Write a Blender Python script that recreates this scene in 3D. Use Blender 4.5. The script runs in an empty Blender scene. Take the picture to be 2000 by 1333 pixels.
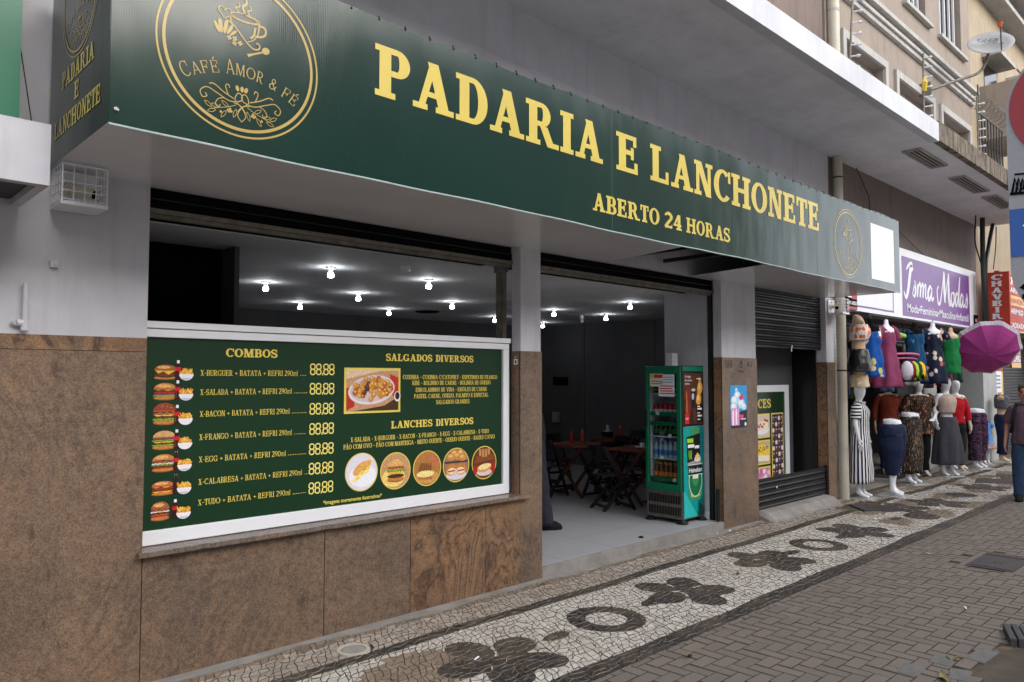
import bpy, math, random
from mathutils import Vector, Matrix
random.seed(7)
R = math.radians
PI = math.pi
S = bpy.context.scene
C = S.collection
# ---------------------------------------------------------------- camera
cd = bpy.data.cameras.new("camera")
cam = bpy.data.objects.new("camera", cd)
C.objects.link(cam)
cd.sensor_width = 36.0
cd.lens = 1480 / 2000 * 36
cd.clip_start = 0.05
cd.clip_end = 2000
cam.location = (0, 0, 1.85)
cam.rotation_euler = (R(90) + math.atan(71.5 / 1480), 0, math.atan2(1530, 1480) - R(90))
S.camera = cam
# ---------------------------------------------------------------- sky, sun, exposure
SUN_EL, SUN_AZ = 30.0, 280.0        # azimuth the light comes from, degrees from +X
w = bpy.data.worlds.new("World")
S.world = w
w.use_nodes = True
nt = w.node_tree
bg = nt.nodes["Background"]
sk = nt.nodes.new("ShaderNodeTexSky")
sk.sky_type = 'NISHITA'
sk.sun_disc = False
sk.sun_elevation = R(SUN_EL)
sk.sun_rotation = R(90 - SUN_AZ)
sk.dust_density = 6.0
sk.air_density = 1.0
sk.ozone_density = 1.0
hs = nt.nodes.new("ShaderNodeHueSaturation")
hs.inputs['Saturation'].default_value = 0.45
nt.links.new(sk.outputs[0], hs.inputs['Color'])
wt = nt.nodes.new("ShaderNodeTexCoord")
wn = nt.nodes.new("ShaderNodeTexNoise")                # broken cloud cover
wn.inputs['Scale'].default_value = 2.6
wn.inputs['Detail'].default_value = 5
wn.inputs['Distortion'].default_value = .4
nt.links.new(wt.outputs['Generated'], wn.inputs['Vector'])
wr = nt.nodes.new("ShaderNodeValToRGB")
wr.color_ramp.elements[0].position = .36
wr.color_ramp.elements[1].position = .66
nt.links.new(wn.outputs['Fac'], wr.inputs[0])
wm = nt.nodes.new("ShaderNodeMix")
wm.data_type = 'RGBA'
nt.links.new(wr.outputs[0], wm.inputs[0])
nt.links.new(hs.outputs[0], wm.inputs[6])
wm.inputs[7].default_value = (6.3, 6.6, 7.2, 1)
nt.links.new(wm.outputs[2], bg.inputs[0])
bg.inputs[1].default_value = 0.15
sd = bpy.data.lights.new("sun", 'SUN')
sd.energy = 0.8
sd.angle = R(60)
sd.color = (1.0, 0.98, 0.95)
sun = bpy.data.objects.new("sun", sd)
C.objects.link(sun)
dv = Vector((math.cos(R(SUN_EL)) * math.cos(R(SUN_AZ)), math.cos(R(SUN_EL)) * math.sin(R(SUN_AZ)), math.sin(R(SUN_EL))))
sun.rotation_euler = dv.to_track_quat('Z', 'Y').to_euler()
sun.location = (0, -6, 20)
S.view_settings.view_transform = 'Standard'
S.view_settings.look = 'None'
S.view_settings.gamma = 1.0
S.view_settings.use_curve_mapping = False
S.view_settings.exposure = 1.2
S.cycles.use_denoising = True
S.cycles.max_bounces = 8
S.cycles.diffuse_bounces = 4
S.cycles.glossy_bounces = 4
S.cycles.transparent_max_bounces = 12

# ---------------------------------------------------------------- helpers
def lin(c):
    return tuple(((v / 255) / 12.92 if v / 255 <= 0.04045 else ((v / 255 + 0.055) / 1.055) ** 2.4) for v in c) + (1.0,)

class N:                                            # small node-tree writer
    def __init__(s, name):
        s.m = bpy.data.materials.new(name)
        s.m.use_nodes = True
        s.t = s.m.node_tree
        s.b = s.t.nodes["Principled BSDF"]
        s.tc = None
    def pos(s):
        if s.tc is None:
            s.tc = s.new("ShaderNodeTexCoord").outputs['Object']
        return s.tc
    def new(s, k, **kw):
        n = s.t.nodes.new(k)
        for a, v in kw.items():
            setattr(n, a, v)
        return n
    def put(s, sock, v):
        if hasattr(v, 'is_linked') or hasattr(v, 'links'):
            s.t.links.new(v, sock)
        else:
            sock.default_value = v
    def mapping(s, scale=(1, 1, 1), rot=(0, 0, 0), loc=(0, 0, 0)):
        n = s.new("ShaderNodeMapping")
        s.put(n.inputs[0], s.pos())
        n.inputs['Scale'].default_value = scale
        n.inputs['Rotation'].default_value = rot
        n.inputs['Location'].default_value = loc
        return n.outputs[0]
    def noise(s, scale, detail=4, rough=.55, vec=None, dist=0):
        n = s.new("ShaderNodeTexNoise")
        s.put(n.inputs['Vector'], vec or s.pos())
        n.inputs['Scale'].default_value = scale
        n.inputs['Detail'].default_value = detail
        n.inputs['Roughness'].default_value = rough
        n.inputs['Distortion'].default_value = dist
        return n.outputs['Fac']
    def vor(s, scale, vec=None, feature='F1', out='Distance'):
        n = s.new("ShaderNodeTexVoronoi", feature=feature)
        s.put(n.inputs['Vector'], vec or s.pos())
        n.inputs['Scale'].default_value = scale
        return n.outputs[out]
    def wave(s, scale, dist=0, vec=None, axis='X', detail=2, dscale=1):
        n = s.new("ShaderNodeTexWave", bands_direction=axis)
        s.put(n.inputs['Vector'], vec or s.pos())
        n.inputs['Scale'].default_value = scale
        n.inputs['Distortion'].default_value = dist
        n.inputs['Detail'].default_value = detail
        n.inputs['Detail Scale'].default_value = dscale
        return n.outputs['Fac']
    def ramp(s, fac, stops, interp='LINEAR'):
        n = s.new("ShaderNodeValToRGB")
        n.color_ramp.interpolation = interp
        e = n.color_ramp.elements
        while len(e) < len(stops):
            e.new(0.5)
        for k, (p, c) in zip(e, stops):
            k.position = p
            k.color = c if len(c) == 4 else tuple(c) + (1,)
        s.put(n.inputs[0], fac)
        return n.outputs[0]
    def bw(s, fac, a, b, lo=0., hi=1.):
        return s.ramp(fac, [(a, (lo, lo, lo, 1)), (b, (hi, hi, hi, 1))])
    def mix(s, fac, a, b, mode='MIX'):
        n = s.new("ShaderNodeMix", data_type='RGBA', blend_type=mode)
        s.put(n.inputs['Factor'], fac)
        s.put(n.inputs['A'] if False else n.inputs[6], a)
        s.put(n.inputs[7], b)
        return n.outputs[2]
    def island(s, lo, hi):
        n = s.new("ShaderNodeNewGeometry")
        return s.bw(n.outputs['Random Per Island'], 0, 1, lo, hi)
    def bump(s, h, strength, dist=.01):
        n = s.new("ShaderNodeBump")
        n.inputs['Strength'].default_value = strength
        n.inputs['Distance'].default_value = dist
        s.put(n.inputs['Height'], h)
        if s.b.inputs['Normal'].is_linked:
            s.t.links.new(s.b.inputs['Normal'].links[0].from_socket, n.inputs['Normal'])
        s.put(s.b.inputs['Normal'], n.outputs[0])
    def done(s, col, rough=.6, spec=.5, metal=0, **kw):
        s.put(s.b.inputs['Base Color'], col)
        s.put(s.b.inputs['Roughness'], rough)
        s.b.inputs['Specular IOR Level'].default_value = spec
        s.b.inputs['Metallic'].default_value = metal
        for k, v in kw.items():
            s.put(s.b.inputs[k], v)
        return s.m

_mc = {}
def M(name, c, rough=.6, spec=.4, metal=0, var=.12, vs=4, bump=0, bs=60, island=0):
    key = name
    if key in _mc:
        return _mc[key]
    n = N(name)
    f = n.noise(vs, 5)
    col = n.mix(f, lin(c), lin(c))
    v = n.bw(f, .3, .7, 1 - var, 1 + var)
    col = n.mix(1.0, lin(c), v, 'MULTIPLY')
    if island:
        col = n.mix(1.0, col, n.island(1 - island, 1 + island), 'MULTIPLY')
    if bump:
        n.bump(n.noise(bs, 3), bump, .004)
    _mc[key] = n.done(col, rough, spec, metal)
    return _mc[key]
def ink(c, rough=.42, var=.04, vs=25):               # printed colour
    k = 'ink_%d_%d_%d_%d' % (*c, vs)
    return M(k, c, rough, .4, var=var, vs=vs)

class MB:                                           # collects faces, links them as one mesh object
    def __init__(s):
        s.v = []; s.f = []; s.mi = []; s.mats = []; s.cur = 0; s.k = 0
    def mat(s, m):
        if m not in s.mats:
            s.mats.append(m)
        s.cur = s.mats.index(m)
        return s
    def add(s, vs, fs):
        o = len(s.v)
        s.v.extend([tuple(p) for p in vs])
        for f in fs:
            s.f.append(tuple(i + o for i in f)); s.mi.append(s.cur)
    def box(s, x0, x1, y0, y1, z0, z1):
        if x0 > x1: x0, x1 = x1, x0
        if y0 > y1: y0, y1 = y1, y0
        if z0 > z1: z0, z1 = z1, z0
        s.add([(x0, y0, z0), (x1, y0, z0), (x1, y1, z0), (x0, y1, z0), (x0, y0, z1), (x1, y0, z1), (x1, y1, z1), (x0, y1, z1)],
              [(0, 3, 2, 1), (4, 5, 6, 7), (0, 1, 5, 4), (1, 2, 6, 5), (2, 3, 7, 6), (3, 0, 4, 7)])
        return s
    def tube(s, pts, r, n=8, cap=True):
        pts = [Vector(p) for p in pts]
        rs = r if isinstance(r, (list, tuple)) else [r] * len(pts)
        ring = []; prev = None
        for i, p in enumerate(pts):
            a = pts[max(i - 1, 0)]; b = pts[min(i + 1, len(pts) - 1)]
            d = (b - a).normalized()
            if prev is None:
                u = d.orthogonal().normalized()
            else:
                u = (prev - d * prev.dot(d))
                u = u.normalized() if u.length > 1e-6 else d.orthogonal().normalized()
            prev = u; vv = d.cross(u)
            ring.append([p + (u * math.cos(2 * PI * k / n) + vv * math.sin(2 * PI * k / n)) * rs[i] for k in range(n)])
        s.rings(ring, cap)
        return s
    def rings(s, ring, cap=True, closed=True):
        n = len(ring[0]); vs = [p for q in ring for p in q]; fs = []
        for i in range(len(ring) - 1):
            for k in range(n if closed else n - 1):
                a = i * n + k; b = i * n + (k + 1) % n
                fs.append((a, b, b + n, a + n))
        if cap:
            fs.append(tuple(reversed(range(n)))); fs.append(tuple(range((len(ring) - 1) * n, len(ring) * n)))
        s.add(vs, fs)
    def lathe(s, prof, c=(0, 0, 0), n=14, cap=True, M4=None):
        ring = [[Vector((c[0] + r * math.cos(2 * PI * k / n), c[1] + r * math.sin(2 * PI * k / n), c[2] + z)) for k in range(n)] for r, z in prof]
        if M4 is not None:
            ring = [[M4 @ p for p in q] for q in ring]
        s.rings(ring, cap)
        return s
    def bar(s, p, q, a, b, up=(0, 0, 1)):           # rectangular bar a x b from p to q
        p = Vector(p); q = Vector(q); d = (q - p).normalized(); u = Vector(up)
        x = d.cross(u)
        x = x.normalized() if x.length > 1e-5 else d.orthogonal().normalized()
        y = x.cross(d)
        vs = []
        for c in (p, q):
            for sx, sy in ((-1, -1), (1, -1), (1, 1), (-1, 1)):
                vs.append(c + x * sx * a / 2 + y * sy * b / 2)
        s.add(vs, [(0, 1, 2, 3), (7, 6, 5, 4), (0, 4, 5, 1), (1, 5, 6, 2), (2, 6, 7, 3), (3, 7, 4, 0)])
        return s
    def prism(s, pts, d):                           # polygon extruded by vector d
        n = len(pts); d = Vector(d); a = [Vector(p) for p in pts]
        s.add(a + [p + d for p in a], [tuple(reversed(range(n))), tuple(range(n, 2 * n))] + [(i, (i + 1) % n, (i + 1) % n + n, i + n) for i in range(n)])
        return s
    def build(s, name, mats=None, parent=None, smooth=False, bevel=0, subsurf=0, label=None):
        me = bpy.data.meshes.new(name)
        me.from_pydata(s.v, [], s.f)
        ms = mats if isinstance(mats, (list, tuple)) else ([mats] if mats else s.mats)
        for m in ms:
            me.materials.append(m)
        if len(ms) > 1:
            me.polygons.foreach_set('material_index', s.mi)
        if smooth:
            me.polygons.foreach_set('use_smooth', [True] * len(me.polygons))
        me.update()
        o = bpy.data.objects.new(name, me)
        C.objects.link(o)
        if parent is not None:
            o.parent = parent
            r = parent
            while r.parent: r = r.parent
            if not r.get('_local'):
                o.location = -wloc(parent)
        if bevel:
            b = o.modifiers.new('bevel', 'BEVEL'); b.width = bevel; b.segments = 2; b.limit_method = 'ANGLE'; b.angle_limit = R(40)
        if subsurf:
            b = o.modifiers.new('sub', 'SUBSURF'); b.levels = subsurf; b.render_levels = subsurf
        if label: o['label'] = label
        return o
def wloc(o):
    v = Vector(o.location)
    while o.parent:
        o = o.parent; v += Vector(o.location)
    return v
LOCALS = []
def thing(name, label, cat, loc=(0, 0, 0), rz=0, group=None, local=False):
    o = bpy.data.objects.new(name, None)
    C.objects.link(o)
    o.empty_display_size = .1
    o.location = loc; o.rotation_euler = (0, 0, rz)
    o['label'] = label; o['category'] = cat
    if group: o['group'] = group
    if local: o['_local'] = 1; LOCALS.append(o)
    return o
def tag(o, label, cat, group=None):
    o['label'] = label; o['category'] = cat
    if group: o['group'] = group
    return o
def struct(o, kind='structure'):
    o['kind'] = kind
    return o
def part(parent, name, mat, fn, **kw):
    b = MB(); fn(b)
    return b.build(name, mat, parent, **kw)
def dup(o, loc=None, rz=None, label=None, group=None, parent=None, scale=None):
    c = o.copy(); C.objects.link(c)
    if parent is not None: c.parent = parent
    if loc is not None: c.location = loc
    if rz is not None: c.rotation_euler = (0, 0, rz)
    if scale is not None: c.scale = scale
    if label: c['label'] = label
    if group: c['group'] = group
    for ch in list(o.children):
        dup(ch, parent=c)
    return c

# flat frame for printed things: origin, right, up
class Flat:
    def __init__(s, o, u, v, gap=.0006):
        s.o = Vector(o); s.u = Vector(u).normalized(); s.v = Vector(v).normalized(); s.n = s.u.cross(s.v); s.gap = gap
        s.k = 0
    def p(s, x, y, lay):
        return s.o + s.u * x + s.v * y + s.n * (lay * s.gap)
    def poly(s, b, pts, lay=1):
        b.k += 1
        e = lay + (b.k % 7) * .11
        b.add([s.p(x, y, e) for x, y in pts], [tuple(range(len(pts)))])
    def rect(s, b, x0, y0, x1, y1, lay=1):
        s.poly(b, [(x0, y0), (x1, y0), (x1, y1), (x0, y1)], lay)
    def ell(s, b, cx, cy, rx, ry, lay=1, n=28, rot=0, a0=0, a1=360):
        c, q = math.cos(rot), math.sin(rot)
        m = n if a1 - a0 >= 360 else n + 1
        pts = []
        for i in range(m):
            a = R(a0 + (a1 - a0) * i / n)
            x, y = rx * math.cos(a), ry * math.sin(a)
            pts.append((cx + x * c - y * q, cy + x * q + y * c))
        s.poly(b, pts, lay)
    def stroke(s, b, pts, w, lay=1):                # w: number or list per point
        ws = w if isinstance(w, (list, tuple)) else [w] * len(pts)
        L = []
        for i, (x, y) in enumerate(pts):
            x0, y0 = pts[max(i - 1, 0)]; x1, y1 = pts[min(i + 1, len(pts) - 1)]
            d = math.hypot(x1 - x0, y1 - y0) or 1
            nx, ny = -(y1 - y0) / d, (x1 - x0) / d
            L.append(((x + nx * ws[i] / 2, y + ny * ws[i] / 2), (x - nx * ws[i] / 2, y - ny * ws[i] / 2)))
        b.k += 1
        e = lay + (b.k % 7) * .11
        vs = []
        for l, r in L: vs += [s.p(l[0], l[1], e), s.p(r[0], r[1], e)]
        b.add(vs, [(2 * i, 2 * i + 1, 2 * i + 3, 2 * i + 2) for i in range(len(L) - 1)])
    def ring(s, b, cx, cy, r, w, lay=1, n=72, a0=0, a1=360, sy=1):
        s.stroke(b, [(cx + r * math.cos(R(a0 + (a1 - a0) * i / n)), cy + sy * r * math.sin(R(a0 + (a1 - a0) * i / n))) for i in range(n + 1)], w, lay)
def bez(*P, n=10):                                  # cubic chain: p0,c,c,p1,c,c,p2...
    out = []
    for i in range(0, len(P) - 3, 3):
        a, b, c, d = P[i:i + 4]
        for k in range(n + (i + 4 >= len(P))):
            t = k / n; q = 1 - t
            out.append(tuple(q ** 3 * a[j] + 3 * q * q * t * b[j] + 3 * q * t * t * c[j] + t ** 3 * d[j] for j in (0, 1)))
    return out
def cat(*P, n=6):                                   # smooth curve through points (Catmull-Rom)
    P = list(P); Q = [P[0]] + P + [P[-1]]; out = []
    for i in range(1, len(Q) - 2):
        p0, p1, p2, p3 = Q[i - 1:i + 3]
        for k in range(n):
            t = k / n
            out.append(tuple(.5 * (2 * p1[j] + (p2[j] - p0[j]) * t + (2 * p0[j] - 5 * p1[j] + 4 * p2[j] - p3[j]) * t * t + (3 * p1[j] - p0[j] - 3 * p2[j] + p3[j]) * t ** 3) for j in range(len(p1))))
    out.append(P[-1])
    return out

# ---- slab-serif capitals, cap height 1
def slab(ch, w=.2, t=.11, h=.1, e=.08):
    P = []
    def rc(a, b, c, d): P.append([(a, b), (c, b), (c, d), (a, d)])
    def dg(x0, y0, x1, y1, k): P.append([(x0, y0), (x0 + k, y0), (x1 + k, y1), (x1, y1)])
    def sf(x, k, y):                                # serif under/over a stem at x width k
        rc(x - e, y, x + k + e, y + h)
    def stem(x, k, top=1, bot=1):
        rc(x, 0, x + k, 1)
        if bot: sf(x, k, 0)
        if top: sf(x, k, 1 - h)
    def arc(cx, cy, rx, ry, tx, ty, a0, a1, n=16):
        for i in range(n):
            A, B = R(a0 + (a1 - a0) * i / n), R(a0 + (a1 - a0) * (i + 1) / n)
            P.append([(cx + rx * math.cos(A), cy + ry * math.sin(A)), (cx + rx * math.cos(B), cy + ry * math.sin(B)),
                      (cx + (rx - tx) * math.cos(B), cy + (ry - ty) * math.sin(B)), (cx + (rx - tx) * math.cos(A), cy + (ry - ty) * math.sin(A))])
    def stk(pts, ws):
        n = len(pts)
        L = []
        for i, (x, y) in enumerate(pts):
            x0, y0 = pts[max(i - 1, 0)]; x1, y1 = pts[min(i + 1, n - 1)]
            d = math.hypot(x1 - x0, y1 - y0) or 1; k = ws[i] if isinstance(ws, list) else ws
            L.append(((x - (y1 - y0) / d * k / 2, y + (x1 - x0) / d * k / 2), (x + (y1 - y0) / d * k / 2, y - (x1 - x0) / d * k / 2)))
        for i in range(n - 1):
            P.append([L[i][0], L[i][1], L[i + 1][1], L[i + 1][0]])
    x = e
    acc = {'Ã': 'A', 'É': 'E', 'Ó': 'O', 'Ô': 'O'}
    base = acc.get(ch, ch)
    W = .6
    if base == 'I': stem(x, w); W = w + 2 * e
    elif base == 'H': stem(x, w); stem(x + w + .3, w); rc(x + w, .46, x + w + .3, .46 + t); W = 2 * w + .3 + 2 * e
    elif base in 'EF':
        stem(x, w, 0, 0); rc(0, 1 - h, x + .58, 1); rc(x + .58 - t * .8, .72, x + .58, 1); rc(x + w, .47, x + .42, .47 + t * .9); rc(x + .42 - .03, .36, x + .42 + t * .5, .68)
        if base == 'E': rc(0, 0, x + .62, h); rc(x + .62 - t * .8, 0, x + .62, .3)
        else: sf(x, w, 0)
        W = x + .66
    elif base == 'L': stem(x, w, 1, 0); rc(0, 0, x + .6, h); rc(x + .6 - t * .8, 0, x + .6, .34); W = x + .64
    elif base == 'T': rc(.3 - w / 2 + .03, 0, .33 + w / 2, 1); sf(.33 - w / 2, w, 0); rc(0, 1 - h, .66, 1); rc(0, .68, t * .8, 1); rc(.66 - t * .8, .68, .66, 1); W = .66
    elif base in 'PRB':
        stem(x, w); m = x + w + .12
        rc(x + w, 1 - t * .85, m, 1); rc(x + w, .44, m, .44 + t * .85); arc(m, .72, .26, .28, w * .95, t * .85, -90, 90); W = m + .26
        if base == 'B': rc(x + w, 0, m, t * .85); arc(m + .02, .265, .29, .265, w * .95, t * .85, -90, 90); W = m + .31
        if base == 'R': dg(m + .17, 0, m - .05, .46, w * .95); rc(m + .17, 0, m + .27 + w, h); W = m + .27 + w
    elif base == 'D': stem(x, w); m = x + w + .08; rc(x + w, 1 - t * .85, m, 1); rc(x + w, 0, m, t * .85); arc(m, .5, .36, .5, w, t * .85, -90, 90, 22); W = m + .36
    elif base == 'A':
        dg(e + .02, 0, .42 - t * .3, 1, t); dg(.70 - w * .5, 0, .42 - w * .42, 1, w); rc(.25, .28, .66, .28 + t * .8)
        sf(e + .01, t, 0); sf(.70 - w * .5, w, 0); W = .70 + w * .5 + e
        P.append([(.42 - w * .42, 1), (.42 - t * .3, 1 - h * .6), (.42 + w * .5, 1 - h * .4), (.42 + w * .58, 1)])
    elif base == 'V': dg(.34, 0, e + .02, 1, w); dg(.34 + w * .4, 0, .66, 1, t); sf(e + .02, w, 1 - h); sf(.66, t, 1 - h); W = .66 + t + e
    elif base == 'N': rc(x, 0, x + t, 1); sf(x, t, 0); rc(0, 1 - h, x + t, 1); dg(x + .5 - w * .3, 0, x - .0, 1, w); rc(x + .5, 0, x + .5 + t, 1); sf(x + .5, t, 1 - h); W = x + .5 + t + e
    elif base == 'M': rc(x, 0, x + t, 1); sf(x, t, 0); rc(0, 1 - h, x + t, 1); dg(x + .32, 0, x + .02, 1, w); dg(x + .32, 0, x + .6, 1, t); rc(x + .62, 0, x + .62 + w, 1); sf(x + .62, w, 0); rc(x + .62, 1 - h, x + .62 + w + e, 1); W = x + .62 + w + e
    elif base == 'U': rc(x, .3, x + w, 1); sf(x, w, 1 - h); rc(x + .5, .3, x + .5 + t, 1); sf(x + .5, t, 1 - h); arc(x + (.5 + t) / 2, .3, (.5 + t) / 2, .3, w * .8, t, 180, 360); W = x + .5 + t + e
    elif base in 'OQ': arc(.42, .5, .42, .5, w, t * .8, 0, 360, 30); W = .84
    elif base in 'CG':
        arc(.42, .5, .42, .5, w, t * .8, 48, 318, 24); rc(.66, .62, .66 + t * .8, .98); W = .78
        if base == 'G': rc(.62, .06, .62 + w * .9, .42); rc(.5, .42 - h * .9, .62 + w * .9 + e, .42); W = .62 + w + e
    elif base == 'S':
        k = w * .9
        stk([(.31 + .24 * math.cos(R(a)), .735 + .2 * math.sin(R(a))) for a in range(40, 271, 15)] + [(.33 + .26 * math.cos(R(a)), .26 + .205 * math.sin(R(a))) for a in range(75, -141, -15)],
            [t + (k - t) * (.5 - .5 * math.cos(2 * PI * i / 31)) if i < 32 else t for i in range(31)])
        rc(.5, .66, .5 + t * .8, .98); rc(.03, .02, .03 + t * .8, .34); W = .62
    elif base == 'J': rc(.26, .25, .26 + w, 1); sf(.26, w, 1 - h); arc(.13 + w * .5, .25, .13 + w * .5, .25, w * .8, t, 180, 360); W = .26 + w + e
    elif base == 'K': stem(x, w); dg(x + w, .42, x + .46, 1, t); dg(x + .42, 0, x + w + .06, .6, w); sf(x + .42, w, 0); sf(x + .46, t, 1 - h); W = x + .44 + w + e
    elif base == 'X': dg(.5, 0, e, 1, w); dg(e + .03, 0, .52, 1, t); sf(e, w, 1 - h); sf(.5, w, 0); sf(e + .03, t, 0); sf(.52, t, 1 - h); W = .52 + w + e
    elif base == 'Y': rc(.33, 0, .33 + w, .48); sf(.33, w, 0); dg(.33, .45, e, 1, w); dg(.33 + w - t, .45, .62, 1, t); sf(e, w, 1 - h); sf(.62, t, 1 - h); W = .62 + t + e
    elif base == 'Z': rc(.02, 1 - h, .58, 1); rc(.02, 0, .6, h); dg(.02, 0, .58 - w, 1, w); W = .62
    elif base == '0': arc(.32, .5, .32, .5, w * .9, t * .8, 0, 360, 26); W = .64
    elif base == '1': rc(.2, 0, .2 + w, 1); sf(.2, w, 0); P.append([(.04, .78), (.2, .82), (.2, 1), (.16, 1)]); W = .2 + w + e
    elif base == '2': stk([(.3 + .23 * math.cos(R(a)), .72 + .22 * math.sin(R(a))) for a in range(165, -41, -15)] + [(.08, .08)], [t] * 4 + [w * .95] * 9 + [w * .8] * 2); rc(.03, 0, .6, h * 1.3); rc(.54, 0, .6, .26); W = .62
    elif base == '4': rc(.34, 0, .34 + w, 1); rc(.02, .24, .64, .24 + t); dg(.02, .26, .34, 1, t); rc(.24, 0, .44 + w, h); W = .66
    elif base == '8': arc(.3, .745, .25, .255, w * .8, t * .8, 0, 360, 22); arc(.3, .265, .29, .265, w * .85, t * .8, 0, 360, 22); W = .6
    elif base == '9': arc(.3, .68, .28, .32, w * .85, t * .8, 0, 360, 24); stk([(.5, .66), (.49, .4), (.4, .18), (.16, .06)], [w * .8, w * .8, w * .6, t]); W = .62
    elif base == '&': arc(.32, .78, .2, .22, t, t, 0, 360, 18); arc(.3, .28, .28, .28, w, t, 60, 320, 18); stk([(.2, .66), (.7, .04)], w * .8); stk([(.5, .1), (.7, .44)], t); W = .78
    elif base == '-': rc(.06, .38, .36, .38 + t); W = .42
    elif base == '+': rc(.06, .4, .56, .4 + t); rc(.31 - t / 2, .2, .31 + t / 2, .66); W = .62
    elif base == '.': rc(.08, 0, .08 + w * .9, w * .75); W = .3
    elif base == ',': rc(.08, 0, .08 + w * .9, w * .8); dg(.04, -.16, .12, .02, t); W = .3
    elif base == '/': dg(.02, -.06, .34, 1.04, t); W = .46
    elif base == 'm':
        for q in (0, .3, .6): rc(x + q, 0, x + q + t, .66); rc(x + q - e * .6, 0, x + q + t + e * .6, h * .7)
        rc(x, .66 - h, x + .6 + t, .68); W = x + .6 + t + e
    elif base == 'l': rc(x, 0, x + t * 1.2, 1); rc(0, 0, x + t + e, h * .8); rc(0, 1 - h * .8, x + t, 1); W = x + t + e
    elif base == ' ': W = .34
    if ch == 'Ã': stk([(.2, 1.12), (.33, 1.19), (.46, 1.13), (.6, 1.2)], t * .8)
    if ch == 'É' or ch == 'Ó': P.append([(.26, 1.07), (.34, 1.07), (.5, 1.27), (.36, 1.27)])
    return P, W
def slab_w(txt, tr, **k):
    return sum(slab(c, **k)[1] + tr for c in txt) - tr
def slab_text(F, b, txt, x0, x1, y, cap, lay=2, tr=.09, slope=0, **k):
    tot = slab_w(txt, tr, **k); sx = (x1 - x0) / tot; x = 0
    for c in txt:
        P, W = slab(c, **k)
        for q in P:
            F.poly(b, [(x0 + (x + a) * sx, y + bb * cap + slope * (x + a) * sx) for a, bb in q], lay)
        x += W + tr
BOLD = dict(w=.23, t=.14, h=.12, e=.085)
REG = dict(w=.14, t=.085, h=.07, e=.07)
def sans(F, b, txt, x0, x1, y, cap, lay=2, off=0.0, shear=0, spacing=1.0):   # built-in sans lettering, fitted to x0..x1
    cu = bpy.data.curves.new('t', 'FONT')
    cu.body = txt; cu.size = 1; cu.offset = off; cu.shear = shear; cu.fill_mode = 'FRONT'; cu.resolution_u = 3; cu.space_character = spacing
    o = bpy.data.objects.new('t', cu)
    C.objects.link(o)
    me = o.to_mesh(depsgraph=bpy.context.evaluated_depsgraph_get()) if False else bpy.data.meshes.new_from_object(o.evaluated_get(bpy.context.evaluated_depsgraph_get()))
    C.objects.unlink(o); bpy.data.objects.remove(o); bpy.data.curves.remove(cu)
    if not me.vertices: return
    xs = [v.co.x for v in me.vertices]; a, z = min(xs), max(xs)
    sx = (x1 - x0) / max(z - a, 1e-6); sy = cap / .729
    b.k += 1; e = lay + (b.k % 7) * .11
    b.add([F.p(x0 + (v.co.x - a) * sx, y + v.co.y * sy, e) for v in me.vertices], [tuple(p.vertices) for p in me.polygons])
    bpy.data.meshes.remove(me)
# ================================================================ materials of the setting
def m_plaster(name, c, dirt=.25):
    n = N(name)
    f = n.noise(1.6, 6, .6)
    streak = n.noise(3, 5, .6, n.mapping((3, 3, .35)))
    col = n.mix(n.bw(f, .35, .7), lin(c), lin([v * .92 for v in c]))
    col = n.mix(n.bw(streak, .5, .78, 0, dirt), col, lin([v * .55 for v in c]))
    n.bump(n.noise(140, 3), .25, .004)
    n.bump(n.noise(9, 3), .12, .01)
    return n.done(col, .75, .3)
m_wall = m_plaster('light_grey_plaster', (200, 199, 205), .22)
m_ceil = m_plaster('white_ceiling_paint', (222, 222, 224), .1)
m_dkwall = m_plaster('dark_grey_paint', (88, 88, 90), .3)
m_canopy = m_plaster('white_canopy_paint', (212, 214, 219), .12)
m_soffit = m_plaster('canopy_soffit_paint', (240, 241, 245), .14)
m_tan = m_plaster('tan_facade_plaster', (150, 137, 126), .35)
m_tandk = m_plaster('dull_brown_plaster', (118, 104, 97), .5)
m_cream = m_plaster('cream_facade_plaster', (170, 154, 130), .5)
m_trim = m_plaster('pale_moulding', (176, 173, 168), .45)

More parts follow.
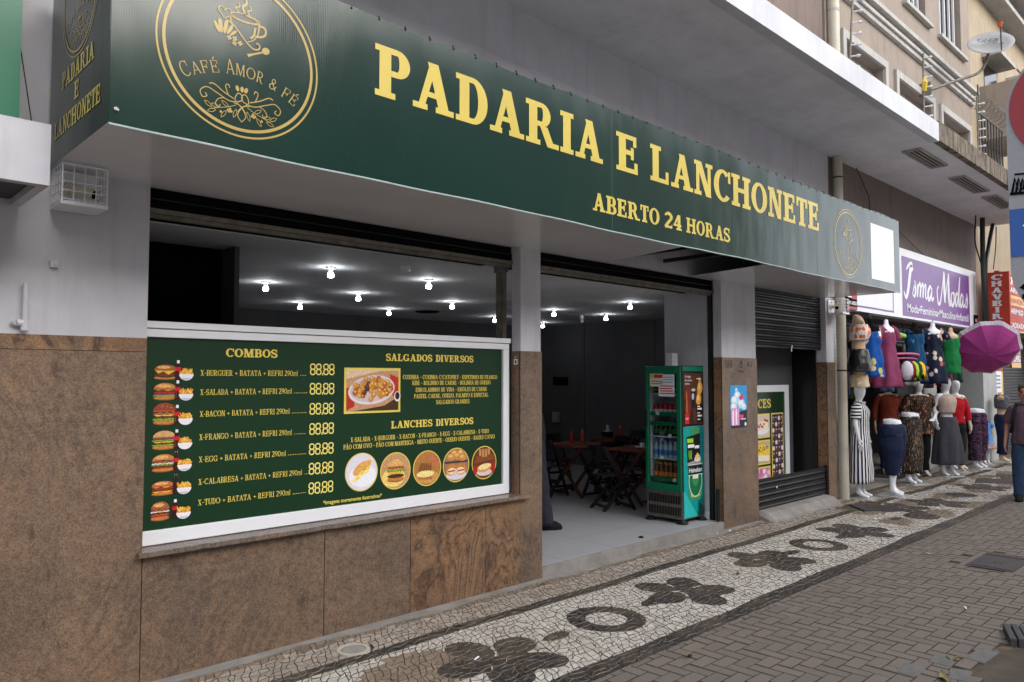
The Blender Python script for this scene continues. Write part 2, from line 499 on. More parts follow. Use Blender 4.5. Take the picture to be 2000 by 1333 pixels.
def m_granite(name, c1, c2, vein=1.0, spec=.45, rough=.38, grain=95):
    n = N(name)
    big = n.noise(1.1, 5, .6, None, .6)
    mid = n.noise(7, 6, .65)
    fine = n.noise(grain, 5, .85)
    col = n.mix(n.bw(big, .35, .65), lin(c1), lin(c2))
    col = n.mix(n.bw(mid, .35, .7, 0, .42), col, lin([v * .66 for v in c1]))
    m2 = n.noise(26, 5, .75)
    col = n.mix(1.0, col, n.ramp(m2, [(.34, (.62, .6, .58)), (.5, (1, 1, 1)), (.66, (1.3, 1.26, 1.2))]), 'MULTIPLY')
    gold = n.noise(2.1, 4, .6, n.mapping((1, 1, 1), (0, 0, 0), (9, 4, 2)))
    col = n.mix(n.bw(gold, .46, .72, 0, .6), col, lin((132, 107, 85)))
    grey = n.noise(1.7, 5, .65, n.mapping((1, 1, .7), (0, 0, 0), (5, 1, 8)))
    col = n.mix(n.bw(grey, .48, .68, 0, .65), col, lin((92, 80, 71)))
    # contour-like veins of a folded stone
    fld = n.noise(.85, 4, .52, n.mapping((1, 1, .8), (0, R(30), 0), (1.3, 0, .4)), 2.4)
    mu = n.new("ShaderNodeMath", operation='MULTIPLY'); n.put(mu.inputs[0], fld); mu.inputs[1].default_value = 12
    fr_ = n.new("ShaderNodeMath", operation='PINGPONG'); n.put(fr_.inputs[0], mu.outputs[0]); fr_.inputs[1].default_value = .5
    wob = n.noise(30, 4, .7)
    th = n.mix(.22, fr_.outputs[0], wob)
    vm = n.noise(.9, 4, .6, n.mapping((1, 1, 1), (0, 0, 0), (3.1, 0, 1.7)))
    vein_f = n.mix(1.0, n.bw(th, .12, .2, .85 * vein, 0), n.bw(vm, .36 if vein > .8 else .52, .54 if vein > .8 else .62), 'MULTIPLY')
    col = n.mix(vein_f, col, lin((64, 44, 32)))
    vl = n.mix(1.0, n.bw(th, .3, .42, 0, .3 * vein), n.bw(vm, .45, .6), 'MULTIPLY')
    col = n.mix(vl, col, lin((170, 128, 92)))
    col = n.mix(1.0, col, n.ramp(fine, [(.36, (.5, .47, .46)), (.5, (1, 1, 1)), (.64, (1.6, 1.55, 1.48))]), 'MULTIPLY')
    spot = n.noise(5.5, 6, .75, n.mapping((1.6, 1, .5), (0, 0, 0), (2, 7, 1)))
    col = n.mix(n.bw(spot, .585, .68, 0, .7), col, lin((56, 47, 42)))
    scr = n.noise(14, 2, .5, n.mapping((1, 1, .16), (0, R(20), 0), (4, 4, 4)))
    col = n.mix(n.bw(scr, .76, .79, 0, .6), col, lin((60, 50, 44)))
    n.bump(fine, .2, .003)
    return n.done(col, n.bw(mid, .3, .7, rough - .08, rough + .14), spec)
m_gran = m_granite('brown_granite', (118, 99, 83), (103, 87, 74), .4)
m_granv = m_granite('veined_granite', (128, 96, 68), (106, 85, 68), .95)
m_grans = m_granite('granite_sill', (104, 92, 82), (92, 82, 74), .2, .5, .24)
m_joint = M('dark_joint', (60, 52, 46), .8)
m_cement = M('worn_cement', (132, 128, 123), .85, .3, var=.22, vs=5, bump=.5, bs=50)
m_black = M('black_painted_steel', (20, 20, 21), .42, .45, var=.35, vs=8)
m_void = M('flat_black', (10, 10, 10), .9, .1)  # flat black, used for prints, lenses, slots, recesses and the partition
m_rail = M('dusty_steel_rail', (112, 106, 96), .55, .4, .3, var=.35, vs=12)
m_white = M('white_aluminium', (226, 227, 231), .3, .5, var=.03)
m_pvc = M('ivory_pvc', (180, 172, 156), .38, .5, var=.1, vs=3)
m_pvcw = M('white_painted_pvc', (196, 196, 200), .5, .4, var=.06)

def m_floor():
    n = N('grey_floor_tile')
    br = n.new("ShaderNodeTexBrick", offset=0.0)
    n.put(br.inputs['Vector'], n.mapping((1, 1, 1), (0, 0, 0), (.12, .07, 0)))
    br.inputs['Scale'].default_value = 1.0
    br.inputs['Brick Width'].default_value = .8
    br.inputs['Row Height'].default_value = .8
    br.inputs['Mortar Size'].default_value = .0035
    br.inputs['Color1'].default_value = lin((164, 164, 167)); br.inputs['Color2'].default_value = lin((159, 159, 163))
    br.inputs['Mortar'].default_value = lin((98, 97, 96))
    col = n.mix(n.bw(n.noise(3, 6, .65), .4, .75, 0, .25), br.outputs['Color'], lin((140, 136, 132)))
    return n.done(col, .34, .4)
m_tile = m_floor()

# ================================================================ ground
g = MB(); g.box(-400, 400, -400, 400, -.3, -.16)
struct(g.build('ground', M('concrete_roadway', (186, 184, 180), .9, .2, var=.12, vs=2, bump=.4, bs=80)))
g = MB(); g.box(-60, 90, -2.2, 12, -.155, -.012)
g.box(-60, 90, -2.35, -2.2, -.155, -.004)
struct(g.build('pavement', M('sandy_mortar', (78, 70, 61), .95, .2, var=.25, vs=6, bump=.6, bs=70)))

# mosaic pavement of hand-cut stones: SDF of the black pattern, stone grid snapped to its outline
YB0, YB1, YI0, YI1 = 3.05, 3.215, 4.305, 4.425
def ell_sd(x, y, cx, cy, a, bq, th):
    c, s_ = math.cos(th), math.sin(th)
    dx, dy = x - cx, y - cy
    u, v_ = (dx * c + dy * s_) / a, (-dx * s_ + dy * c) / bq
    k = math.hypot(u, v_)
    return (k - 1) * min(a, bq) * (1 if k < 1 else .9)
MOT = [('f', 3.47, 3.70, 8), ('d', 4.07, 3.75, -1), ('r', 4.635, 3.75, 0), ('d', 5.24, 3.76, 1), ('f', 5.72, 3.75, 20), ('f', 7.3, 3.78, 4), ('d', 7.78, 3.78, -1),
       ('r', 8.35, 3.75, 0), ('d', 8.98, 3.74, 1), ('f', 9.42, 3.76, 30), ('d', 10.6, 3.72, -1), ('r2', 11.05, 3.55, 0), ('f', 11.5, 4.0, 10), ('f', 12.4, 3.75, 10),
       ('r2', 13.5, 3.75, 0), ('f', 14.7, 3.75, 0), ('f', 16.6, 3.75, 20), ('r2', 17.7, 3.75, 0), ('f', 18.9, 3.7, 0), ('f', 20.5, 3.7, 15), ('f', 1.6, 3.72, 0), ('r', 2.5, 3.6, 0)]
def sdf(x, y):
    wob = .012 * math.sin(x * 2.1) + .008 * math.sin(x * 5.3 + 1)
    d = max(YI0 + wob - y, y - YI1 - wob)
    d = min(d, max(YB0 - .2 - y, y - YB1 - wob))
    for k, cx, cy, a in MOT:
        if abs(x - cx) > .75: continue
        r = math.hypot(x - cx, y - cy)
        if k == 'f':
            q = 1e9
            for i in range(5):
                th = R(a + 18 + 72 * i)
                q = min(q, ell_sd(x, y, cx + .272 * math.cos(th), cy + .272 * math.sin(th), .182, .147, th))
            q = min(q, r - .125)
            for i in range(5):                      # pale slits towards the heart
                th = R(a + 54 + 72 * i)
                u = (x - cx) * math.cos(th) + (y - cy) * math.sin(th); v_ = -(x - cx) * math.sin(th) + (y - cy) * math.cos(th)
                q = max(q, -max(abs(v_) - .016, .05 - u, u - .3))
            d = min(d, q)
        elif k == 'r': d = min(d, abs(r - .235) - .072)
        elif k == 'r2': d = min(d, ell_sd(x, y, cx, cy, .26, .22, 0))
        else:
            d = min(d, ell_sd(x, y, cx, cy, .145, .062 + .1 * (x - cx) * -a * .7, 0))
    return d
def mosaic():
    st = .051
    nx, ny = int((24 - .9) / st), int((4.905 - 3.04) / st)
    rnd = random.Random(3)
    V = []; 
    for j in range(ny + 1):
        row = []
        for i in range(nx + 1):
            x = .9 + (i + (.5 if j % 2 else 0)) * st + rnd.uniform(-.021, .021); y = 3.04 + j * st + rnd.uniform(-.019, .019) + .006 * math.sin(x * 9)
            if j == 0: y = 3.045
            row.append((x, y))
        V.append(row)
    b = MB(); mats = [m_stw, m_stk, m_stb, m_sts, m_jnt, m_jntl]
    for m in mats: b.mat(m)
    def stone(P, mi):
        cx = sum(p[0] for p in P) / len(P); cy = sum(p[1] for p in P) / len(P)
        z = rnd.uniform(-.0025, .0025); tx, ty = rnd.uniform(-.03, .03), rnd.uniform(-.03, .03)
        def sh(g, dz):
            out = []
            for p in P:
                dx, dy = p[0] - cx, p[1] - cy; L = math.hypot(dx, dy) or 1; k = max(.3, (L - g) / L)
                out.append((cx + dx * k, cy + dy * k, z + dz + dx * tx + dy * ty))
            return out
        n = len(P)
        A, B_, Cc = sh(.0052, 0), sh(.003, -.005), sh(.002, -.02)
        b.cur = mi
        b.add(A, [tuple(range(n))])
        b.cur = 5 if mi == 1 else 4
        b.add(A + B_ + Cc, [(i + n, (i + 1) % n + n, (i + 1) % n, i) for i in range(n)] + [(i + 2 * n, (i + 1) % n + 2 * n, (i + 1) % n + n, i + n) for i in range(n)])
    def clip(P, sg):
        out = []; n = len(P)
        for k in range(n):
            p, q = P[k], P[(k + 1) % n]
            a, c = p[2] * sg, q[2] * sg
            if a >= 0: out.append(p)
            if (a >= 0) != (c >= 0):
                t = a / (a - c); out.append((p[0] + (q[0] - p[0]) * t, p[1] + (q[1] - p[1]) * t, 0))
        return out
    def ar(q):
        n = len(q)
        return abs(sum(q[k][0] * q[(k + 1) % n][1] - q[(k + 1) % n][0] * q[k][1] for k in range(n))) / 2
    def kind(x, y, dark):
        wn = math.sin(x * 3.1 + y * 2) * math.sin(y * 7 - x * 1.7) 
        if dark: return 1
        if (x - 3.0) ** 2 / .2 + (y - 3.85) ** 2 / .10 < 1 + .4 * wn: return 3
        if x > 10.2 and (wn > .35 or (x - 11.0) ** 2 + (y - 4.3) ** 2 < .12): return 3
        if y > YI1: return 2 if y < 4.74 else 3
        return 0 if x < 10.2 or wn < .1 else 2
    for j in range(ny):
        i = 0
        while i < nx:
            if j % 2: q = [V[j][i], V[j][i + 1], V[j + 1][min(i + 2, nx)], V[j + 1][i + 1]]
            else: q = [V[j][i], V[j][i + 1], V[j + 1][i + 1], V[j + 1][i]]
            cx = sum(p[0] for p in q) / 4; cy = sum(p[1] for p in q) / 4
            i += 1
            if cx > 23.5 or (cy > 4.86 and cx < 11.7): continue
            if (cx - 2.872) ** 2 + (cy - 4.52) ** 2 < .0135: continue
            if 10.86 < cx < 11.78 and abs((cy - 4.4) + (cx - 11.3) * .05) < .22 and cx - 11.3 < (cy - 4.0) * 1.2: continue
            pieces = [q]
            if rnd.random() < .3: pieces = [[q[0], q[1], q[2]], [q[0], q[2], q[3]]]
            for P in pieces:
                P = [(x, y, sdf(x, y)) for x, y in P]
                for sg in (1, -1):
                    K = clip(P, sg)
                    if len(K) > 2 and ar(K) > .00022:
                        stone([k[:2] for k in K], kind(cx, cy, sg < 0))
    return b
def m_stone(name, c, isl, rough=.55):
    n = N(name)
    col = n.mix(1.0, lin(c), n.island(1 - isl, 1 + isl), 'MULTIPLY')
    col = n.mix(n.bw(n.noise(1.4, 6, .7), .45, .8, 0, .5), col, lin((128, 112, 94)))
    col = n.mix(1.0, col, n.ramp(n.noise(90, 3), [(.3, (.8, .8, .8)), (.7, (1.15, 1.15, 1.15))]), 'MULTIPLY')
    n.bump(n.noise(110, 3), .4, .004)
    return n.done(col, rough, .35)
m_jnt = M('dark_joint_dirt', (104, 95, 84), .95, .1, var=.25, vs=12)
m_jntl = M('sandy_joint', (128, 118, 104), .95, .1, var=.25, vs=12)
m_stw = m_stone('white_limestone', (184, 178, 169), .18)
m_stk = m_stone('black_basalt', (42, 42, 44), .4, .5)
m_stb = m_stone('beige_limestone', (158, 147, 136), .2)
m_sts = m_stone('soiled_stone', (128, 112, 96), .24, .8)
struct(mosaic().build('mosaic_pavement'))

# concrete pavers, herringbone
def pavers():
    b = MB(); b.mat(m_pav).mat(m_pavg).mat(m_jnt2)
    rnd = random.Random(5); u = .1
    def brick(x0, y0, x1, y1):
        cx, cy = (x0 + x1) / 2, (y0 + y1) / 2
        if not (-.6 < cx < 26 and -2.1 < cy): return
        if y1 > 3.046:
            y1 = 3.046
            if y1 - y0 < .025: return
        if (cx - 5.75) ** 2 / .30 + (cy - 1.25) ** 2 / .09 < 1 + rnd.uniform(-.25, .25): return
        if 8.42 < cx < 9.3 and 1.86 < cy < 2.42: return
        z = rnd.uniform(-.002, .002); tx, ty = rnd.uniform(-.012, .012), rnd.uniform(-.012, .012)
        b.cur = 1 if rnd.random() < .3 else 0
        def rg(gp, dz): return [(x, y, z + dz + (x - cx) * tx + (y - cy) * ty) for x, y in ((x0 + gp * 1.3, y0 + gp * .7), (x1 - gp * 1.3, y0 + gp * .7), (x1 - gp * 1.3, y1 - gp * .7), (x0 + gp * 1.3, y1 - gp * .7))]
        b.add(rg(.0062, 0), [(0, 1, 2, 3)])
        b.cur = 2
        b.rings([rg(.0022, -.03), rg(.0022, -.008), rg(.0062, 0)], cap=False)
    for k in range(-60, 330):
        for m in range(-40, 60):
            # herringbone tiling: L-pairs shifted diagonally
            ox, oy = (k - m) * u * 1.0, 0
            x = k * u + m * 2 * u - 2.0; y = -k * u + m * 2 * u + 1.0
            if y < -2.4 or y > 3.3 or x < -1 or x > 26.2: continue
            brick(x, y, x + 2 * u, y + u)
            brick(x + 2 * u, y - 0 * u, x + 3 * u, y + 2 * u)
    return b
def m_paver(name, c):
    n = N(name)
    col = n.mix(1.0, lin(c), n.island(.92, 1.08), 'MULTIPLY')
    col = n.mix(n.bw(n.noise(.9, 6, .7), .45, .75, 0, .4), col, lin((98, 90, 82)))
    col = n.mix(1.0, col, n.ramp(n.noise(260, 3, .7), [(.3, (.62, .62, .62)), (.7, (1.35, 1.33, 1.3))]), 'MULTIPLY')
    n.bump(n.noise(300, 3), .5, .003)
    return n.done(col, .85, .25)
m_jnt2 = M('paver_joint', (80, 71, 63), .95, .1, var=.3, vs=12)
m_pav = m_paver('brown_grey_paver', (108, 99, 92))
m_pavg = m_paver('grey_paver', (107, 100, 94))
struct(pavers().build('paver_pavement'))

# cement strip along the wall foot
b = MB()
pts = [(-1, 4.905)] + [(x, 4.80 + .025 * math.sin(x * 3) + .02 * math.sin(x * 7.7)) for x in [-1 + .15 * i for i in range(86)]] + [(11.75, 4.905)]
b.prism([(x, y, -.01) for x, y in reversed(pts)], (0, 0, .016))
struct(b.build('cement_kerb', m_cement))

# ================================================================ the bakery building
YF = 4.9
bk = thing('bakery_building', 'grey plaster bakery building with brown granite base, open front and white canopy', 'building', (6.2, 4.9, 0))
def granite_slabs(b, xs, y0, y1, z0, z1, m1, m2=None):
    for i in range(len(xs) - 1):
        b.mat(m2 if (m2 and i % 2) else m1)
        b.box(xs[i] + .0025, xs[i + 1] - .0025, y0, y1, z0, z1)
# left wall
wl = part(bk, 'front_wall', m_wall, lambda b: b.box(-4, 1.62, YF, 5.5, 2.09, 3.06))
b = MB(); b.mat(m_joint); b.box(-4, 1.615, YF + .02, 5.5, -.1, 2.09)
b.mat(m_gran); b.box(-4, -.6, YF - .003, YF + .02, -.1, 2.0); b.box(-.597, 1.618, YF - .003, YF + .02, -.1, 2.006)
b.mat(m_granv); b.box(-4, .3, YF - .003, YF + .02, 2.009, 2.092); b.box(.303, 1.618, YF - .003, YF + .02, 2.009, 2.092)
b.mat(m_gran); b.box(1.6145, 1.62, YF - .002, 5.1, .8, 2.088)
b.build('granite_cladding', None, wl)
# low wall under the window
lw = MB(); lw.mat(m_joint); lw.box(1.62, 5.12, YF + .02, 5.3, -.1, .765)
lw.mat(m_gran); lw.box(1.6235, 2.86, YF - .003, YF + .02, -.1, .768); lw.box(2.866, 3.62, YF - .003, YF + .02, -.1, .768)
lw.mat(m_granv); lw.box(3.626, 4.42, YF - .003, YF + .02, -.1, .768); lw.box(4.426, 5.118, YF - .003, YF + .02, -.1, .768)
lw.build('low_wall', None, bk)
def sill(b):
    rnd = random.Random(2)
    xs = [1.585 + i * (4.93 - 1.585) / 60 for i in range(61)]
    f = [(x, 4.838 + (.008 * rnd.random() if rnd.random() < .25 else 0) + (.02 if abs(x - 1.95) < .03 or abs(x - 2.85) < .04 else 0)) for x in xs]
    n = len(f)
    lo = [Vector((x, y, .769)) for x, y in f] + [Vector((4.856, 5.06, .769)), Vector((1.63, 5.06, .769))]
    hi = [Vector((x, y + .006, .797)) for x, y in f] + [Vector((4.856, 5.06, .803)), Vector((1.63, 5.06, .803))]
    b.rings([lo, hi])
part(bk, 'window_sill', m_grans, sill)
# pillars
def pillar(x0, x1, yb, zt, foot=True):
    p = part(bk, 'pillar', m_wall, lambda b: b.box(x0, x1, YF + .006, yb, zt, 3.06))
    c = MB(); c.mat(m_gran); c.box(x0 - .012, x1 + .006, YF - .004, yb - .002, -.1, zt + .002)
    c.mat(m_granv); c.box(x0 - .0145, x0 - .0122, YF + .012, yb - .004, -.05, zt)
    c.mat(m_joint); c.box(x0 - .0148, x0 - .0125, YF + .001, YF + .009, -.05, zt)
    c.build('granite_cladding', None, p)
    return p
pillar(4.855, 5.118, 5.02, 2.09)
pillar(8.335, 9.18, 5.015, 2.098)
pillar(11.33, 11.60, 5.06, 2.08)
# lintel wall above openings, behind the sign
part(bk, 'lintel_wall', m_wall, lambda b: b.box(-4, 11.62, YF + .05, 5.5, 3.06, 5.30))
# the recess and rollers over the openings
def housing(x0, x1):
    h = MB(); h.mat(m_void); h.box(x0 + .002, x1 - .002, 5.03, 5.45, 2.93, 3.058)
    h.mat(m_black)
    h.box(x0 + .004, x1 - .004, 5.012, 5.03, 2.985, 2.992)
    hh = h.build('shutter_housing', None, bk)
    r = MB(); r.box(x0 + .004, x1 - .004, 5.0, 5.075, 2.895, 2.925); r.box(x0 + .004, x1 - .004, 5.03, 5.06, 2.868, 2.896)
    r.build('bottom_rail', m_rail, hh)
    return hh
housing(1.62, 4.855); housing(5.118, 8.335)
# window guide
def guide(b):
    b.box(4.81, 4.853, 5.09, 5.19, 2.17, 2.86); b.box(4.79, 4.853, 5.07, 5.2, 2.83, 2.905)
    for i in range(34): b.box(4.801, 4.811, 5.10, 5.125, 2.19 + i * .02, 2.2 + i * .02)
part(bk, 'shutter_guide', m_rail, guide)
part(bk, 'shutter_guide', m_black, lambda b: (b.box(8.318, 8.334, 5.02, 5.09, .1, 2.93), b.box(8.30, 8.318, 5.03, 5.05, .1, 2.93)))
# room
FZ = .1
fl = MB(); fl.mat(m_tile); fl.box(5.119, 8.33, 4.93, 5.35, -.05, FZ); fl.box(1.62, 11.7, 5.35, 11.4, -.05, FZ)
fl.build('floor', None, bk)
st = MB()
st.box(5.119, 8.33, 4.897, 4.93, -.1, FZ - .001)
st.build('doorstep', m_cement, bk)
part(bk, 'ceiling', m_ceil, lambda b: b.box(1.5, 11.8, 5.5, 11.5, 2.93, 3.05))
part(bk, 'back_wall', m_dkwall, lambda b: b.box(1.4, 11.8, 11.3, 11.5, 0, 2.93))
iw = MB(); iw.box(11.6, 11.75, 5.75, 11.3, FZ, 2.93); iw.box(8.36, 11.75, 5.6, 5.75, FZ, 2.93)
for y in (8.2, 9.9): iw.box(11.585, 11.6, y, y + .01, FZ, 2.93)
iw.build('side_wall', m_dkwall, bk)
jw = MB(); jw.box(8.337, 8.357, 5.016, 5.74, FZ, 2.93)
jw.build('jamb_wall', m_wall, bk)
part(bk, 'skirting', m_ceil, lambda b: b.box(8.322, 8.336, 5.1, 5.74, FZ, FZ + .09))
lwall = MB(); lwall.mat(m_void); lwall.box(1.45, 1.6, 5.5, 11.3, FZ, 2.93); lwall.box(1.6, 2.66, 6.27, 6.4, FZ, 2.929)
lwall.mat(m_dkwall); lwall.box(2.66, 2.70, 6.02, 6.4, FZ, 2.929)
lwall.build('partition', None, bk)
# third bay: shutter, barrier, black door
sb = part(bk, 'bay_wall', m_dkwall, lambda b: (b.box(9.0, 11.3, 5.43, 5.58, 0, 3.05), b.box(9.182, 11.33, 5.02, 5.45, -.05, .06)))
part(bk, 'bay_door', M('black_door', (16, 16, 17), .35, .5), lambda b: (b.box(11.29, 11.328, 5.062, 5.43, .06, 3.0), b.box(11.283, 11.291, 5.1, 5.4, .2, 2.2)))
def slats(b, x0, x1, z0, z1, step, y):
    prof = [(0, .0), (.012, .12), (.014, .3), (.006, .5), (.016, .62), (.016, .86), (.0, .97)]
    k = int(round((z1 - z0) / step))
    st_ = (z1 - z0) / k
    pts = []
    for i in range(k):
        for d, t in prof: pts.append((d, z0 + (i + t) * st_))
    pts.append((0, z1))
    vs = []
    for x in (x0, x1): vs += [(x, y - d * 1.35, z) for d, z in pts]
    n = len(pts)
    b.add(vs, [(i, n + i, n + i + 1, i + 1) for i in range(n - 1)])
    b.box(x0, x1, y + .001, y + .012, z0, z1)
m_shut = M('black_shutter_steel', (30, 29, 29), .4, .5, .25, var=.5, vs=5)
rs = part(bk, 'roller_shutter', m_shut, lambda b: (slats(b, 9.184, 11.326, 2.29, 3.055, .0765, 5.0), b.box(9.19, 11.32, 4.985, 5.0, 2.262, 2.29)))
part(rs, 'lock', M('chrome', (200, 200, 205), .2, .5, 1), lambda b: (b.tube([(10.33, 4.96, 2.29), (10.33, 4.995, 2.29)], .022), b.tube([(10.33, 4.97, 2.27), (10.33, 4.97, 2.22)], .012)))
cu = MB()
cu.rings([[Vector((x, y, z)) for y, z in ((4.69, -.02), (4.70, .02), (4.80, .10), (4.90, .115), (5.02, .115), (5.02, -.05))] for x in (9.20, 9.25, 11.25, 11.36)])
for i in range(6):
    x, y, z = cu.v[i]; cu.v[i] = (x, min(y + .06, 5.02), z * .6)
    x, y, z = cu.v[18 + i]; cu.v[18 + i] = (x, min(y + .1, 5.02), z * .5)
cu.build('threshold_ramp', m_cement, bk, smooth=False)
# canopy slab
cn = MB(); cn.mat(m_canopy)
def canopy(b):
    b.mat(m_soffit); b.box(-6, 12.05, 3.62, 4.95, 5.295, 5.30)
    b.mat(m_canopy)
    b.box(-6, 12.05, 3.50, 3.62, 5.29, 5.565); b.box(-6, 12.05, 3.62, 4.95, 5.301, 5.5)
    b.mat(m_soffit)
canopy(cn); cn.build('canopy', None, bk)
part(bk, 'upper_wall', m_tandk, lambda b: b.box(-6, 11.55, 4.96, 5.5, 5.301, 12.5))
# ================================================================ shop sign over the bakery
def m_vinyl(name, c, rough=.2):
    n = N(name)
    p = n.mapping((1, 1, 1))
    h = n.noise(.9, 2, .5, n.mapping((1.1, 1, .7)))
    h2 = n.noise(4, 2, .5, n.mapping((1, 1, .3)))
    rib = n.wave(28, .4, n.mapping((1, 1, .02)), 'X', 1)
    n.bump(rib, .035, .004)
    n.bump(h2, .10, .03)
    n.bump(h, .35, .06)
    col = n.mix(n.bw(n.noise(2, 4), .4, .7), lin(c), lin([v * .94 for v in c]))
    n.b.inputs['Coat Weight'].default_value = .08; n.b.inputs['Coat Roughness'].default_value = .12
    return n.done(col, rough, .42)
m_vg = m_vinyl('green_vinyl', (7, 44, 36), .16)
m_vy = m_vinyl('yellow_vinyl', (206, 184, 84), .3)
m_vw = m_vinyl('white_vinyl', (225, 226, 228), .25)
m_gold = m_vinyl('gold_print', (176, 152, 82), .25)
m_soffp = M('glossy_white_soffit_panel', (222, 221, 223), .16, .5, var=.06, vs=2)
SY, SX0, SX1, SZ0, SZ1 = 3.816, 1.07, 11.26, 3.04, 4.045
sg = thing('shop_sign', 'long dark green bakery sign box with yellow lettering above the open shop front', 'sign', (6.2, 3.82, 3.04))
def banner(b):
    nx, nz = 80, 6
    V = []
    for j in range(nz + 1):
        for i in range(nx + 1):
            x = SX0 + (SX1 - SX0) * i / nx; t = j / nz
            z = SZ0 + (SZ1 - SZ0) * t
            if j == 0: z += .006 * math.sin(x * 1.9 + 1) * (.3 + .7 * min(1, x / 6)) - .002 * math.sin(x * 7)
            if j == nz: z += .010 * math.sin(x * 1.3) + .005 * math.sin(x * 6.1)
            V.append((x, SY, z))
    b.add(V, [(j * (nx + 1) + i, j * (nx + 1) + i + 1, (j + 1) * (nx + 1) + i + 1, (j + 1) * (nx + 1) + i) for j in range(nz) for i in range(nx)])
fb = part(sg, 'front_banner', m_vg, banner)
part(sg, 'side_banner', m_vg, lambda b: b.box(SX0 - .004, SX0 - .001, SY + .002, 4.895, SZ0 + .004, SZ1 - .01))
part(sg, 'end_panel', m_soffp, lambda b: b.box(SX1 + .001, SX1 + .005, SY + .002, 4.895, SZ0 + .004, SZ1 - .01))
part(sg, 'box_frame', m_black, lambda b: (b.box(SX0 + .01, SX1 - .01, SY + .03, SY + .07, SZ0 + .02, SZ0 + .06), b.box(SX0 + .01, SX1 - .01, SY + .03, SY + .07, SZ1 - .08, SZ1 - .04),
     b.box(SX0 + .02, SX1 - .02, SY + .035, 4.94, SZ1 - .06, SZ1 - .05), b.box(6.5, 6.54, SY + .08, 4.9, SZ0 + .1, SZ0 + .14), b.box(7.1, 7.14, SY + .08, 4.9, SZ0 + .1, SZ0 + .14)))
def soff(b):
    for P in ([(SX0, SY + .006), (5.9, SY + .006), (6.16, 4.93), (SX0, 4.93)], [(7.46, SY + .006), (SX1, SY + .006), (SX1, 4.93), (7.72, 4.93)]):
        b.prism([(x, y, SZ0 + .006 + (y - SY) * .001) for x, y in reversed(P)], (0, 0, .004))
part(sg, 'soffit_panel', m_soffp, soff)
m_edge = M('pale_banner_edge', (170, 185, 185), .2, .6)
def edge(b):
    pts = [(SX0 + (SX1 - SX0) * i / 80, SY + .004, SZ0 + .006 * math.sin((SX0 + (SX1 - SX0) * i / 80) * 1.9 + 1) * (.3 + .7 * min(1, (SX0 + (SX1 - SX0) * i / 80) / 6)) - .002 * math.sin((SX0 + (SX1 - SX0) * i / 80) * 7)) for i in range(81)]
    b.tube(pts, .007, 6)
part(sg, 'bottom_edge', m_edge, edge)
for i in range(52):
    x = SX0 + .12 + i * .196
    part(sg, 'cable_tie', m_black, lambda b: b.tube([(x, SY - .004, SZ1 - .012 + .01 * math.sin(x * 1.3)), (x + .012, SY + .02, SZ1 + .016)], .006, 5))
part(sg, 'corner_bolt', M('chrome', (200, 200, 205), .2), lambda b: b.lathe([(.012, 0), (.012, .006), (.006, .01)], (0, 0, 0), 8, True, Matrix.Translation((SX0 + .03, SY - .002, SZ0 + .07)) @ Matrix.Rotation(R(90), 4, 'X')))
F = Flat((0, SY, 0), (1, 0, 0), (0, 0, 1), .0012)
m_seam = M('banner_seam', (58, 84, 78), .3, .5)
for x in (4.82, 8.62):
    b = MB(); F.rect(b, x, SZ0 + .012, x + .006, SZ1 - .012, .5); b.build('seam', m_seam, sg)
for w_, a_, c_, z_, h_ in (('PADARIA', 2.535, 4.705, 3.562, .318), ('E', 4.878, 5.185, 3.558, .318), ('LANCHONETE', 5.35, 8.685, 3.556, .318),
                        ('ABERTO', 4.574, 5.478, 3.172, .145), ('24', 5.552, 5.82, 3.172, .138), ('HORAS', 5.896, 6.655, 3.172, .138)):
    b = MB(); slab_text(F, b, w_, a_, c_, z_, h_, 2, .05, **BOLD); b.build('lettering', m_vy, sg)

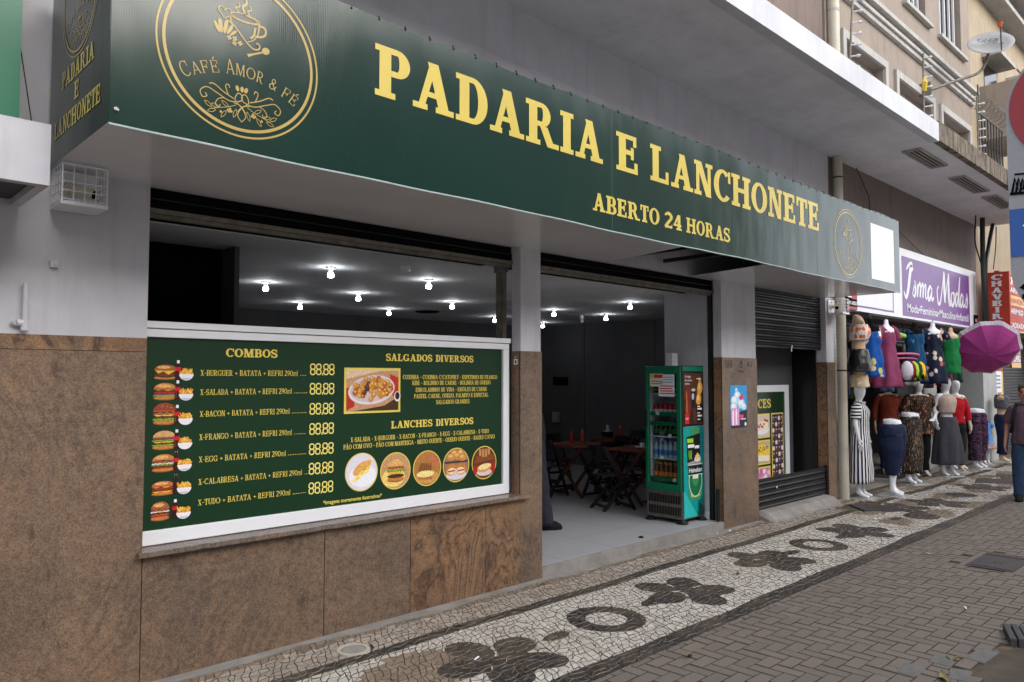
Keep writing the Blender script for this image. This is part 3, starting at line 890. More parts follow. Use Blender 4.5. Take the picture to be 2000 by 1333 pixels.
def logo(F, cx, cy, r):
    b = MB(); k = r / .445
    T = [.53, -.02, .55, .075]
    def P(pts): return [(cx + (x * T[0] + T[1]) * k, cy + (y * T[2] + T[3]) * k) for x, y in pts]
    def st(pts, w): F.stroke(b, P(pts), [q * k * .62 for q in w] if isinstance(w, list) else w * k * .62, 2)
    def el(x, y, rx, ry, a=0, n=14):
        X, Y = P([(x, y)])[0]
        F.ell(b, X, Y, rx * k * T[0], ry * k * T[0] * 1.05, 2, n, a)
    F.ring(b, cx, cy, .437 * k, .010 * k, 2, 96); F.ring(b, cx, cy, .402 * k, .016 * k, 2, 96)
    # cup
    st([(.055 + .15 * math.cos(R(a)), .228 + .038 * math.sin(R(a)) - .0 * a) for a in range(0, 361, 12)], .009)
    st([(.055 + .13 * math.cos(R(a)), .226 + .028 * math.sin(R(a))) for a in range(-150, 100, 10)], .007)
    st(cat((-.095, .225), (-.09, .16), (-.075, .125)), .014)
    st(cat((.205, .225), (.195, .12), (.15, .045), (.075, .0)), [.016 - .0006 * i for i in range(19)])
    st(cat((.165, .17), (.15, .09), (.115, .05)), .018)
    st(cat((.205, .2), (.265, .195), (.275, .14), (.235, .1), (.165, .085)), .018)
    for ox, h, w in ((-.02, .1, .01), (.05, .17, .018), (.1, .1, .01)):
        st(cat((ox + .01, .262), (ox - .02, .262 + h * .4), (ox + .02, .262 + h * .7), (ox, .262 + h)), w)
    # heart
    st(cat((-.15, .165), (-.215, .225), (-.2, .265), (-.165, .262), (-.15, .24), (-.135, .262), (-.1, .265), (-.09, .22), (-.15, .165)), .008)
    # saucer swirl and spoon
    st(cat((-.13, .15), (-.06, .13), (.04, .03), (.13, -.04), (.19, -.04), (.215, -.01), (.2, .02), (.175, .015)), .013)
    st([(.09, -.125), (.14, -.1), (.255, -.045)], [.028, .016, .012])
    el(.28, -.028, .043, .034, .5)
    # croissant
    for i, (x, y, a, h, w) in enumerate(((-.225, .085, .5, .055, .03), (-.19, .105, .2, .07, .034), (-.14, .11, -.15, .072, .032), (-.095, .095, -.5, .06, .026), (-.06, .07, -.8, .045, .02))):
        el(x, y - .02, w * .62, h, a)
    for x, y, a in ((-.1, -.005, .6), (-.045, .0, .3), (-.05, -.045, -.4), (.01, -.03, .7)):
        for s_ in (-1, 1): el(x - s_ * .010 * math.sin(a), y + s_ * .010 * math.cos(a), .026, .009, a)
    # lettering on an arc
    txt = 'CAFÉ AMOR & FÉ'; lay = dict(w=.1, t=.07, h=.045, e=.05)
    tot = slab_w(txt, .14, **lay); cap0 = .062; x = 0; RR = .545; cyy = -.66
    tot_ang = 66; lw_ = R(66) * .57 / tot
    for i, c in enumerate(txt):
        Pg, W = slab(c, **lay)
        big = 1.35 if i in (0, 5, 12) else 1
        am = R(90 + tot_ang / 2 - (x + W / 2) / tot * tot_ang)
        for q in Pg:
            pts = []
            for gx, gy in q:
                lx = (gx - W / 2) * lw_; ly = gy * cap0 * (1.25 if i in (0, 5) else 1) - (.0)
                X = (RR + ly) * math.cos(am) + lx * math.sin(am); Y = (RR + ly) * math.sin(am) - lx * math.cos(am)
                pts.append((cx + X * k, cy + (Y + cyy) * k))
            F.poly(b, pts, 2)
        x += W + .14
    # flourish, mirrored
    T[:] = [.74, 0, .85, -.02]
    for s_ in (-1, 1):
        def m(*p): return [(s_ * x, y) for x, y in cat(*p)]
        st(m((.0, -.31), (.05, -.27), (.03, -.225), (.0, -.235), (.01, -.27), (.09, -.285), (.18, -.255), (.25, -.235), (.295, -.265), (.28, -.3), (.25, -.29), (.262, -.272)), .008)
        st(m((.06, -.265), (.13, -.24), (.2, -.205), (.235, -.21)), .009)
        st(m((.1, -.25), (.12, -.2), (.1, -.185), (.09, -.205)), .008)
        st(m((.13, -.275), (.17, -.29), (.19, -.325), (.165, -.34), (.155, -.32)), .007)
        st(m((-.03, -.34), (.01, -.3), (.06, -.29)), .007)
        st(m((.0, -.31), (.03, -.36), (.0, -.4)), .007)
        st(m((.04, -.3), (.1, -.325), (.17, -.345), (.22, -.36)), .005)
        for x, y in ((.085, -.335), (.1, -.345), (.092, -.352), (.075, -.348), (.15, -.365)): el(s_ * x, y, .009, .009, 0, 10)
        for x, y, a in ((.12, -.31, .5), (.13, -.375, -.9), (.19, -.335, .2), (.215, -.37, -.3), (.05, -.355, -1.2), (.24, -.335, .5)):
            st([(s_ * (x + .03 * math.cos(a) * t + .010 * q * (1 - t * t) * -math.sin(a)), y + .03 * math.sin(a) * t + .010 * q * (1 - t * t) * math.cos(a)) for q, t in [(1, -1 + .25 * i) for i in range(9)] + [(-1, 1 - .25 * i) for i in range(9)]], .0045)
    for x, a in ((-.035, .3), (0, 0), (.03, -.3)):
        el(x, -.195, .013, .02, a)
    return b
logo(F, 1.708, 3.553, .445).build('emblem', m_gold, sg)
logo(F, 9.5, 3.512, .43).build('emblem', m_gold, sg)
b = MB(); F.rect(b, 10.235, 3.145, 11.044, 3.882, 1); b.build('blank_label', m_vw, sg)
F2 = Flat((SX0 - .004, 4.895, 0), (0, -1, 0), (0, 0, 1), .0012)
logo(F2, .56, 3.86, .34).build('emblem', m_gold, sg)
for w_, a_, c_, z_ in (('PADARIA', .25, .84, 3.42), ('E', .5, .585, 3.30), ('LANCHONETE', .12, .96, 3.17)):
    b = MB(); slab_text(F2, b, w_, a_, c_, z_, .095, 2, .05, **BOLD); b.build('lettering', m_vy, sg)

# ================================================================ menu board in the window
MY = 5.02
mb = thing('menu_board', 'green menu board with burger combos and prices in a white frame on the window sill', 'menu board', (3.2, 5.02, .8))
m_mg = M('menu_green_print', (14, 50, 26), .3, .45, var=.05, vs=3)
m_my = ink((228, 204, 92))
m_mo = ink((240, 222, 120))
pn = part(mb, 'panel', m_mg, lambda b: b.box(1.625, 4.735, MY + .002, MY + .03, .86, 2.12))
def frame(b):
    b.box(1.623, 4.80, MY - .022, MY + .035, .805, .893); b.box(4.727, 4.80, MY - .022, MY + .035, .893, 2.106)
    b.box(1.623, 4.80, MY - .022, MY + .035, 2.106, 2.158)
    b.box(1.623, 1.655, MY - .02, MY + .035, .893, 2.106)
part(mb, 'frame', m_white, frame, bevel=.004)
part(mb, 'top_rail', m_white, lambda b: (b.box(1.623, 4.81, MY - .034, MY + .04, 2.163, 2.206), b.box(1.623, 4.80, MY - .0, MY + .03, 2.1585, 2.1625)), bevel=.004)
F = Flat((0, MY + .002, 0), (1, 0, 0), (0, 0, 1), .0007)
tx = MB()
for w_, a_, c_, z_ in (('COMBOS', 2.168, 2.538, 1.99), ('SALGADOS', 3.465, 3.925, 1.983), ('DIVERSOS', 3.965, 4.381, 1.983), ('LANCHES', 3.519, 3.93, 1.445), ('DIVERSOS', 3.97, 4.382, 1.445)):
    hd = MB(); slab_text(F, hd, w_, a_, c_, z_, .058, 2, .05, **BOLD); hd.build('heading', m_my, mb)
combos = [('X-BURGUER', 1.862, 1.84), ('X-SALADA', 1.735, 1.71), ('X-BACON', 1.592, 1.552), ('X-FRANGO', 1.44, 1.395), ('X-EGG', 1.294, 1.255), ('X-CALABRESA', 1.148, 1.108), ('X-TUDO', 1.014, .95)]
ends = [2.70, 2.655, 2.64, 2.66, 2.615, 2.745, 2.655]
for (nme, z, _), e in zip(combos, ends):
    slab_text(F, tx, nme + ' + BATATA + REFRI 290ml', 2.0, e, z, .038, 2, .05, **REG)
    n = max(3, int((2.785 - e - .02) / .0135))
    for i in range(n): F.rect(tx, e + .02 + i * .0135, z + .002, e + .025 + i * .0135, z + .007, 2)
for t, a, c, z in (('COXINHA - COXINHA C/CATUPIRY - ESPETINHO DE FRANGO', 3.63, 4.669, 1.837), ('KIBE - BOLINHO DE CARNE - BOLINHA DE QUEIJO', 3.722, 4.588, 1.789),
                   ('ENROLADINHO DE VINA - RISÓLES DE CARNE', 3.759, 4.545, 1.732), ('PASTEL CARNE, QUEIJO, PALMITO E ESPECIAL', 3.743, 4.563, 1.68), ('SALGADOS GRANDES', 3.972, 4.34, 1.627)):
    slab_text(F, tx, t, a, c, z, .035, 2, .05, w=.17, t=.11, h=.075, e=.06)
slab_text(F, tx, 'X-SALADA - X-BURGUER - X-BACON - X-FRANGO - X-EGG - X-CALABRESA - X-TUDO', 3.148, 4.57, 1.358, .036, 2, .05, w=.17, t=.11, h=.075, e=.06)
slab_text(F, tx, 'PÃO COM OVO - PÃO COM MANTEIGA - MISTO QUENTE - QUEIJO QUENTE - BAURU C/OVO', 3.086, 4.639, 1.306, .036, 2, .05, w=.17, t=.11, h=.075, e=.06)
sans(F, tx, '*imagens meramente ilustrativas*', 2.919, 3.436, .914, .03, 2, .015)
tx.build('text', m_my, mb)
def seg8(x, y, w, h, t):
    for a, c in ((y, y + h),):
        k = .009; hm = h / 2
        for q in (0, 1):
            y0, y1 = y + q * hm + .001, y + (q + 1) * hm - .001
            L = [(x + k, y0), (x + w - k, y0), (x + w, y0 + k), (x + w, y1 - k), (x + w - k, y1), (x + k, y1), (x, y1 - k), (x, y0 + k), (x + k, y0)]
            F.stroke(pr, L, t * 1.1, 2)
for z in (1.872, 1.729, 1.582, 1.435, 1.288, 1.146, 1.004):
    pr = MB()
    for x in (2.803, 2.852, 2.912, 2.961): seg8(x, z, .036, .078, .0085)
    F.rect(pr, 2.899, z - .006, 2.907, z + .012, 2)
    pr.build('price', ink((240, 222, 120)), mb)
I = lambda c: ink(c, .42, .05, 60) if min(c) > 180 else ink(c, .42, .3, 90)
bun, bunD, bunL, meat, chee, lett, tom, onion = I((196, 128, 62)), I((160, 92, 42)), I((222, 168, 104)), I((84, 44, 30)), I((240, 180, 44)), I((104, 150, 52)), I((178, 40, 34)), I((146, 70, 110))
red, dark, wht, fry, fryD, glass = I((200, 26, 34)), I((52, 16, 16)), I((232, 230, 236)), I((236, 176, 58)), I((206, 132, 34)), I((150, 150, 160))
def wavy(b, F, x0, x1, y, h, m, lay, am=.006, k=9):
    b.mat(m)
    F.stroke(b, [(x0 + (x1 - x0) * i / 14, y + am * math.sin(i * k)) for i in range(15)], h, lay)
def burger(b, F, x, y, w, h, layers, lay=3, bc=None):
    cx = x + w / 2; n = len(layers); h0 = h * .2; h1 = h * .34
    b.mat(bunD); F.ell(b, cx, y + h0 * .6, w * .48, h0 * .62, lay)
    b.mat(bun); F.ell(b, cx, y + h0 * .72, w * .465, h0 * .45, lay + .2)
    step = (h - h0 - h1) / max(n, 1)
    for i, k in enumerate(layers):
        yy = y + h0 + step * (i + .5)
        if k == 'm': b.mat(meat); F.ell(b, cx, yy, w * .48, step * .75, lay + .5); b.mat(I((112, 62, 40))); F.ell(b, cx, yy + step * .15, w * .36, step * .4, lay + .7)
        elif k == 'c': b.mat(chee); F.poly(b, [(cx - w * .46, yy + step * .4), (cx + w * .46, yy + step * .4), (cx + w * .3, yy - step * .2), (cx + w * .12, yy - step * .9), (cx - w * .1, yy), (cx - w * .3, yy - step * .6)], lay + 1)
        elif k == 'l': wavy(b, F, x, x + w, yy, step * .9, lett, lay + .8, step * .3); wavy(b, F, x + w * .1, x + w * .9, yy + step * .15, step * .3, I((150, 190, 80)), lay + 1, step * .3, 7)
        elif k == 't': wavy(b, F, x + w * .06, x + w * .94, yy, step * .8, tom, lay + .8, step * .1)
        elif k == 'o': wavy(b, F, x + w * .04, x + w * .96, yy, step * .6, onion, lay + .8, step * .1)
        elif k == 'b': wavy(b, F, x + w * .02, x + w * .98, yy, step * .9, I((142, 56, 44)), lay + .8, step * .35, 5); wavy(b, F, x + w * .1, x + w * .9, yy, step * .25, I((206, 140, 112)), lay + 1, step * .35, 5)
        elif k == 'e': wavy(b, F, x + w * .02, x + w * .98, yy, step * .8, wht, lay + .8, step * .3, 4); b.mat(chee); F.ell(b, cx, yy, w * .13, step * .5, lay + 1.2)
    top = y + h0 + step * n
    b.mat(bunD); F.ell(b, cx, top - h1 * .08, w * .47, h1 * 1.05, lay + 1.3, 28, 0, -6, 186)
    b.mat(bc or bun); F.ell(b, cx, top, w * .455, h1 * .92, lay + 1.6, 28, 0, 0, 180)
    b.mat(bunL); F.ell(b, cx - w * .08, top + h1 * .45, w * .28, h1 * .3, lay + 1.9)
    b.mat(wht)
    rr = random.Random(int(x * 999 + y * 77))
    for i in range(9): F.ell(b, cx + rr.uniform(-.3, .3) * w, top + h1 * rr.uniform(.35, .8) * .9, w * .014, w * .009, lay + 2.2, 6)
def bottle_f(b, F, x, y, w, h, lay=3):
    pr_ = [(.44, 0), (.5, .05), (.48, .3), (.42, .42), (.5, .58), (.36, .72), (.22, .82), (.2, .98), (.0, 1.)]
    L = [(x + w / 2 - a * w, y + c * h) for a, c in pr_]; Rr = [(x + w / 2 + a * w, y + c * h) for a, c in reversed(pr_)]
    b.mat(dark); F.poly(b, L + Rr, lay)
    b.mat(red); F.rect(b, x + .03 * w, y + .44 * h, x + .97 * w, y + .64 * h, lay + .4)
    b.mat(wht); F.rect(b, x + w * .28, y + .84 * h, x + w * .72, y + h, lay + .4)
    b.mat(I((150, 60, 50))); F.rect(b, x + w * .2, y + .1 * h, x + w * .3, y + .4 * h, lay + .4)
def fries(b, F, x, y, w, h, lay=4):
    rr = random.Random(int(y * 1000))
    b.mat(fryD); F.ell(b, x + w / 2, y + h * .5, w * .47, h * .34, lay)
    for i in range(26):
        a = rr.uniform(-.9, .9); px = x + w * rr.uniform(.08, .92); py = y + h * rr.uniform(.48, .74)
        b.mat(fry if i % 3 else I((250, 208, 98)))
        F.stroke(b, [(px - math.sin(a) * .012, py - .008), (px + math.sin(a) * w * .18, py + math.cos(a) * h * .2)], w * .055, lay + .4)
    b.mat(wht); F.ell(b, x + w / 2, y + h * .47, w * .5, h * .47, lay + 1, 24, 0, 180, 360)
    b.mat(I((190, 190, 204))); F.ell(b, x + w / 2, y + h * .18, w * .3, h * .14, lay + 1.3, 18, 0, 180, 360)
kinds = [('mc', None, .098), ('lotmc', None, .112), ('lmcbm', I((150, 62, 36)), .142), ('lmclot', I((206, 160, 104)), .124), ('tmlebm', None, .115), ('cmtc', I((190, 110, 54)), .092), ('tbmebt', bunL, .122)]
for (nme, zt, zb), (ly, bc, hh) in zip(combos, kinds):
    b = MB()
    y = zb - .004
    burger(b, F, 1.704, y, .148 if nme != 'X-TUDO' else .118, hh, ly, 2, bc)
    bottle_f(b, F, 1.836, y + .004, .038, .122, 4)
    fries(b, F, 1.862, y - .004, .092, .088, 5)
    b.build('food_picture', None, mb)
# photo of the platter
b = MB(); rr = random.Random(11)
b.mat(m_my); F.rect(b, 3.086, 1.575, 3.605, 1.926, 2)
b.mat(I((196, 150, 112))); F.rect(b, 3.105, 1.592, 3.586, 1.908, 2.8)
b.mat(I((224, 196, 164))); F.poly(b, [(3.105, 1.84), (3.4, 1.90), (3.586, 1.908), (3.105, 1.908)], 3.2)
b.mat(I((186, 48, 28))); F.poly(b, [(3.105, 1.60), (3.18, 1.63), (3.16, 1.78), (3.105, 1.77)], 3.4); F.poly(b, [(3.5, 1.88), (3.586, 1.85), (3.586, 1.7), (3.53, 1.7)], 3.4)
b.mat(I((70, 46, 26))); F.poly(b, [(3.16, 1.592), (3.586, 1.592), (3.586, 1.7), (3.45, 1.63)], 3.6)
b.mat(I((226, 214, 220))); F.ell(b, 3.335, 1.755, .215, .112, 4, 36, .12)
b.mat(I((205, 190, 196))); F.ell(b, 3.335, 1.76, .195, .097, 4.4, 36, .12)
b.mat(wht); F.ell(b, 3.575, 1.70, .03, .04, 4.2); b.mat(dark); F.ell(b, 3.575, 1.705, .022, .03, 4.6)
for i in range(70):
    a, r = rr.uniform(0, 2 * PI), rr.uniform(0, 1) ** .5
    x, y = 3.335 + .18 * r * math.cos(a), 1.765 + .085 * r * math.sin(a)
    dk = abs(x - 3.29) < .03 and y < 1.83
    b.mat(I((92, 48, 26)) if dk else (I((206, 138, 56)) if i % 3 else I((176, 96, 36)))); F.ell(b, x, y, .022, .02, 5 + i * .12, 12, a)
    b.mat(I((130, 74, 44)) if dk else I((238, 186, 96))); F.ell(b, x - .003, y + .006, .011, .009, 5.06 + i * .12, 8, a)
b.build('food_picture', None, mb)
# round photos
cs = [(3.248, 1.125, .147), (3.565, 1.108, .147), (3.882, 1.102, .146), (4.193, 1.104, .146), (4.514, 1.10, .146)]
for q, (x, y, r) in enumerate(cs):
    b = MB(); b.mat(m_my); F.ell(b, x, y, r, r, 2, 44)
    b.mat([I((222, 216, 226)), I((196, 150, 104)), I((176, 120, 62)), I((150, 112, 90)), I((104, 52, 30))][q]); F.ell(b, x, y, r - .008, r - .008, 2.8, 44)
    if q == 0:
        b.mat(I((238, 236, 244))); F.ell(b, x + .01, y - .03, .12, .085, 3.4); b.mat(bunL); F.ell(b, x, y + .03, .088, .04, 4, 24, .5); b.mat(I((228, 170, 84))); F.ell(b, x + .012, y + .042, .085, .028, 4.5, 24, .5)
        for i in range(16): b.mat(I((244, 206, 70)) if i % 2 else I((250, 230, 150))); F.ell(b, x - .07 + i * .0085, y - .055 + i * .005 + rr.uniform(-.01, .01), .018, .013, 5 + i * .1, 8)
    elif q == 1:
        b.mat(I((236, 206, 120))); F.ell(b, x - .02, y - .05, .11, .075, 3.4); burger(b, F, x - .085, y - .09, .17, .19, 'mclt', 4, bunL)
    elif q == 2:
        b.mat(I((206, 150, 82))); F.ell(b, x, y - .07, .115, .055, 3.4)
        b.mat(I((150, 92, 44))); F.poly(b, [(x - .1, y - .02), (x + .04, y - .03), (x + .05, y + .02), (x - .07, y + .05)], 4); b.mat(I((236, 214, 140))); F.ell(b, x - .02, y - .045, .09, .028, 4.5)
        b.mat(I((170, 110, 56))); F.poly(b, [(x - .09, y - .085), (x + .05, y - .095), (x + .05, y - .065), (x - .09, y - .055)], 4.2)
        b.mat(I((92, 52, 26)))
        for i in range(6): F.stroke(b, [(x - .085 + i * .022, y - .018), (x - .06 + i * .02, y + .045)], .006, 5)
        b.mat(I((190, 112, 74))); F.stroke(b, [(x + .02, y + .11), (x + .11, y + .02)], .06, 4.4); b.mat(I((120, 64, 70))); F.stroke(b, [(x + .05, y + .115), (x + .12, y + .05)], .014, 5)
    elif q == 3:
        b.mat(I((60, 50, 56))); F.rect(b, x - .13, y + .018, x + .13, y + .034, 3.4); b.mat(I((214, 206, 220))); F.ell(b, x, y - .08, .11, .045, 3.4)
        for dx, dy in ((-.06, .07), (.01, .075), (.07, .06), (-.02, .1), (.05, .1)): b.mat(I((200, 138, 70))); F.ell(b, x + dx, y + dy, .042, .03, 4 + dx); b.mat(I((232, 184, 110))); F.ell(b, x + dx - .006, y + dy + .01, .022, .012, 5)
        for dx in (-.055, .05): b.mat(I((190, 124, 62))); F.ell(b, x + dx, y - .035, .062, .05, 5.2); b.mat(I((236, 212, 170))); F.ell(b, x + dx * .9, y - .05, .05, .028, 5.6); b.mat(tom); F.stroke(b, [(x + dx - .04, y - .05), (x + dx + .04, y - .045)], .012, 6)
    else:
        b.mat(I((130, 72, 36))); F.poly(b, [(x - .11, y + .0), (x + .12, y + .02), (x + .11, y + .07), (x - .09, y + .06)], 3.4); b.mat(I((196, 140, 84)))
        for i in range(4): F.rect(b, x - .06 + i * .034, y + .05, x - .034 + i * .034, y + .12, 3.2)
        b.mat(I((170, 34, 30))); F.ell(b, x - .09, y - .06, .04, .04, 3.6); F.ell(b, x + .1, y - .05, .03, .05, 3.6)
        b.mat(I((214, 196, 196))); F.ell(b, x, y - .085, .09, .03, 4); b.mat(I((206, 158, 92))); F.ell(b, x, y - .045, .085, .036, 4.6, 24, .15); b.mat(I((240, 216, 150))); F.ell(b, x + .004, y - .034, .076, .024, 5, 24, .15)
    b.build('food_picture', None, mb)

# ================================================================ small things on the bakery front
def cage(x0, name_l, tail, end):
    t = thing('camera_cage', name_l, 'cage', (x0 + .11, 4.9, 2.81))
    y0, y1, z0, z1, x1 = 4.67, 4.89, 2.815, 3.03, x0 + .225
    part(t, 'base_plate', m_white, lambda b: (b.box(x0 - .008, x1 + .006, y0 - .006, y1, z0 - .012, z0 + .01), b.box(x0, x1, y1 - .006, y1, z0, z1)), bevel=.002)
    def wires(b):
        r = .0028
        for i in range(5):
            x = x0 + (x1 - x0) * i / 4; b.tube([(x, y0, z0), (x, y0, z1)], r, 5)
            y = y0 + (y1 - y0) * i / 4
            for xx in (x0, x1): b.tube([(xx, y, z0), (xx, y, z1)], r, 5)
        for i in range(5):
            z = z0 + .02 + (z1 - z0 - .02) * i / 4
            b.tube([(x0, y1, z), (x0, y0, z), (x1, y0, z), (x1, y1, z)], r, 5)
        b.tube([(x0, y0, z1), (x1, y0, z1)], .006, 6); b.tube([(x0, y0, z1), (x0, y1, z1)], .006, 6); b.tube([(x0, y0, z0), (x0, y0, z1)], .005, 6); b.tube([(x1, y0, z0), (x1, y0, z1)], .005, 6)
    part(t, 'wire_grid', m_white, wires)
    c = thing('security_camera', end, 'security camera', (x0 + .11, 4.87, 2.92))
    m = M('cream_plastic', (214, 208, 188), .4)
    part(c, 'mount', m, lambda b: b.lathe([(.045, 0), (.045, .012), (.03, .02), (.02, .05)], (0, 0, 0), 16, True, Matrix.Translation((x0 + .07, 4.882, 2.925)) @ Matrix.Rotation(R(90), 4, 'X')), smooth=False)
    a = Vector((x0 + .085, 4.82, 2.93)); d = Vector((.095 * tail, -.07, -.035))
    bd = part(c, 'body', m, lambda b: b.tube([a - d * .25, a, a + d], [.02, .027, .03], 14))
    part(bd, 'lens', m_void, lambda b: b.tube([a + d * 1.0, a + d * 1.03], [.026, .026], 14))
cage(1.085, 'white wire cage under the left end of the bakery sign', 1, 'cream bullet camera inside the cage at the left end of the sign')
cage(11.38, 'wire cage with camera on the pillar beside the drainpipe', -1, 'cream camera inside the cage next to the beige drainpipe')
b = MB(); b.tube([(.968, 4.87, 2.13), (.968, 4.87, 2.372)], .0145, 10); b.tube([(.968, 4.87, 2.11), (.968, 4.87, 2.17)], .02, 10); b.tube([(.968, 4.87, 2.152), (.93, 4.87, 2.152)], .02, 10); b.tube([(.93, 4.87, 2.152), (.918, 4.89, 2.15)], .018, 10)
b.box(.955, .982, 4.88, 4.9, 2.34, 2.352)
tag(b.build('conduit_pipe', m_pvcw, smooth=False), 'short white painted conduit stub with elbow above the brown granite', 'pipe')
b = MB(); b.box(1.085, 1.125, 4.875, 4.899, 2.475, 2.515); b.tube([(1.112, 4.868, 2.495), (1.112, 4.88, 2.495)], .012, 8)
tag(b.build('junction_box', m_pvcw, bevel=.003), 'tiny white box fixed to the grey wall above the conduit stub', 'box')
# neighbour at the far left
nb = thing('neighbour_canopy', 'white canopy box of the neighbouring shop at the left edge', 'canopy', (.3, 4.5, 2.8))
def nbx(b):
    b.box(-3, .93, 4.24, 4.30, 2.795, 3.093); b.box(-3, .93, 4.30, 4.88, 2.95, 3.093); b.box(.885, .93, 4.30, 4.88, 2.795, 2.95); b.box(-3, .93, 4.24, 4.9, 3.0935, 3.10)
part(nb, 'casing', m_wall, nbx)
part(nb, 'underside', m_black, lambda b: b.box(-3, .88, 4.305, 4.88, 2.83, 2.84))
gs = thing('neighbour_sign', 'plain green panel standing on the white canopy at the left edge', 'sign', (0, 4.6, 3.1))
part(gs, 'panel', m_vinyl('bright_green_panel', (18, 104, 74), .3), lambda b: b.box(-3, .832, 4.45, 4.47, 3.102, 6))
for x in (-2, .4): part(gs, 'bracket', m_black, lambda b: b.box(x, x + .05, 4.472, 4.9, 4.0, 4.05))
b = MB(); b.tube([(.93, 4.6, 3.12), (.76, 4.7, 4.35)], .003, 5); b.box(.915, .95, 4.585, 4.62, 3.101, 3.13)
tag(b.build('stay_cable', m_black), 'thin dark stay cable rising beside the green panel at left', 'cable')
# poster, number, hook bar, stickers
po = thing('beer_poster', 'blue and pink poster of an iced drink stuck on the granite pillar', 'poster', (8.7, 4.89, 1.2))
FP = Flat((8.505, YF - .006, 1.222), (1, 0, 0), (0, 0, 1), .0006)
b = MB(); b.mat(I((40, 150, 214))); FP.rect(b, 0, 0, .405, .532, 0)
for x, y, r in ((.1, .34, .09), (.17, .4, .08), (.08, .26, .08), (.26, .3, .09), (.33, .26, .06), (.15, .47, .035)): b.mat(I((186, 220, 240))); FP.ell(b, x, y, r, r * .7, 1); b.mat(I((236, 244, 250))); FP.ell(b, x - .01, y + .015, r * .6, r * .4, 2)
b.mat(I((206, 60, 110))); FP.poly(b, [(.2, .38), (.3, .43), (.32, .36), (.24, .34)], 3)
b.mat(I((24, 28, 40))); FP.poly(b, [(0, 0), (.405, 0), (.405, .22), (.2, .2), (.02, .09)], 2.2)
b.mat(I((224, 150, 196))); FP.rect(b, .02, .03, .21, .245, 3); b.mat(I((244, 236, 246))); FP.rect(b, .04, .04, .075, .22, 4); FP.rect(b, .12, .04, .15, .23, 4)
b.mat(I((230, 60, 130))); FP.rect(b, .225, .12, .31, .16, 3.4); b.mat(I((235, 235, 240))); FP.rect(b, .24, .1, .37, .112, 4); FP.ell(b, .36, .04, .024, .024, 4)
b.build('sheet', None, po)
b = MB(); FN = Flat((8.385, YF - .005, 1.965), (1, 0, 0), (0, 0, 1), .0008)
slab_text(FN, b, '188', 0, .185, 0, .105, 1, .1, w=.16, t=.12, h=.06, e=.05)
for x, w_, z in ((.36, .07, .01), (.33, .12, -.045), (.55, .05, .03), (.63, .03, .03)): FN.rect(b, x, z, x + w_, z + .02, 1)
FN.ell(b, .40, .07, .03, .03, 1); FN.ell(b, .58, .06, .018, .03, 1); FN.ell(b, .655, .07, .012, .012, 1); FN.ell(b, .655, .03, .012, .012, 1)
tag(b.build('house_number', M('dull_bronze', (74, 66, 56), .5, .4, .5)), 'worn bronze house number 188 on top of the granite pillar', 'number')
b = MB(); b.box(8.25, 8.285, 4.93, 4.96, .1, .5); b.tube([(8.27, 4.95, .43), (8.325, 4.96, .43)], .01, 6); b.tube([(8.27, 4.95, .2), (8.325, 4.96, .2)], .01, 6)
tag(b.build('shutter_bolt', m_black, bevel=.004), 'black bolt bar standing at the foot of the granite pillar', 'bolt')
b = MB(); FL = Flat((4.8405, 5.0, 1.99), (0, -1, 0), (0, 0, 1), .0006)
b.mat(m_white); FL.rect(b, .02, -.02, .07, .03, 1); FL.rect(b, .03, .045, .055, .052, 1); b.mat(I((60, 60, 60))); FL.rect(b, .034, -.01, .056, .018, 2)
tag(b.build('sticker', None), 'small white sticker on the side of the pillar by the menu board', 'sticker')
# slatted barrier and sweets board in the third bay
ba = thing('slatted_barrier', 'low black ribbed metal barrier closing the narrow third bay', 'barrier', (10.2, 4.93, .1))
part(ba, 'slats', m_shut, lambda b: slats(b, 9.19, 11.30, .118, .515, .0795, 4.95))
part(ba, 'post', m_black, lambda b: (b.box(11.29, 11.325, 4.915, 4.96, .11, .545), b.tube([(11.3, 4.91, .43), (11.36, 4.905, .43)], .008, 6), b.tube([(11.3, 4.91, .2), (11.36, 4.905, .2)], .008, 6)))
part(ba, 'latch', m_white, lambda b: b.box(9.72, 9.74, 4.918, 4.925, .36, .39))
db = thing('sweets_board', 'green sweets board with dessert pictures in a white frame behind the barrier', 'menu board', (10.4, 5.38, .3))
part(db, 'frame', m_white, lambda b: (b.box(9.55, 11.03, 5.36, 5.40, 1.64, 1.74), b.box(10.90, 11.03, 5.36, 5.40, .25, 1.64), b.box(9.55, 9.64, 5.36, 5.4, .25, 1.64), b.box(9.64, 10.9, 5.36, 5.4, .25, .3)), bevel=.004)
part(db, 'panel', m_mg, lambda b: b.box(9.64, 10.9, 5.375, 5.39, .3, 1.64))
FD = Flat((0, 5.375, 0), (1, 0, 0), (0, 0, 1), .0008)
b = MB(); slab_text(FD, b, 'DOCES', 9.82, 10.47, 1.41, .13, 2, .06, **BOLD); b.build('heading', m_my, db)
b = MB(); rr = random.Random(4)
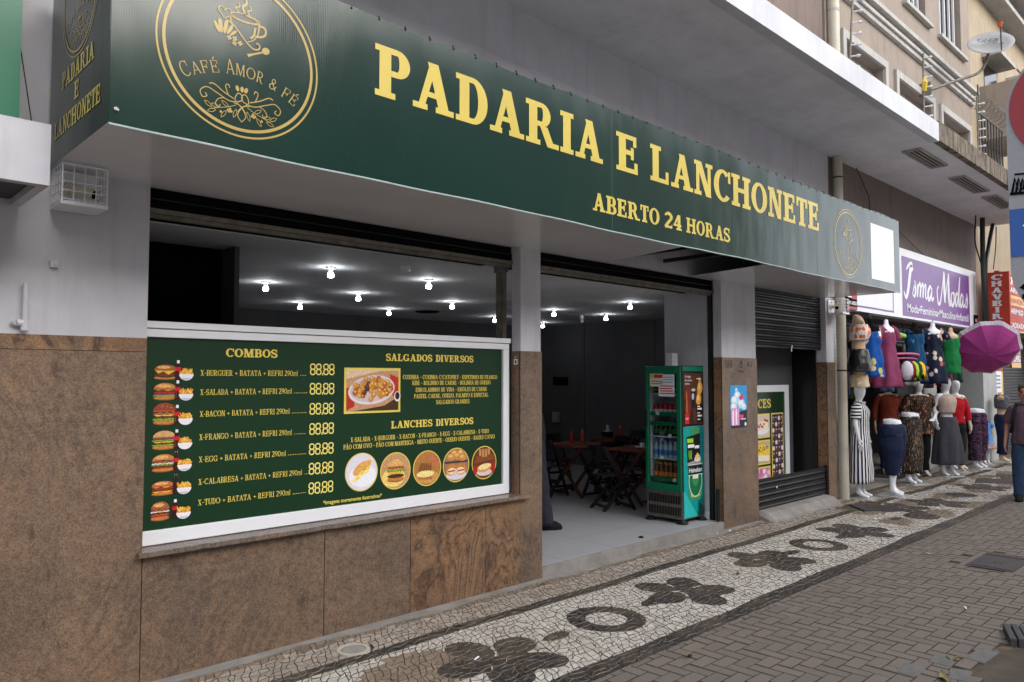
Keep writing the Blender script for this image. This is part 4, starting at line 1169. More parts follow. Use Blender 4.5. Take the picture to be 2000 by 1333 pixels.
for x0, y0, x1, y1, k in ((9.72, .98, 10.44, 1.33, 0), (9.72, .60, 10.44, .95, 1), (9.72, .31, 10.44, .57, 2), (10.49, .31, 10.86, 1.33, 3)):
    b.mat(m_my); FD.rect(b, x0, y0, x1, y1, 1)
    b.mat([I((214, 196, 176)), I((196, 170, 140)), I((206, 130, 170)), I((54, 56, 84))][k]); FD.rect(b, x0 + .02, y0 + .02, x1 - .02, y1 - .02, 2)
    if k == 0:
        b.mat(wht); FD.ell(b, 10.22, 1.1, .2, .07, 3); b.mat(I((240, 224, 196))); FD.rect(b, 10.1, 1.1, 10.38, 1.22, 4); b.mat(tom)
        for i in range(9): FD.ell(b, 10.08 + .035 * i, 1.13 + .12 * rr.random(), .02, .018, 5 + .1 * i)
    elif k == 1:
        b.mat(I((236, 196, 70))); FD.poly(b, [(10.0, .75), (10.4, .72), (10.42, .82), (10.2, .9), (10.02, .86)], 3); b.mat(I((238, 228, 206))); FD.poly(b, [(10.0, .66), (10.4, .64), (10.4, .72), (10.0, .75)], 3); b.mat(dark)
        for i in range(22): FD.ell(b, 10.05 + .33 * rr.random(), .78 + .08 * rr.random(), .013, .008, 4 + i * .05)
    elif k == 2:
        for i in range(16): b.mat([I((236, 190, 214)), I((222, 90, 140)), tom, I((246, 226, 236))][i % 4]); FD.ell(b, 9.9 + .5 * rr.random(), .36 + .16 * rr.random(), .05, .035, 3 + i * .1)
    else:
        for j in range(11):
            for i in range(4): b.mat([I((92, 52, 36)), I((226, 214, 190)), I((130, 78, 50))][(i + j * 2) % 3]); FD.ell(b, 10.545 + i * .088, .37 + j * .088, .036, .034, 3 + .02 * i); b.mat(I((236, 230, 220))); FD.ell(b, 10.54 + i * .088, .385 + j * .088, .012, .01, 4)
b.build('dessert_picture', None, db)
# ================================================================ inside the bakery
m_bulb = N('lit_bulb')
m_bulb.b.inputs['Emission Color'].default_value = (.93, .97, 1, 1)
m_bulb.b.inputs['Emission Strength'].default_value = 28
m_bulb = m_bulb.done(lin((250, 250, 250)), .5)
def lamp_proto(x, y, k):
    t = thing('ceiling_lamp', '', 'ceiling lamp', (x, y, 2.93), group='bare bulbs on the bakery ceiling', local=True)
    part(t, 'holder', m_white, lambda b: b.lathe([(.05, -.002), (.048, -.014), (.028, -.02), (.022, -.04), (.02, -.056)], (0, 0, 0), 16), smooth=False)
    part(t, 'bulb', m_bulb, lambda b: b.lathe([(.02, -.057), (.028, -.066), (.03, -.076), (.03, -.092), (.025, -.1), (.012, -.103)], (0, 0, 0), 16), smooth=True)
    return t
lamps = [(3.92, 8.05, 'lit bare bulb nearest the black partition, above the menu board'), (3.85, 6.53, 'largest lit bulb over the menu board, left of the smoke detector'),
         (5.32, 9.85, 'small lit bulb low between the two bulbs left of the board middle'), (5.27, 8.26, 'lit bulb hanging below the smoke detector and left of it'),
         (5.11, 6.6, 'big lit bulb just right of the smoke detector'), (6.83, 9.83, 'lit bulb directly left of the dark round ceiling grille'),
         (6.83, 8.28, 'lit bulb above and right of the dark round ceiling grille'), (9.03, 9.77, 'lit bulb beside the shutter guide of the window'),
         (8.82, 8.16, 'upper left lit bulb seen through the doorway near the pillar'), (10.7, 10.2, 'lit bulb half hidden by the pillar edge in the doorway'),
         (8.7, 6.57, 'nearest lit bulb in the doorway, above the fridge'), (10.1, 8.14, 'lit bulb in the doorway left of the one above the fridge')]
L0 = None
for i, (x, y, lb) in enumerate(lamps):
    if L0 is None: L0 = lamp_proto(x, y, 0); L0['label'] = lb
    else: dup(L0, (x, y, 2.93), label=lb)
b = MB(); b.lathe([(.05, 0), (.05, -.03), (.035, -.05)], (4.36, 6.0, 2.929), 16); tag(b.build('smoke_detector', m_white), 'small white smoke detector on the ceiling between the bulbs', 'smoke detector')
b = MB(); b.lathe([(.2, 0), (.2, -.012), (.17, -.02)], (7.56, 9.8, 2.929), 28); tag(b.build('ceiling_grille', m_void), 'dark round grille set in the bakery ceiling', 'grille')
b = MB(); b.tube([(10.0, 8.6, 2.93), (10.0, 8.6, 2.86)], .03, 10); b.tube([(10.0, 8.6, 2.86), (9.9, 8.5, 2.82)], .028, 10); tag(b.build('ceiling_camera', m_white), 'small pale camera on the ceiling between two doorway bulbs', 'security camera')
b = MB(); b.box(11.55, 11.584, 10.33, 10.72, 1.70, 1.86); tag(b.build('wall_grille', m_void, bevel=.004), 'small black box high on the dark side wall', 'wall box')
b = MB(); b.box(11.52, 11.584, 10.55, 10.72, .93, 1.14); tag(b.build('switch_box', M('grey_plastic', (150, 150, 152), .5), bevel=.004), 'small grey switch box on the wall behind the standing person', 'switch box')
m_top = M('red_brown_table_top', (100, 58, 40), .3, .5, var=.2, vs=6)
m_redge = M('red_table_edge', (124, 48, 30), .4, .4)
m_tleg = M('brown_wood_leg', (78, 46, 32), .5, .4, var=.2, vs=10)
m_chair = M('black_lacquered_wood', (24, 23, 24), .38, .5, var=.25, vs=10)
def table(name_l, x, y, rz):
    t = thing('folding_table', name_l, 'table', (x, y, FZ), rz, 'folding tables in the bakery', local=True)
    tp = MB(); tp.mat(m_top)
    o = [(.35 * c, .35 * s_) for c, s_ in ((1, -.6), (1, .6), (.6, 1), (-.6, 1), (-1, .6), (-1, -.6), (-.6, -1), (.6, -1))]
    tp.add([(a, c, .765) for a, c in o], [tuple(range(8))]); tp.mat(m_redge)
    tp.add([(a, c, .735) for a, c in o] + [(a, c, .765) for a, c in o], [(i, (i + 1) % 8, (i + 1) % 8 + 8, i + 8) for i in range(8)] + [tuple(reversed(range(8)))])
    tp.build('tabletop', None, t)
    for sx in (-.27, .27):
        for d in (-1, 1): part(t, 'leg', m_tleg, lambda b: b.bar((sx + d * .012, -.3 * d, 0), (sx + d * .012, .3 * d, .733), .022, .045))
    for y_, z in ((-.3, .72), (.3, .72), (-.28, .05), (.28, .05)): part(t, 'stretcher', m_tleg, lambda b: b.bar((-.27, y_, z), (.27, y_, z), .02, .03))
    return t
def chair_proto(x, y, rz, lb):
    t = thing('folding_chair', lb, 'chair', (x, y, FZ), rz, 'black folding wooden chairs in the bakery', local=True)
    for s_ in (-.2, .2): part(t, 'back_leg', m_chair, lambda b: b.bar((s_, -.22, 0), (s_, .24, .84), .022, .042))
    for s_ in (-.165, .165): part(t, 'front_leg', m_chair, lambda b: b.bar((s_, .24, 0), (s_, -.2, .44), .022, .04))
    part(t, 'seat', m_chair, lambda b: [b.box(-.185, .185, -.2 + i * .072, -.2 + i * .072 + .058, .445, .463) for i in range(6)], bevel=.004)
    part(t, 'backrest', m_chair, lambda b: b.rings([[Vector((x_, .20 + .03 * (1 - (x_ / .2) ** 2) + dy, z)) for dy, z in ((-.008, .70), (.008, .70), (.02, .84), (.004, .84))] for x_ in (-.2, -.1, 0, .1, .2)]))
    for y_, z, wd in ((-.19, .05, .2), (.2, .06, .165), (.03, .24, .2)): part(t, 'stretcher', m_chair, lambda b: b.bar((-wd, y_, z), (wd, y_, z), .02, .035))
    return t
table('folding table with two sauce bottles, nearest the pillar', 8.66, 7.55, .05)
table('folding table with napkin holder against the far wall', 9.98, 7.86, .1)
table('folding table with a saucer and cup beside the fridge', 8.75, 6.55, .05)
c0 = chair_proto(8.08, 6.42, R(70), 'black folding chair in front, nearest the doorway')
for x, y, rz, lb in ((8.25, 7.75, R(100), 'black folding chair left of the sauce bottle table'), (8.95, 8.25, R(-15), 'black folding chair behind the sauce bottle table'),
                     (9.3, 7.35, R(-100), 'black folding chair between the sauce bottle table and the napkin table'), (10.6, 7.9, R(-80), 'black folding chair at the far end of the napkin table'), (8.65, 7.05, R(170), 'black folding chair between the sauce bottles and the fridge')):
    dup(c0, (x, y, FZ), rz, label=lb)
TZ = FZ + .766
m_ket = M('ketchup_red', (176, 36, 26), .35); m_mus = M('mustard_yellow', (222, 170, 40), .35)
def sauce(x, y, body, capm, lb):
    t = thing('sauce_bottle', lb, 'bottle', (x, y, TZ))
    part(t, 'bottle', body, lambda b: b.lathe([(.026, 0), (.028, .01), (.028, .12), (.02, .15), (.014, .155)], (x, y, TZ), 12), smooth=True)
    part(t, 'cap', capm, lambda b: b.lathe([(.016, .156), (.015, .175), (.006, .185), (.003, .21)], (x, y, TZ), 10))
sauce(8.62, 7.62, m_ket, m_ket, 'red sauce bottle with red cap on the nearest left table')
sauce(8.80, 7.56, M('orange_sauce', (206, 70, 30), .35), m_mus, 'orange sauce bottle with yellow cap next to the red one')
sauce(10.06, 7.82, m_ket, m_mus, 'red sauce bottle with yellow cap beside the napkin holder')
nh = thing('napkin_holder', 'black napkin holder with white napkins on the far table', 'napkin holder', (9.95, 7.98, TZ))
part(nh, 'box', m_black, lambda b: b.box(9.86, 10.02, 7.93, 8.06, TZ, TZ + .09), bevel=.005)
part(nh, 'napkin', m_white, lambda b: (b.box(9.88, 10.0, 7.95, 8.04, TZ + .091, TZ + .1), b.prism([(9.93, 7.99, TZ + .1), (10.0, 7.99, TZ + .1), (9.99, 8.01, TZ + .19), (9.95, 8.0, TZ + .2)], (0, .02, 0))))
sa = thing('saucer', 'white saucer near the table edge by the fridge', 'saucer', (8.74, 6.4, TZ))
part(sa, 'plate', m_white, lambda b: b.lathe([(.04, 0), (.075, .008), (.09, .016), (.086, .018), (.05, .01)], (8.72, 6.42, TZ), 20))
b = MB(); b.lathe([(.026, .012), (.034, .03), (.037, .07), (.033, .07), (.028, .03)], (8.74, 6.41, TZ), 16); tag(b.build('cup', m_white), 'white cup standing on the saucer by the fridge', 'cup')

# ---------------------------------------------------------------- drinks fridge
FX0, FX1, FY0, FY1 = 7.79, 8.29, 5.145, 5.66
fr = thing('drinks_fridge', 'tall green glass door drinks fridge standing in the doorway', 'fridge', (8.05, 5.4, FZ))
m_fg = M('green_fridge_plastic', (8, 104, 72), .32, .5, var=.06)
m_fin = M('pale_grey_liner', (196, 200, 204), .5)
m_fst = M('brushed_steel', (120, 116, 110), .36, .5, .7, var=.2, vs=20)
def cab(b):
    b.mat(m_fin)
    b.box(FX0 + .06, FX1, FY1 - .03, FY1, .5, 1.99); b.box(FX0 + .06, FX1, FY0, FY0 + .03, .5, 1.985); b.box(FX1 - .03, FX1, FY0 + .03, FY1 - .03, .5, 1.985)
    b.box(FX0 + .06, FX1 - .03, FY0 + .03, FY1 - .03, .5, .52); b.box(FX0 + .05, FX1 - .03, FY0 + .03, FY1 - .03, 1.93, 1.985)
    b.mat(m_black); b.box(FX0 + .05, FX1 + .003, FY0 - .004, FY1, 1.986, 1.995); b.box(FX0 + .02, FX0 + .06, FY0 - .004, FY0 + .012, .48, 1.99)
cb = MB(); cab(cb); cb.build('cabinet', None, fr)
def dframe(b):
    b.box(FX0, FX0 + .045, FY0 + .002, FY0 + .06, .475, 1.99); b.box(FX0, FX0 + .045, FY1 - .04, FY1, .475, 1.99)
    b.box(FX0, FX0 + .045, FY0 + .06, FY1 - .04, 1.90, 1.99); b.box(FX0, FX0 + .045, FY0 + .06, FY1 - .04, .475, .56)
dr = part(fr, 'door', m_fg, dframe, bevel=.006)
n = N('door_glass')
tr = n.new("ShaderNodeBsdfTransparent"); gl = n.new("ShaderNodeBsdfGlossy"); gl.inputs['Roughness'].default_value = .03
tr.inputs[0].default_value = (.9, .93, .92, 1)
mx = n.new("ShaderNodeMixShader"); mx.inputs[0].default_value = .07
n.t.links.new(tr.outputs[0], mx.inputs[1]); n.t.links.new(gl.outputs[0], mx.inputs[2]); n.t.links.new(mx.outputs[0], n.t.nodes['Material Output'].inputs[0])
m_glass = n.m
part(dr, 'glass', m_glass, lambda b: b.box(FX0 + .018, FX0 + .024, FY0 + .058, FY1 - .038, .558, 1.902))
part(dr, 'handle', m_black, lambda b: b.box(FX0 - .02, FX0 - .001, FY1 - .03, FY1 - .008, 1.25, 1.45), bevel=.005)
def grill(b):
    b.box(FX0 + .02, FX1, FY0, FY1, .15, .473)
    b.mat(m_fst)
gm = MB(); gm.mat(m_fst); grill(gm)
gm.mat(m_void)
for r_ in (0, 1):
    for i in range(20): gm.box(FX0 + .016, FX0 + .0195, FY0 + .03 + i * .0232, FY0 + .042 + i * .0232, .19 + r_ * .14, .29 + r_ * .14)
gm.build('base_grille', None, fr)
for x, y in ((FX0 + .04, FY0 + .02), (FX0 + .04, FY1 - .04), (FX1 - .05, FY0 + .02), (FX1 - .05, FY1 - .04)):
    part(fr, 'foot', m_black, lambda b: (b.lathe([(.07, 0), (.07, .016), (.055, .028), (.03, .05)], (x, y, FZ + .001), 16)))
sz = [.60, .86, 1.13, 1.40, 1.66]
for i, z in enumerate(sz):
    sh_ = part(fr, 'shelf', m_fin, lambda b: (b.box(FX0 + .07, FX1 - .035, FY0 + .035, FY1 - .035, z - .012, z)))
    if i in (0, 2, 3): part(sh_, 'price_strip', m_fg, lambda b: b.box(FX0 + .05, FX0 + .056, FY0 + .06, FY1 - .04, z - .02 + (.15 if i == 2 else 0), z + .03 + (.15 if i == 2 else 0)))
    part(sh_, 'price_tag', m_white, lambda b: b.box(FX0 + .04, FX0 + .044, FY0 + .1 + .06 * (i * 3 % 5), FY0 + .15 + .06 * (i * 3 % 5), z - .01, z + .03))
# notices on the glass
FG = Flat((FX0 + .017, FY1, 0), (0, -1, 0), (0, 0, 1), .0006)
nt_ = thing('fridge_notice', 'white paper notice with red lines on the fridge glass', 'notice', (FX0, 5.4, 1.7))
b = MB(); b.mat(m_white); FG.rect(b, .19, 1.62, .42, 1.89, 1); b.mat(I((196, 50, 50)))
for i in range(4): FG.rect(b, .2 + .01 * (i % 2), 1.65 + i * .03, .41 - .012 * (i % 3), 1.664 + i * .03, 2)
b.mat(I((90, 130, 180)))
for i in range(3): FG.rect(b, .22, 1.79 + i * .03, .40, 1.80 + i * .03, 2)
b.build('sheet', None, nt_)
nt_ = thing('fridge_label', 'cream label with yellow dot and red strip at the top of the glass', 'label', (FX0, 5.6, 1.8))
b = MB(); b.mat(I((222, 212, 196))); FG.rect(b, .06, 1.74, .26, 1.9, 2.2); b.mat(I((200, 44, 44))); FG.rect(b, .12, 1.845, .25, 1.885, 3.2); b.mat(m_mus); FG.ell(b, .09, 1.865, .02, .02, 3.2); b.mat(I((90, 84, 80))); FG.rect(b, .08, 1.80, .24, 1.81, 3.2); FG.rect(b, .08, 1.77, .24, 1.78, 3.2)
b.build('sheet', None, nt_)
# drinks on the shelves
def drink(prof, body, lab, capm, nm, lb, cat_, grp):
    t = thing(nm, lb, cat_, (0, 0, -50), group=grp, local=True)
    part(t, 'body', body, lambda b: b.lathe(prof, (0, 0, 0), 10), smooth=True)
    r = max(p[0] for p in prof); h = prof[-1][1]
    part(t, 'label', lab, lambda b: b.lathe([(r + .001, h * .2), (r + .001, h * .5)], (0, 0, 0), 10, False))
    if capm: part(t, 'cap', capm, lambda b: b.lathe([(.015, h), (.015, h + .014)], (0, 0, 0), 8))
    return t
canp = [(.026, 0), (.032, .008), (.032, .105), (.026, .118)]
btlp = [(.03, 0), (.032, .01), (.032, .11), (.028, .14), (.014, .17), (.013, .2)]
m_can = M('black_can', (22, 26, 26), .3, .5, .5); m_canr = M('red_can', (170, 24, 30), .3, .5, .4); m_cgl = M('dark_green_glass', (16, 44, 30), .15, .5); m_wat = M('clear_blue_plastic', (150, 176, 196), .2, .5); m_brn = M('brown_juice', (104, 46, 24), .25)
rows = [(4, canp, m_can, I((90, 160, 50)), None, 'energy_can', 'black drink can on the top shelf of the fridge', 'can', 'black cans in the fridge'),
        (3, canp, m_canr, I((210, 200, 200)), None, 'soda_can', 'red soda can on the second shelf of the fridge', 'can', 'red cans in the fridge'),
        (2, [(a, c * .85) for a, c in btlp], m_cgl, I((30, 90, 50)), m_void, 'glass_bottle', 'dark green bottle on the middle shelf of the fridge', 'bottle', 'green bottles in the fridge'),
        (1, btlp, m_wat, I((60, 110, 180)), I((70, 120, 200)), 'water_bottle', 'clear water bottle with blue label in the fridge', 'bottle', 'water bottles in the fridge'),
        (0, [(a, c * .9) for a, c in btlp], m_brn, I((206, 120, 40)), I((222, 170, 40)), 'juice_bottle', 'brown juice bottle with yellow cap on the bottom shelf', 'bottle', 'juice bottles in the fridge')]
for si, prof, bm, lm, cm, nm, lb, ct, gr in rows:
    pr0 = drink(prof, bm, lm, cm, nm, lb, ct, gr); first = True
    for j in range(6):
        for k in range(2):
            loc = (FX0 + .12 + k * .08, FY0 + .085 + j * .071, sz[si] + .001)
            if first: pr0.location = loc; first = False
            else: dup(pr0, loc, label=lb)
# adverts on the street side of the fridge
FA = Flat((FX0 + .045, FY0 - .004, 0), (1, 0, 0), (0, 0, 1), .0007)
b = MB(); W_ = FX1 - FX0 - .05
b.mat(I((0, 120, 96))); FA.rect(b, 0, 1.93, W_, 1.985, 1)
b.mat(I((28, 20, 18))); FA.rect(b, 0, 1.26, W_, 1.93, 1); b.mat(I((86, 50, 32))); FA.rect(b, .02, 1.285, W_ - .03, 1.905, 1.6)
b.mat(I((54, 30, 22))); FA.poly(b, [(.02, 1.6), (.2, 1.5), (.24, 1.285), (.02, 1.285)], 2)
b.mat(I((120, 40, 26)))
FA.poly(b, [(.05, 1.4), (.16, 1.4), (.17, 1.5), (.14, 1.58), (.16, 1.64), (.13, 1.72), (.12, 1.78), (.09, 1.78), (.085, 1.72), (.04, 1.64), (.06, 1.56), (.04, 1.48)], 2.6)
b.mat(I((206, 130, 70))); FA.poly(b, [(.075, 1.42), (.09, 1.42), (.085, 1.7), (.07, 1.64)], 3); FA.ell(b, .105, 1.72, .016, .04, 3)
b.mat(I((30, 28, 34))); FA.rect(b, .18, 1.48, .27, 1.7, 2.6); b.mat(I((190, 190, 196))); FA.ell(b, .225, 1.7, .046, .018, 3); FA.ell(b, .215, 1.62, .03, .04, 3)
b.mat(I((226, 160, 70)))
for x, y, r in ((.34, 1.58, .07), (.37, 1.72, .075)): FA.ell(b, x, y, r * .8, r, 3, 20, -.3); FA.poly(b, [(x - .04, y + .04), (x + .05, y + .04), (x - .01, y + .15)], 3.2)
b.mat(I((246, 196, 110))); FA.ell(b, .33, 1.6, .03, .04, 4); FA.ell(b, .36, 1.74, .03, .04, 4)
b.mat(I((206, 26, 36))); FA.rect(b, .04, 1.29, .13, 1.41, 3.4)
b.mat(I((24, 20, 20))); FA.rect(b, .29, 1.295, .43, 1.52, 3); b.mat(I((230, 228, 226)))
for y in (1.49, 1.455, 1.41, 1.37, 1.33): FA.rect(b, .31, y, .31 + (.1 if y in (1.455, 1.37) else .06), y + (.022 if y in (1.455, 1.37) else .012), 4)
FA.rect(b, .3, 1.83, .40, 1.842, 4)
sans(FA, b, 'A magia', .04, .17, 1.85, .032, 4, .01); sans(FA, b, 'de comer', .04, .2, 1.805, .03, 4, .01); sans(FA, b, 'juntos', .04, .14, 1.765, .028, 4, .01)
FA.stroke(b, cat((.055, 1.34), (.07, 1.365), (.085, 1.34), (.1, 1.362), (.115, 1.345)), .007, 4.4)
b.build('advert', None, fr)
b = MB(); b.mat(I((0, 150, 150))); FA.rect(b, 0, .165, W_, 1.255, 1)
b.mat(I((0, 104, 108))); FA.poly(b, [(.28, .165), (W_, .165), (W_, 1.255), (.3, 1.255), (.36, .8)], 1.6)
b.mat(I((40, 180, 176))); FA.poly(b, [(0, .165), (.3, .165), (.0, .5)], 2)
b.mat(I((20, 60, 56))); FA.poly(b, [(.3, .165), (W_, .165), (W_, .25), (.34, .33)], 2)
b.mat(I((60, 140, 90))); FA.poly(b, [(.1, .42), (.14, .36), (.36, .36), (.4, .42), (.41, .78), (.36, .9), (.35, 1.24), (.16, 1.24), (.14, .9), (.09, .78)], 2.6)
b.mat(I((156, 190, 96))); FA.poly(b, [(.15, .4), (.35, .4), (.36, .58), (.14, .58)], 3)
b.mat(I((24, 22, 22))); FA.poly(b, [(.08, .82), (.36, .86), (.36, 1.17), (.06, 1.13)], 3.4)
b.mat(I((150, 210, 40))); FA.rect(b, .075, 1.06, .21, 1.11, 4); b.mat(I((232, 232, 232))); FA.rect(b, .09, 1.0, .23, 1.04, 4); FA.rect(b, .24, .985, .34, 1.02, 4)
b.mat(I((130, 210, 50)))
for i in range(3): FA.stroke(b, [(.115 + i * .026, .965), (.113 + i * .026, .9), (.118 + i * .026, .86)], .012, 4)
b.mat(I((226, 222, 226))); FA.ell(b, .3, .855, .07, .03, 4.4); b.mat(I((232, 196, 130)))
for x, y in ((.27, .875), (.3, .9), (.33, .875)): FA.ell(b, x, y, .022, .032, 5)
b.mat(I((150, 150, 150))); FA.poly(b, [(.08, .78), (.37, .8), (.36, .86), (.08, .82)], 3.6)
b.mat(I((224, 232, 226))); FA.ell(b, .25, .6, .145, .2, 3.2, 32); b.mat(I((20, 110, 66))); FA.ell(b, .25, .6, .135, .188, 3.7, 32); b.mat(I((226, 232, 224))); FA.ell(b, .25, .63, .09, .13, 4.2, 32); b.mat(I((60, 140, 90))); FA.ell(b, .25, .63, .07, .1, 4.7, 32); b.mat(I((222, 228, 206))); FA.rect(b, .19, .62, .31, .74, 5.2)
b.mat(I((18, 30, 26))); FA.rect(b, .095, .67, .405, .79, 5.6); b.mat(I((230, 234, 230))); FA.rect(b, .095, .665, .405, .672, 6.2); FA.rect(b, .095, .788, .405, .795, 6.2)
sans(FA, b, 'Heineken', .11, .39, .70, .06, 6.6, .012)
b.build('advert', None, fr)
b = MB(); b.box(8.08, 8.2, 5.45, 5.55, 1.996, 2.16); tag(b.build('white_carton', m_white, bevel=.004), 'white box standing on top of the drinks fridge', 'box')
# ================================================================ clothes shop building on the right
im = thing('clothes_shop_building', 'tan plaster building with white window trims over the open clothes shop', 'building', (15.5, 4.95, 0))
YI = 4.95
IX0, IX1 = 11.62, 19.4
iw = MB()
iw.mat(m_tandk); iw.box(IX0, IX1, YI, 5.3, 2.85, 5.299)
iw.mat(m_tan)
# upper wall with window openings
wins = [(12.20, 14.16), (14.56, 16.72), (17.08, 19.2)]
ups = [(13.1, 14.3), (15.2, 16.4), (17.25, 18.75)]
def wall_with_holes(b, x0, x1, z0, z1, holes, y0, y1):
    xs = x0
    for a, c, lo, hi in holes:
        b.box(xs, a, y0, y1, z0, z1)
        if lo > z0: b.box(a, c, y0, y1, z0, lo)
        if hi < z1: b.box(a, c, y0, y1, hi, z1)
        xs = c
    b.box(xs, x1, y0, y1, z0, z1)
wall_with_holes(iw, IX0, IX1, 5.3, 8.05, [(a + .14, c - .14, 5.9, 7.38) for a, c in wins], YI, 5.3)
wall_with_holes(iw, IX0, IX1, 8.05, 12.5, [(a, c, 9.0, 11.0) for a, c in ups], YI, 5.3)
iw.build('front_wall', None, im)
m_pane = M('dark_window_pane', (30, 31, 34), .12, .5)
m_wood = M('weathered_trim', (150, 132, 122), .7)
def win(x0, x1, z0, z1):
    w_ = part(im, 'window', m_trim, lambda b: (b.box(x0, x1, YI - .05, YI - .001, z1 - .13, z1), b.box(x0, x0 + .13, YI - .05, YI - .001, z0, z1 - .13), b.box(x1 - .13, x1, YI - .05, YI - .001, z0, z1 - .13)))
    part(w_, 'box_lintel', m_tan, lambda b: b.box(x0 + .14, x1 - .14, YI + .16, YI + .22, z1 - .24, z1 - .13))
    part(w_, 'pane', m_pane, lambda b: b.box(x0 + .14, x1 - .14, YI + .24, YI + .25, z0, z1 - .13))
for a, c in wins: win(a, c, 5.9, 7.515)
def upwin(x0, x1):
    w_ = part(im, 'window', m_pane, lambda b: b.box(x0, x1, YI + .22, YI + .23, 9.0, 11.0))
    part(w_, 'sill', m_trim, lambda b: b.box(x0 - .12, x1 + .2, YI - .09, YI + .1, 8.93, 9.0))
    for i in range(5): part(w_, 'bar', m_white, lambda b: b.box(x0 + .1 + i * (x1 - x0 - .2) / 4 - .02, x0 + .1 + i * (x1 - x0 - .2) / 4 + .02, YI + .1, YI + .14, 9.0, 11.0))
for a, c in ups: upwin(a, c)
part(im, 'cornice', m_trim, lambda b: (b.box(IX0 + .3, IX1 + .02, YI - .07, YI, 8.04, 8.12), b.box(IX0 + .3, IX1 + .03, YI - .11, YI, 8.135, 8.2), b.box(IX0 + .3, IX1 + .04, YI - .16, YI, 8.28, 8.36), b.box(IX0 + .3, IX1 + .01, YI - .05, YI, 8.2, 8.28)))
def m_dirtyc():
    n = N('stained_concrete')
    st_ = n.noise(2.2, 6, .75, n.mapping((2.6, 2.6, .5))); sp_ = n.noise(9, 6, .8)
    col = n.mix(n.bw(st_, .42, .62), lin((142, 130, 116)), lin((58, 50, 44)))
    col = n.mix(n.bw(sp_, .5, .68, 0, .8), col, lin((46, 42, 38)))
    n.bump(sp_, .5, .01)
    return n.done(col, .9, .2)
m_stain = m_dirtyc()
part(im, 'canopy', m_soffit, lambda b: b.box(12.053, 19.75, 3.60, YI, 5.302, 5.48))
ce = MB(); ce.box(12.054, 19.76, 3.50, 3.60, 5.31, 5.60); ce.build('canopy_edge', m_stain, im)
for x0, x1 in ((12.2, 13.5), (14.4, 15.9), (16.4, 17.75)):
    lv = part(im, 'louvre', m_trim, lambda b: (b.box(x0, x1, 3.80, 3.83, 5.27, 5.301), b.box(x0, x1, 4.03, 4.06, 5.27, 5.301), b.box(x0, x0 + .03, 3.83, 4.03, 5.27, 5.301), b.box(x1 - .03, x1, 3.83, 4.03, 5.27, 5.301)))
    part(lv, 'slot', m_void, lambda b: b.box(x0 + .03, x1 - .03, 3.83, 4.03, 5.295, 5.301))
    for y in (3.87, 3.93, 3.985): part(lv, 'blade', m_trim, lambda b: b.box(x0 + .03, x1 - .03, y, y + .02, 5.275, 5.292))
# open shop below: pillars, shutter roll, dark inside
def m_wtile():
    n = N('small_white_wall_tile')
    br = n.new("ShaderNodeTexBrick", offset=0.0)
    n.put(br.inputs['Vector'], n.mapping((1, 1, 1), (R(90), 0, 0)))
    br.inputs['Scale'].default_value = 1; br.inputs['Brick Width'].default_value = .06; br.inputs['Row Height'].default_value = .06; br.inputs['Mortar Size'].default_value = .003
    br.inputs['Color1'].default_value = lin((196, 204, 196)); br.inputs['Color2'].default_value = lin((186, 196, 188)); br.inputs['Mortar'].default_value = lin((150, 156, 150))
    return n.done(br.outputs['Color'], .4, .5)
m_wt = m_wtile()
part(im, 'pillar', m_wt, lambda b: b.box(11.62, 12.2, 4.98, 5.6, -.1, 2.85))
m_pale = m_plaster('pale_pillar_paint', (186, 188, 184), .4)
part(im, 'pillar', m_pale, lambda b: b.box(16.5, 17.3, 5.2, 5.7, -.1, 2.85))
part(im, 'pillar', m_pale, lambda b: b.box(18.9, 19.95, 4.75, 5.6, -.1, 2.85))
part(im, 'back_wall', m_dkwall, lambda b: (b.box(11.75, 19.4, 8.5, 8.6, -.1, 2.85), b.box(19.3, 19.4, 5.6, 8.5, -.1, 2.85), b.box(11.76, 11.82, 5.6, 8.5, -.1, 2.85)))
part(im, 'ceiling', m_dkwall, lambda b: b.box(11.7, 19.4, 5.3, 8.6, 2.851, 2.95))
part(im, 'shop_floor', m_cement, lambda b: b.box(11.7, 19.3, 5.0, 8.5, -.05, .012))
part(im, 'shutter_roll', m_shut, lambda b: slats(b, 12.2, 18.9, 2.42, 2.85, .0775, 5.28))
# goods inside the shop: dark racks
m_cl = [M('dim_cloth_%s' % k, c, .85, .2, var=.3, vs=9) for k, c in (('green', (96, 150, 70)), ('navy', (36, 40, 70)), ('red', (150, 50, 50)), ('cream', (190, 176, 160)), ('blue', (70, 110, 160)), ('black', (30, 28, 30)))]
def cloth_rack(x0, x1, y, z, seed, lb):
    t = thing('clothes_rack', lb, 'clothes rack', ((x0 + x1) / 2, y, .012))
    part(t, 'rail', m_black, lambda b: (b.tube([(x0, y, z), (x1, y, z)], .014), b.tube([(x0, y, .012), (x0, y, z)], .014), b.tube([(x1, y, .012), (x1, y, z)], .014)))
    rr = random.Random(seed); x = x0 + .06
    while x < x1 - .06:
        hh = rr.uniform(.55, .8); dx = rr.uniform(.035, .06)
        part(t, 'garment', rr.choice(m_cl), lambda b: b.rings([[Vector((x + dx * .5 * math.cos(a) * k, y + .2 * math.sin(a) * w_, zz)) for a in [2 * PI * i / 8 for i in range(8)]] for k, w_, zz in ((.4, .25, z - .01), (.8, .9, z - .1), (1, .95, z - .4), (1.1, 1.05, z - hh))]))
        x += dx * 1.05
cloth_rack(12.5, 13.9, 5.9, 1.35, 1, 'low rack of mixed hanging clothes behind the navy capri trousers')
cloth_rack(14.4, 16.2, 6.6, 2.2, 2, 'tall rack of dim clothes in the back of the clothes shop')
cloth_rack(12.4, 14.0, 7.2, 2.1, 3, 'tall dim rack of clothes deep behind the mauve dress')
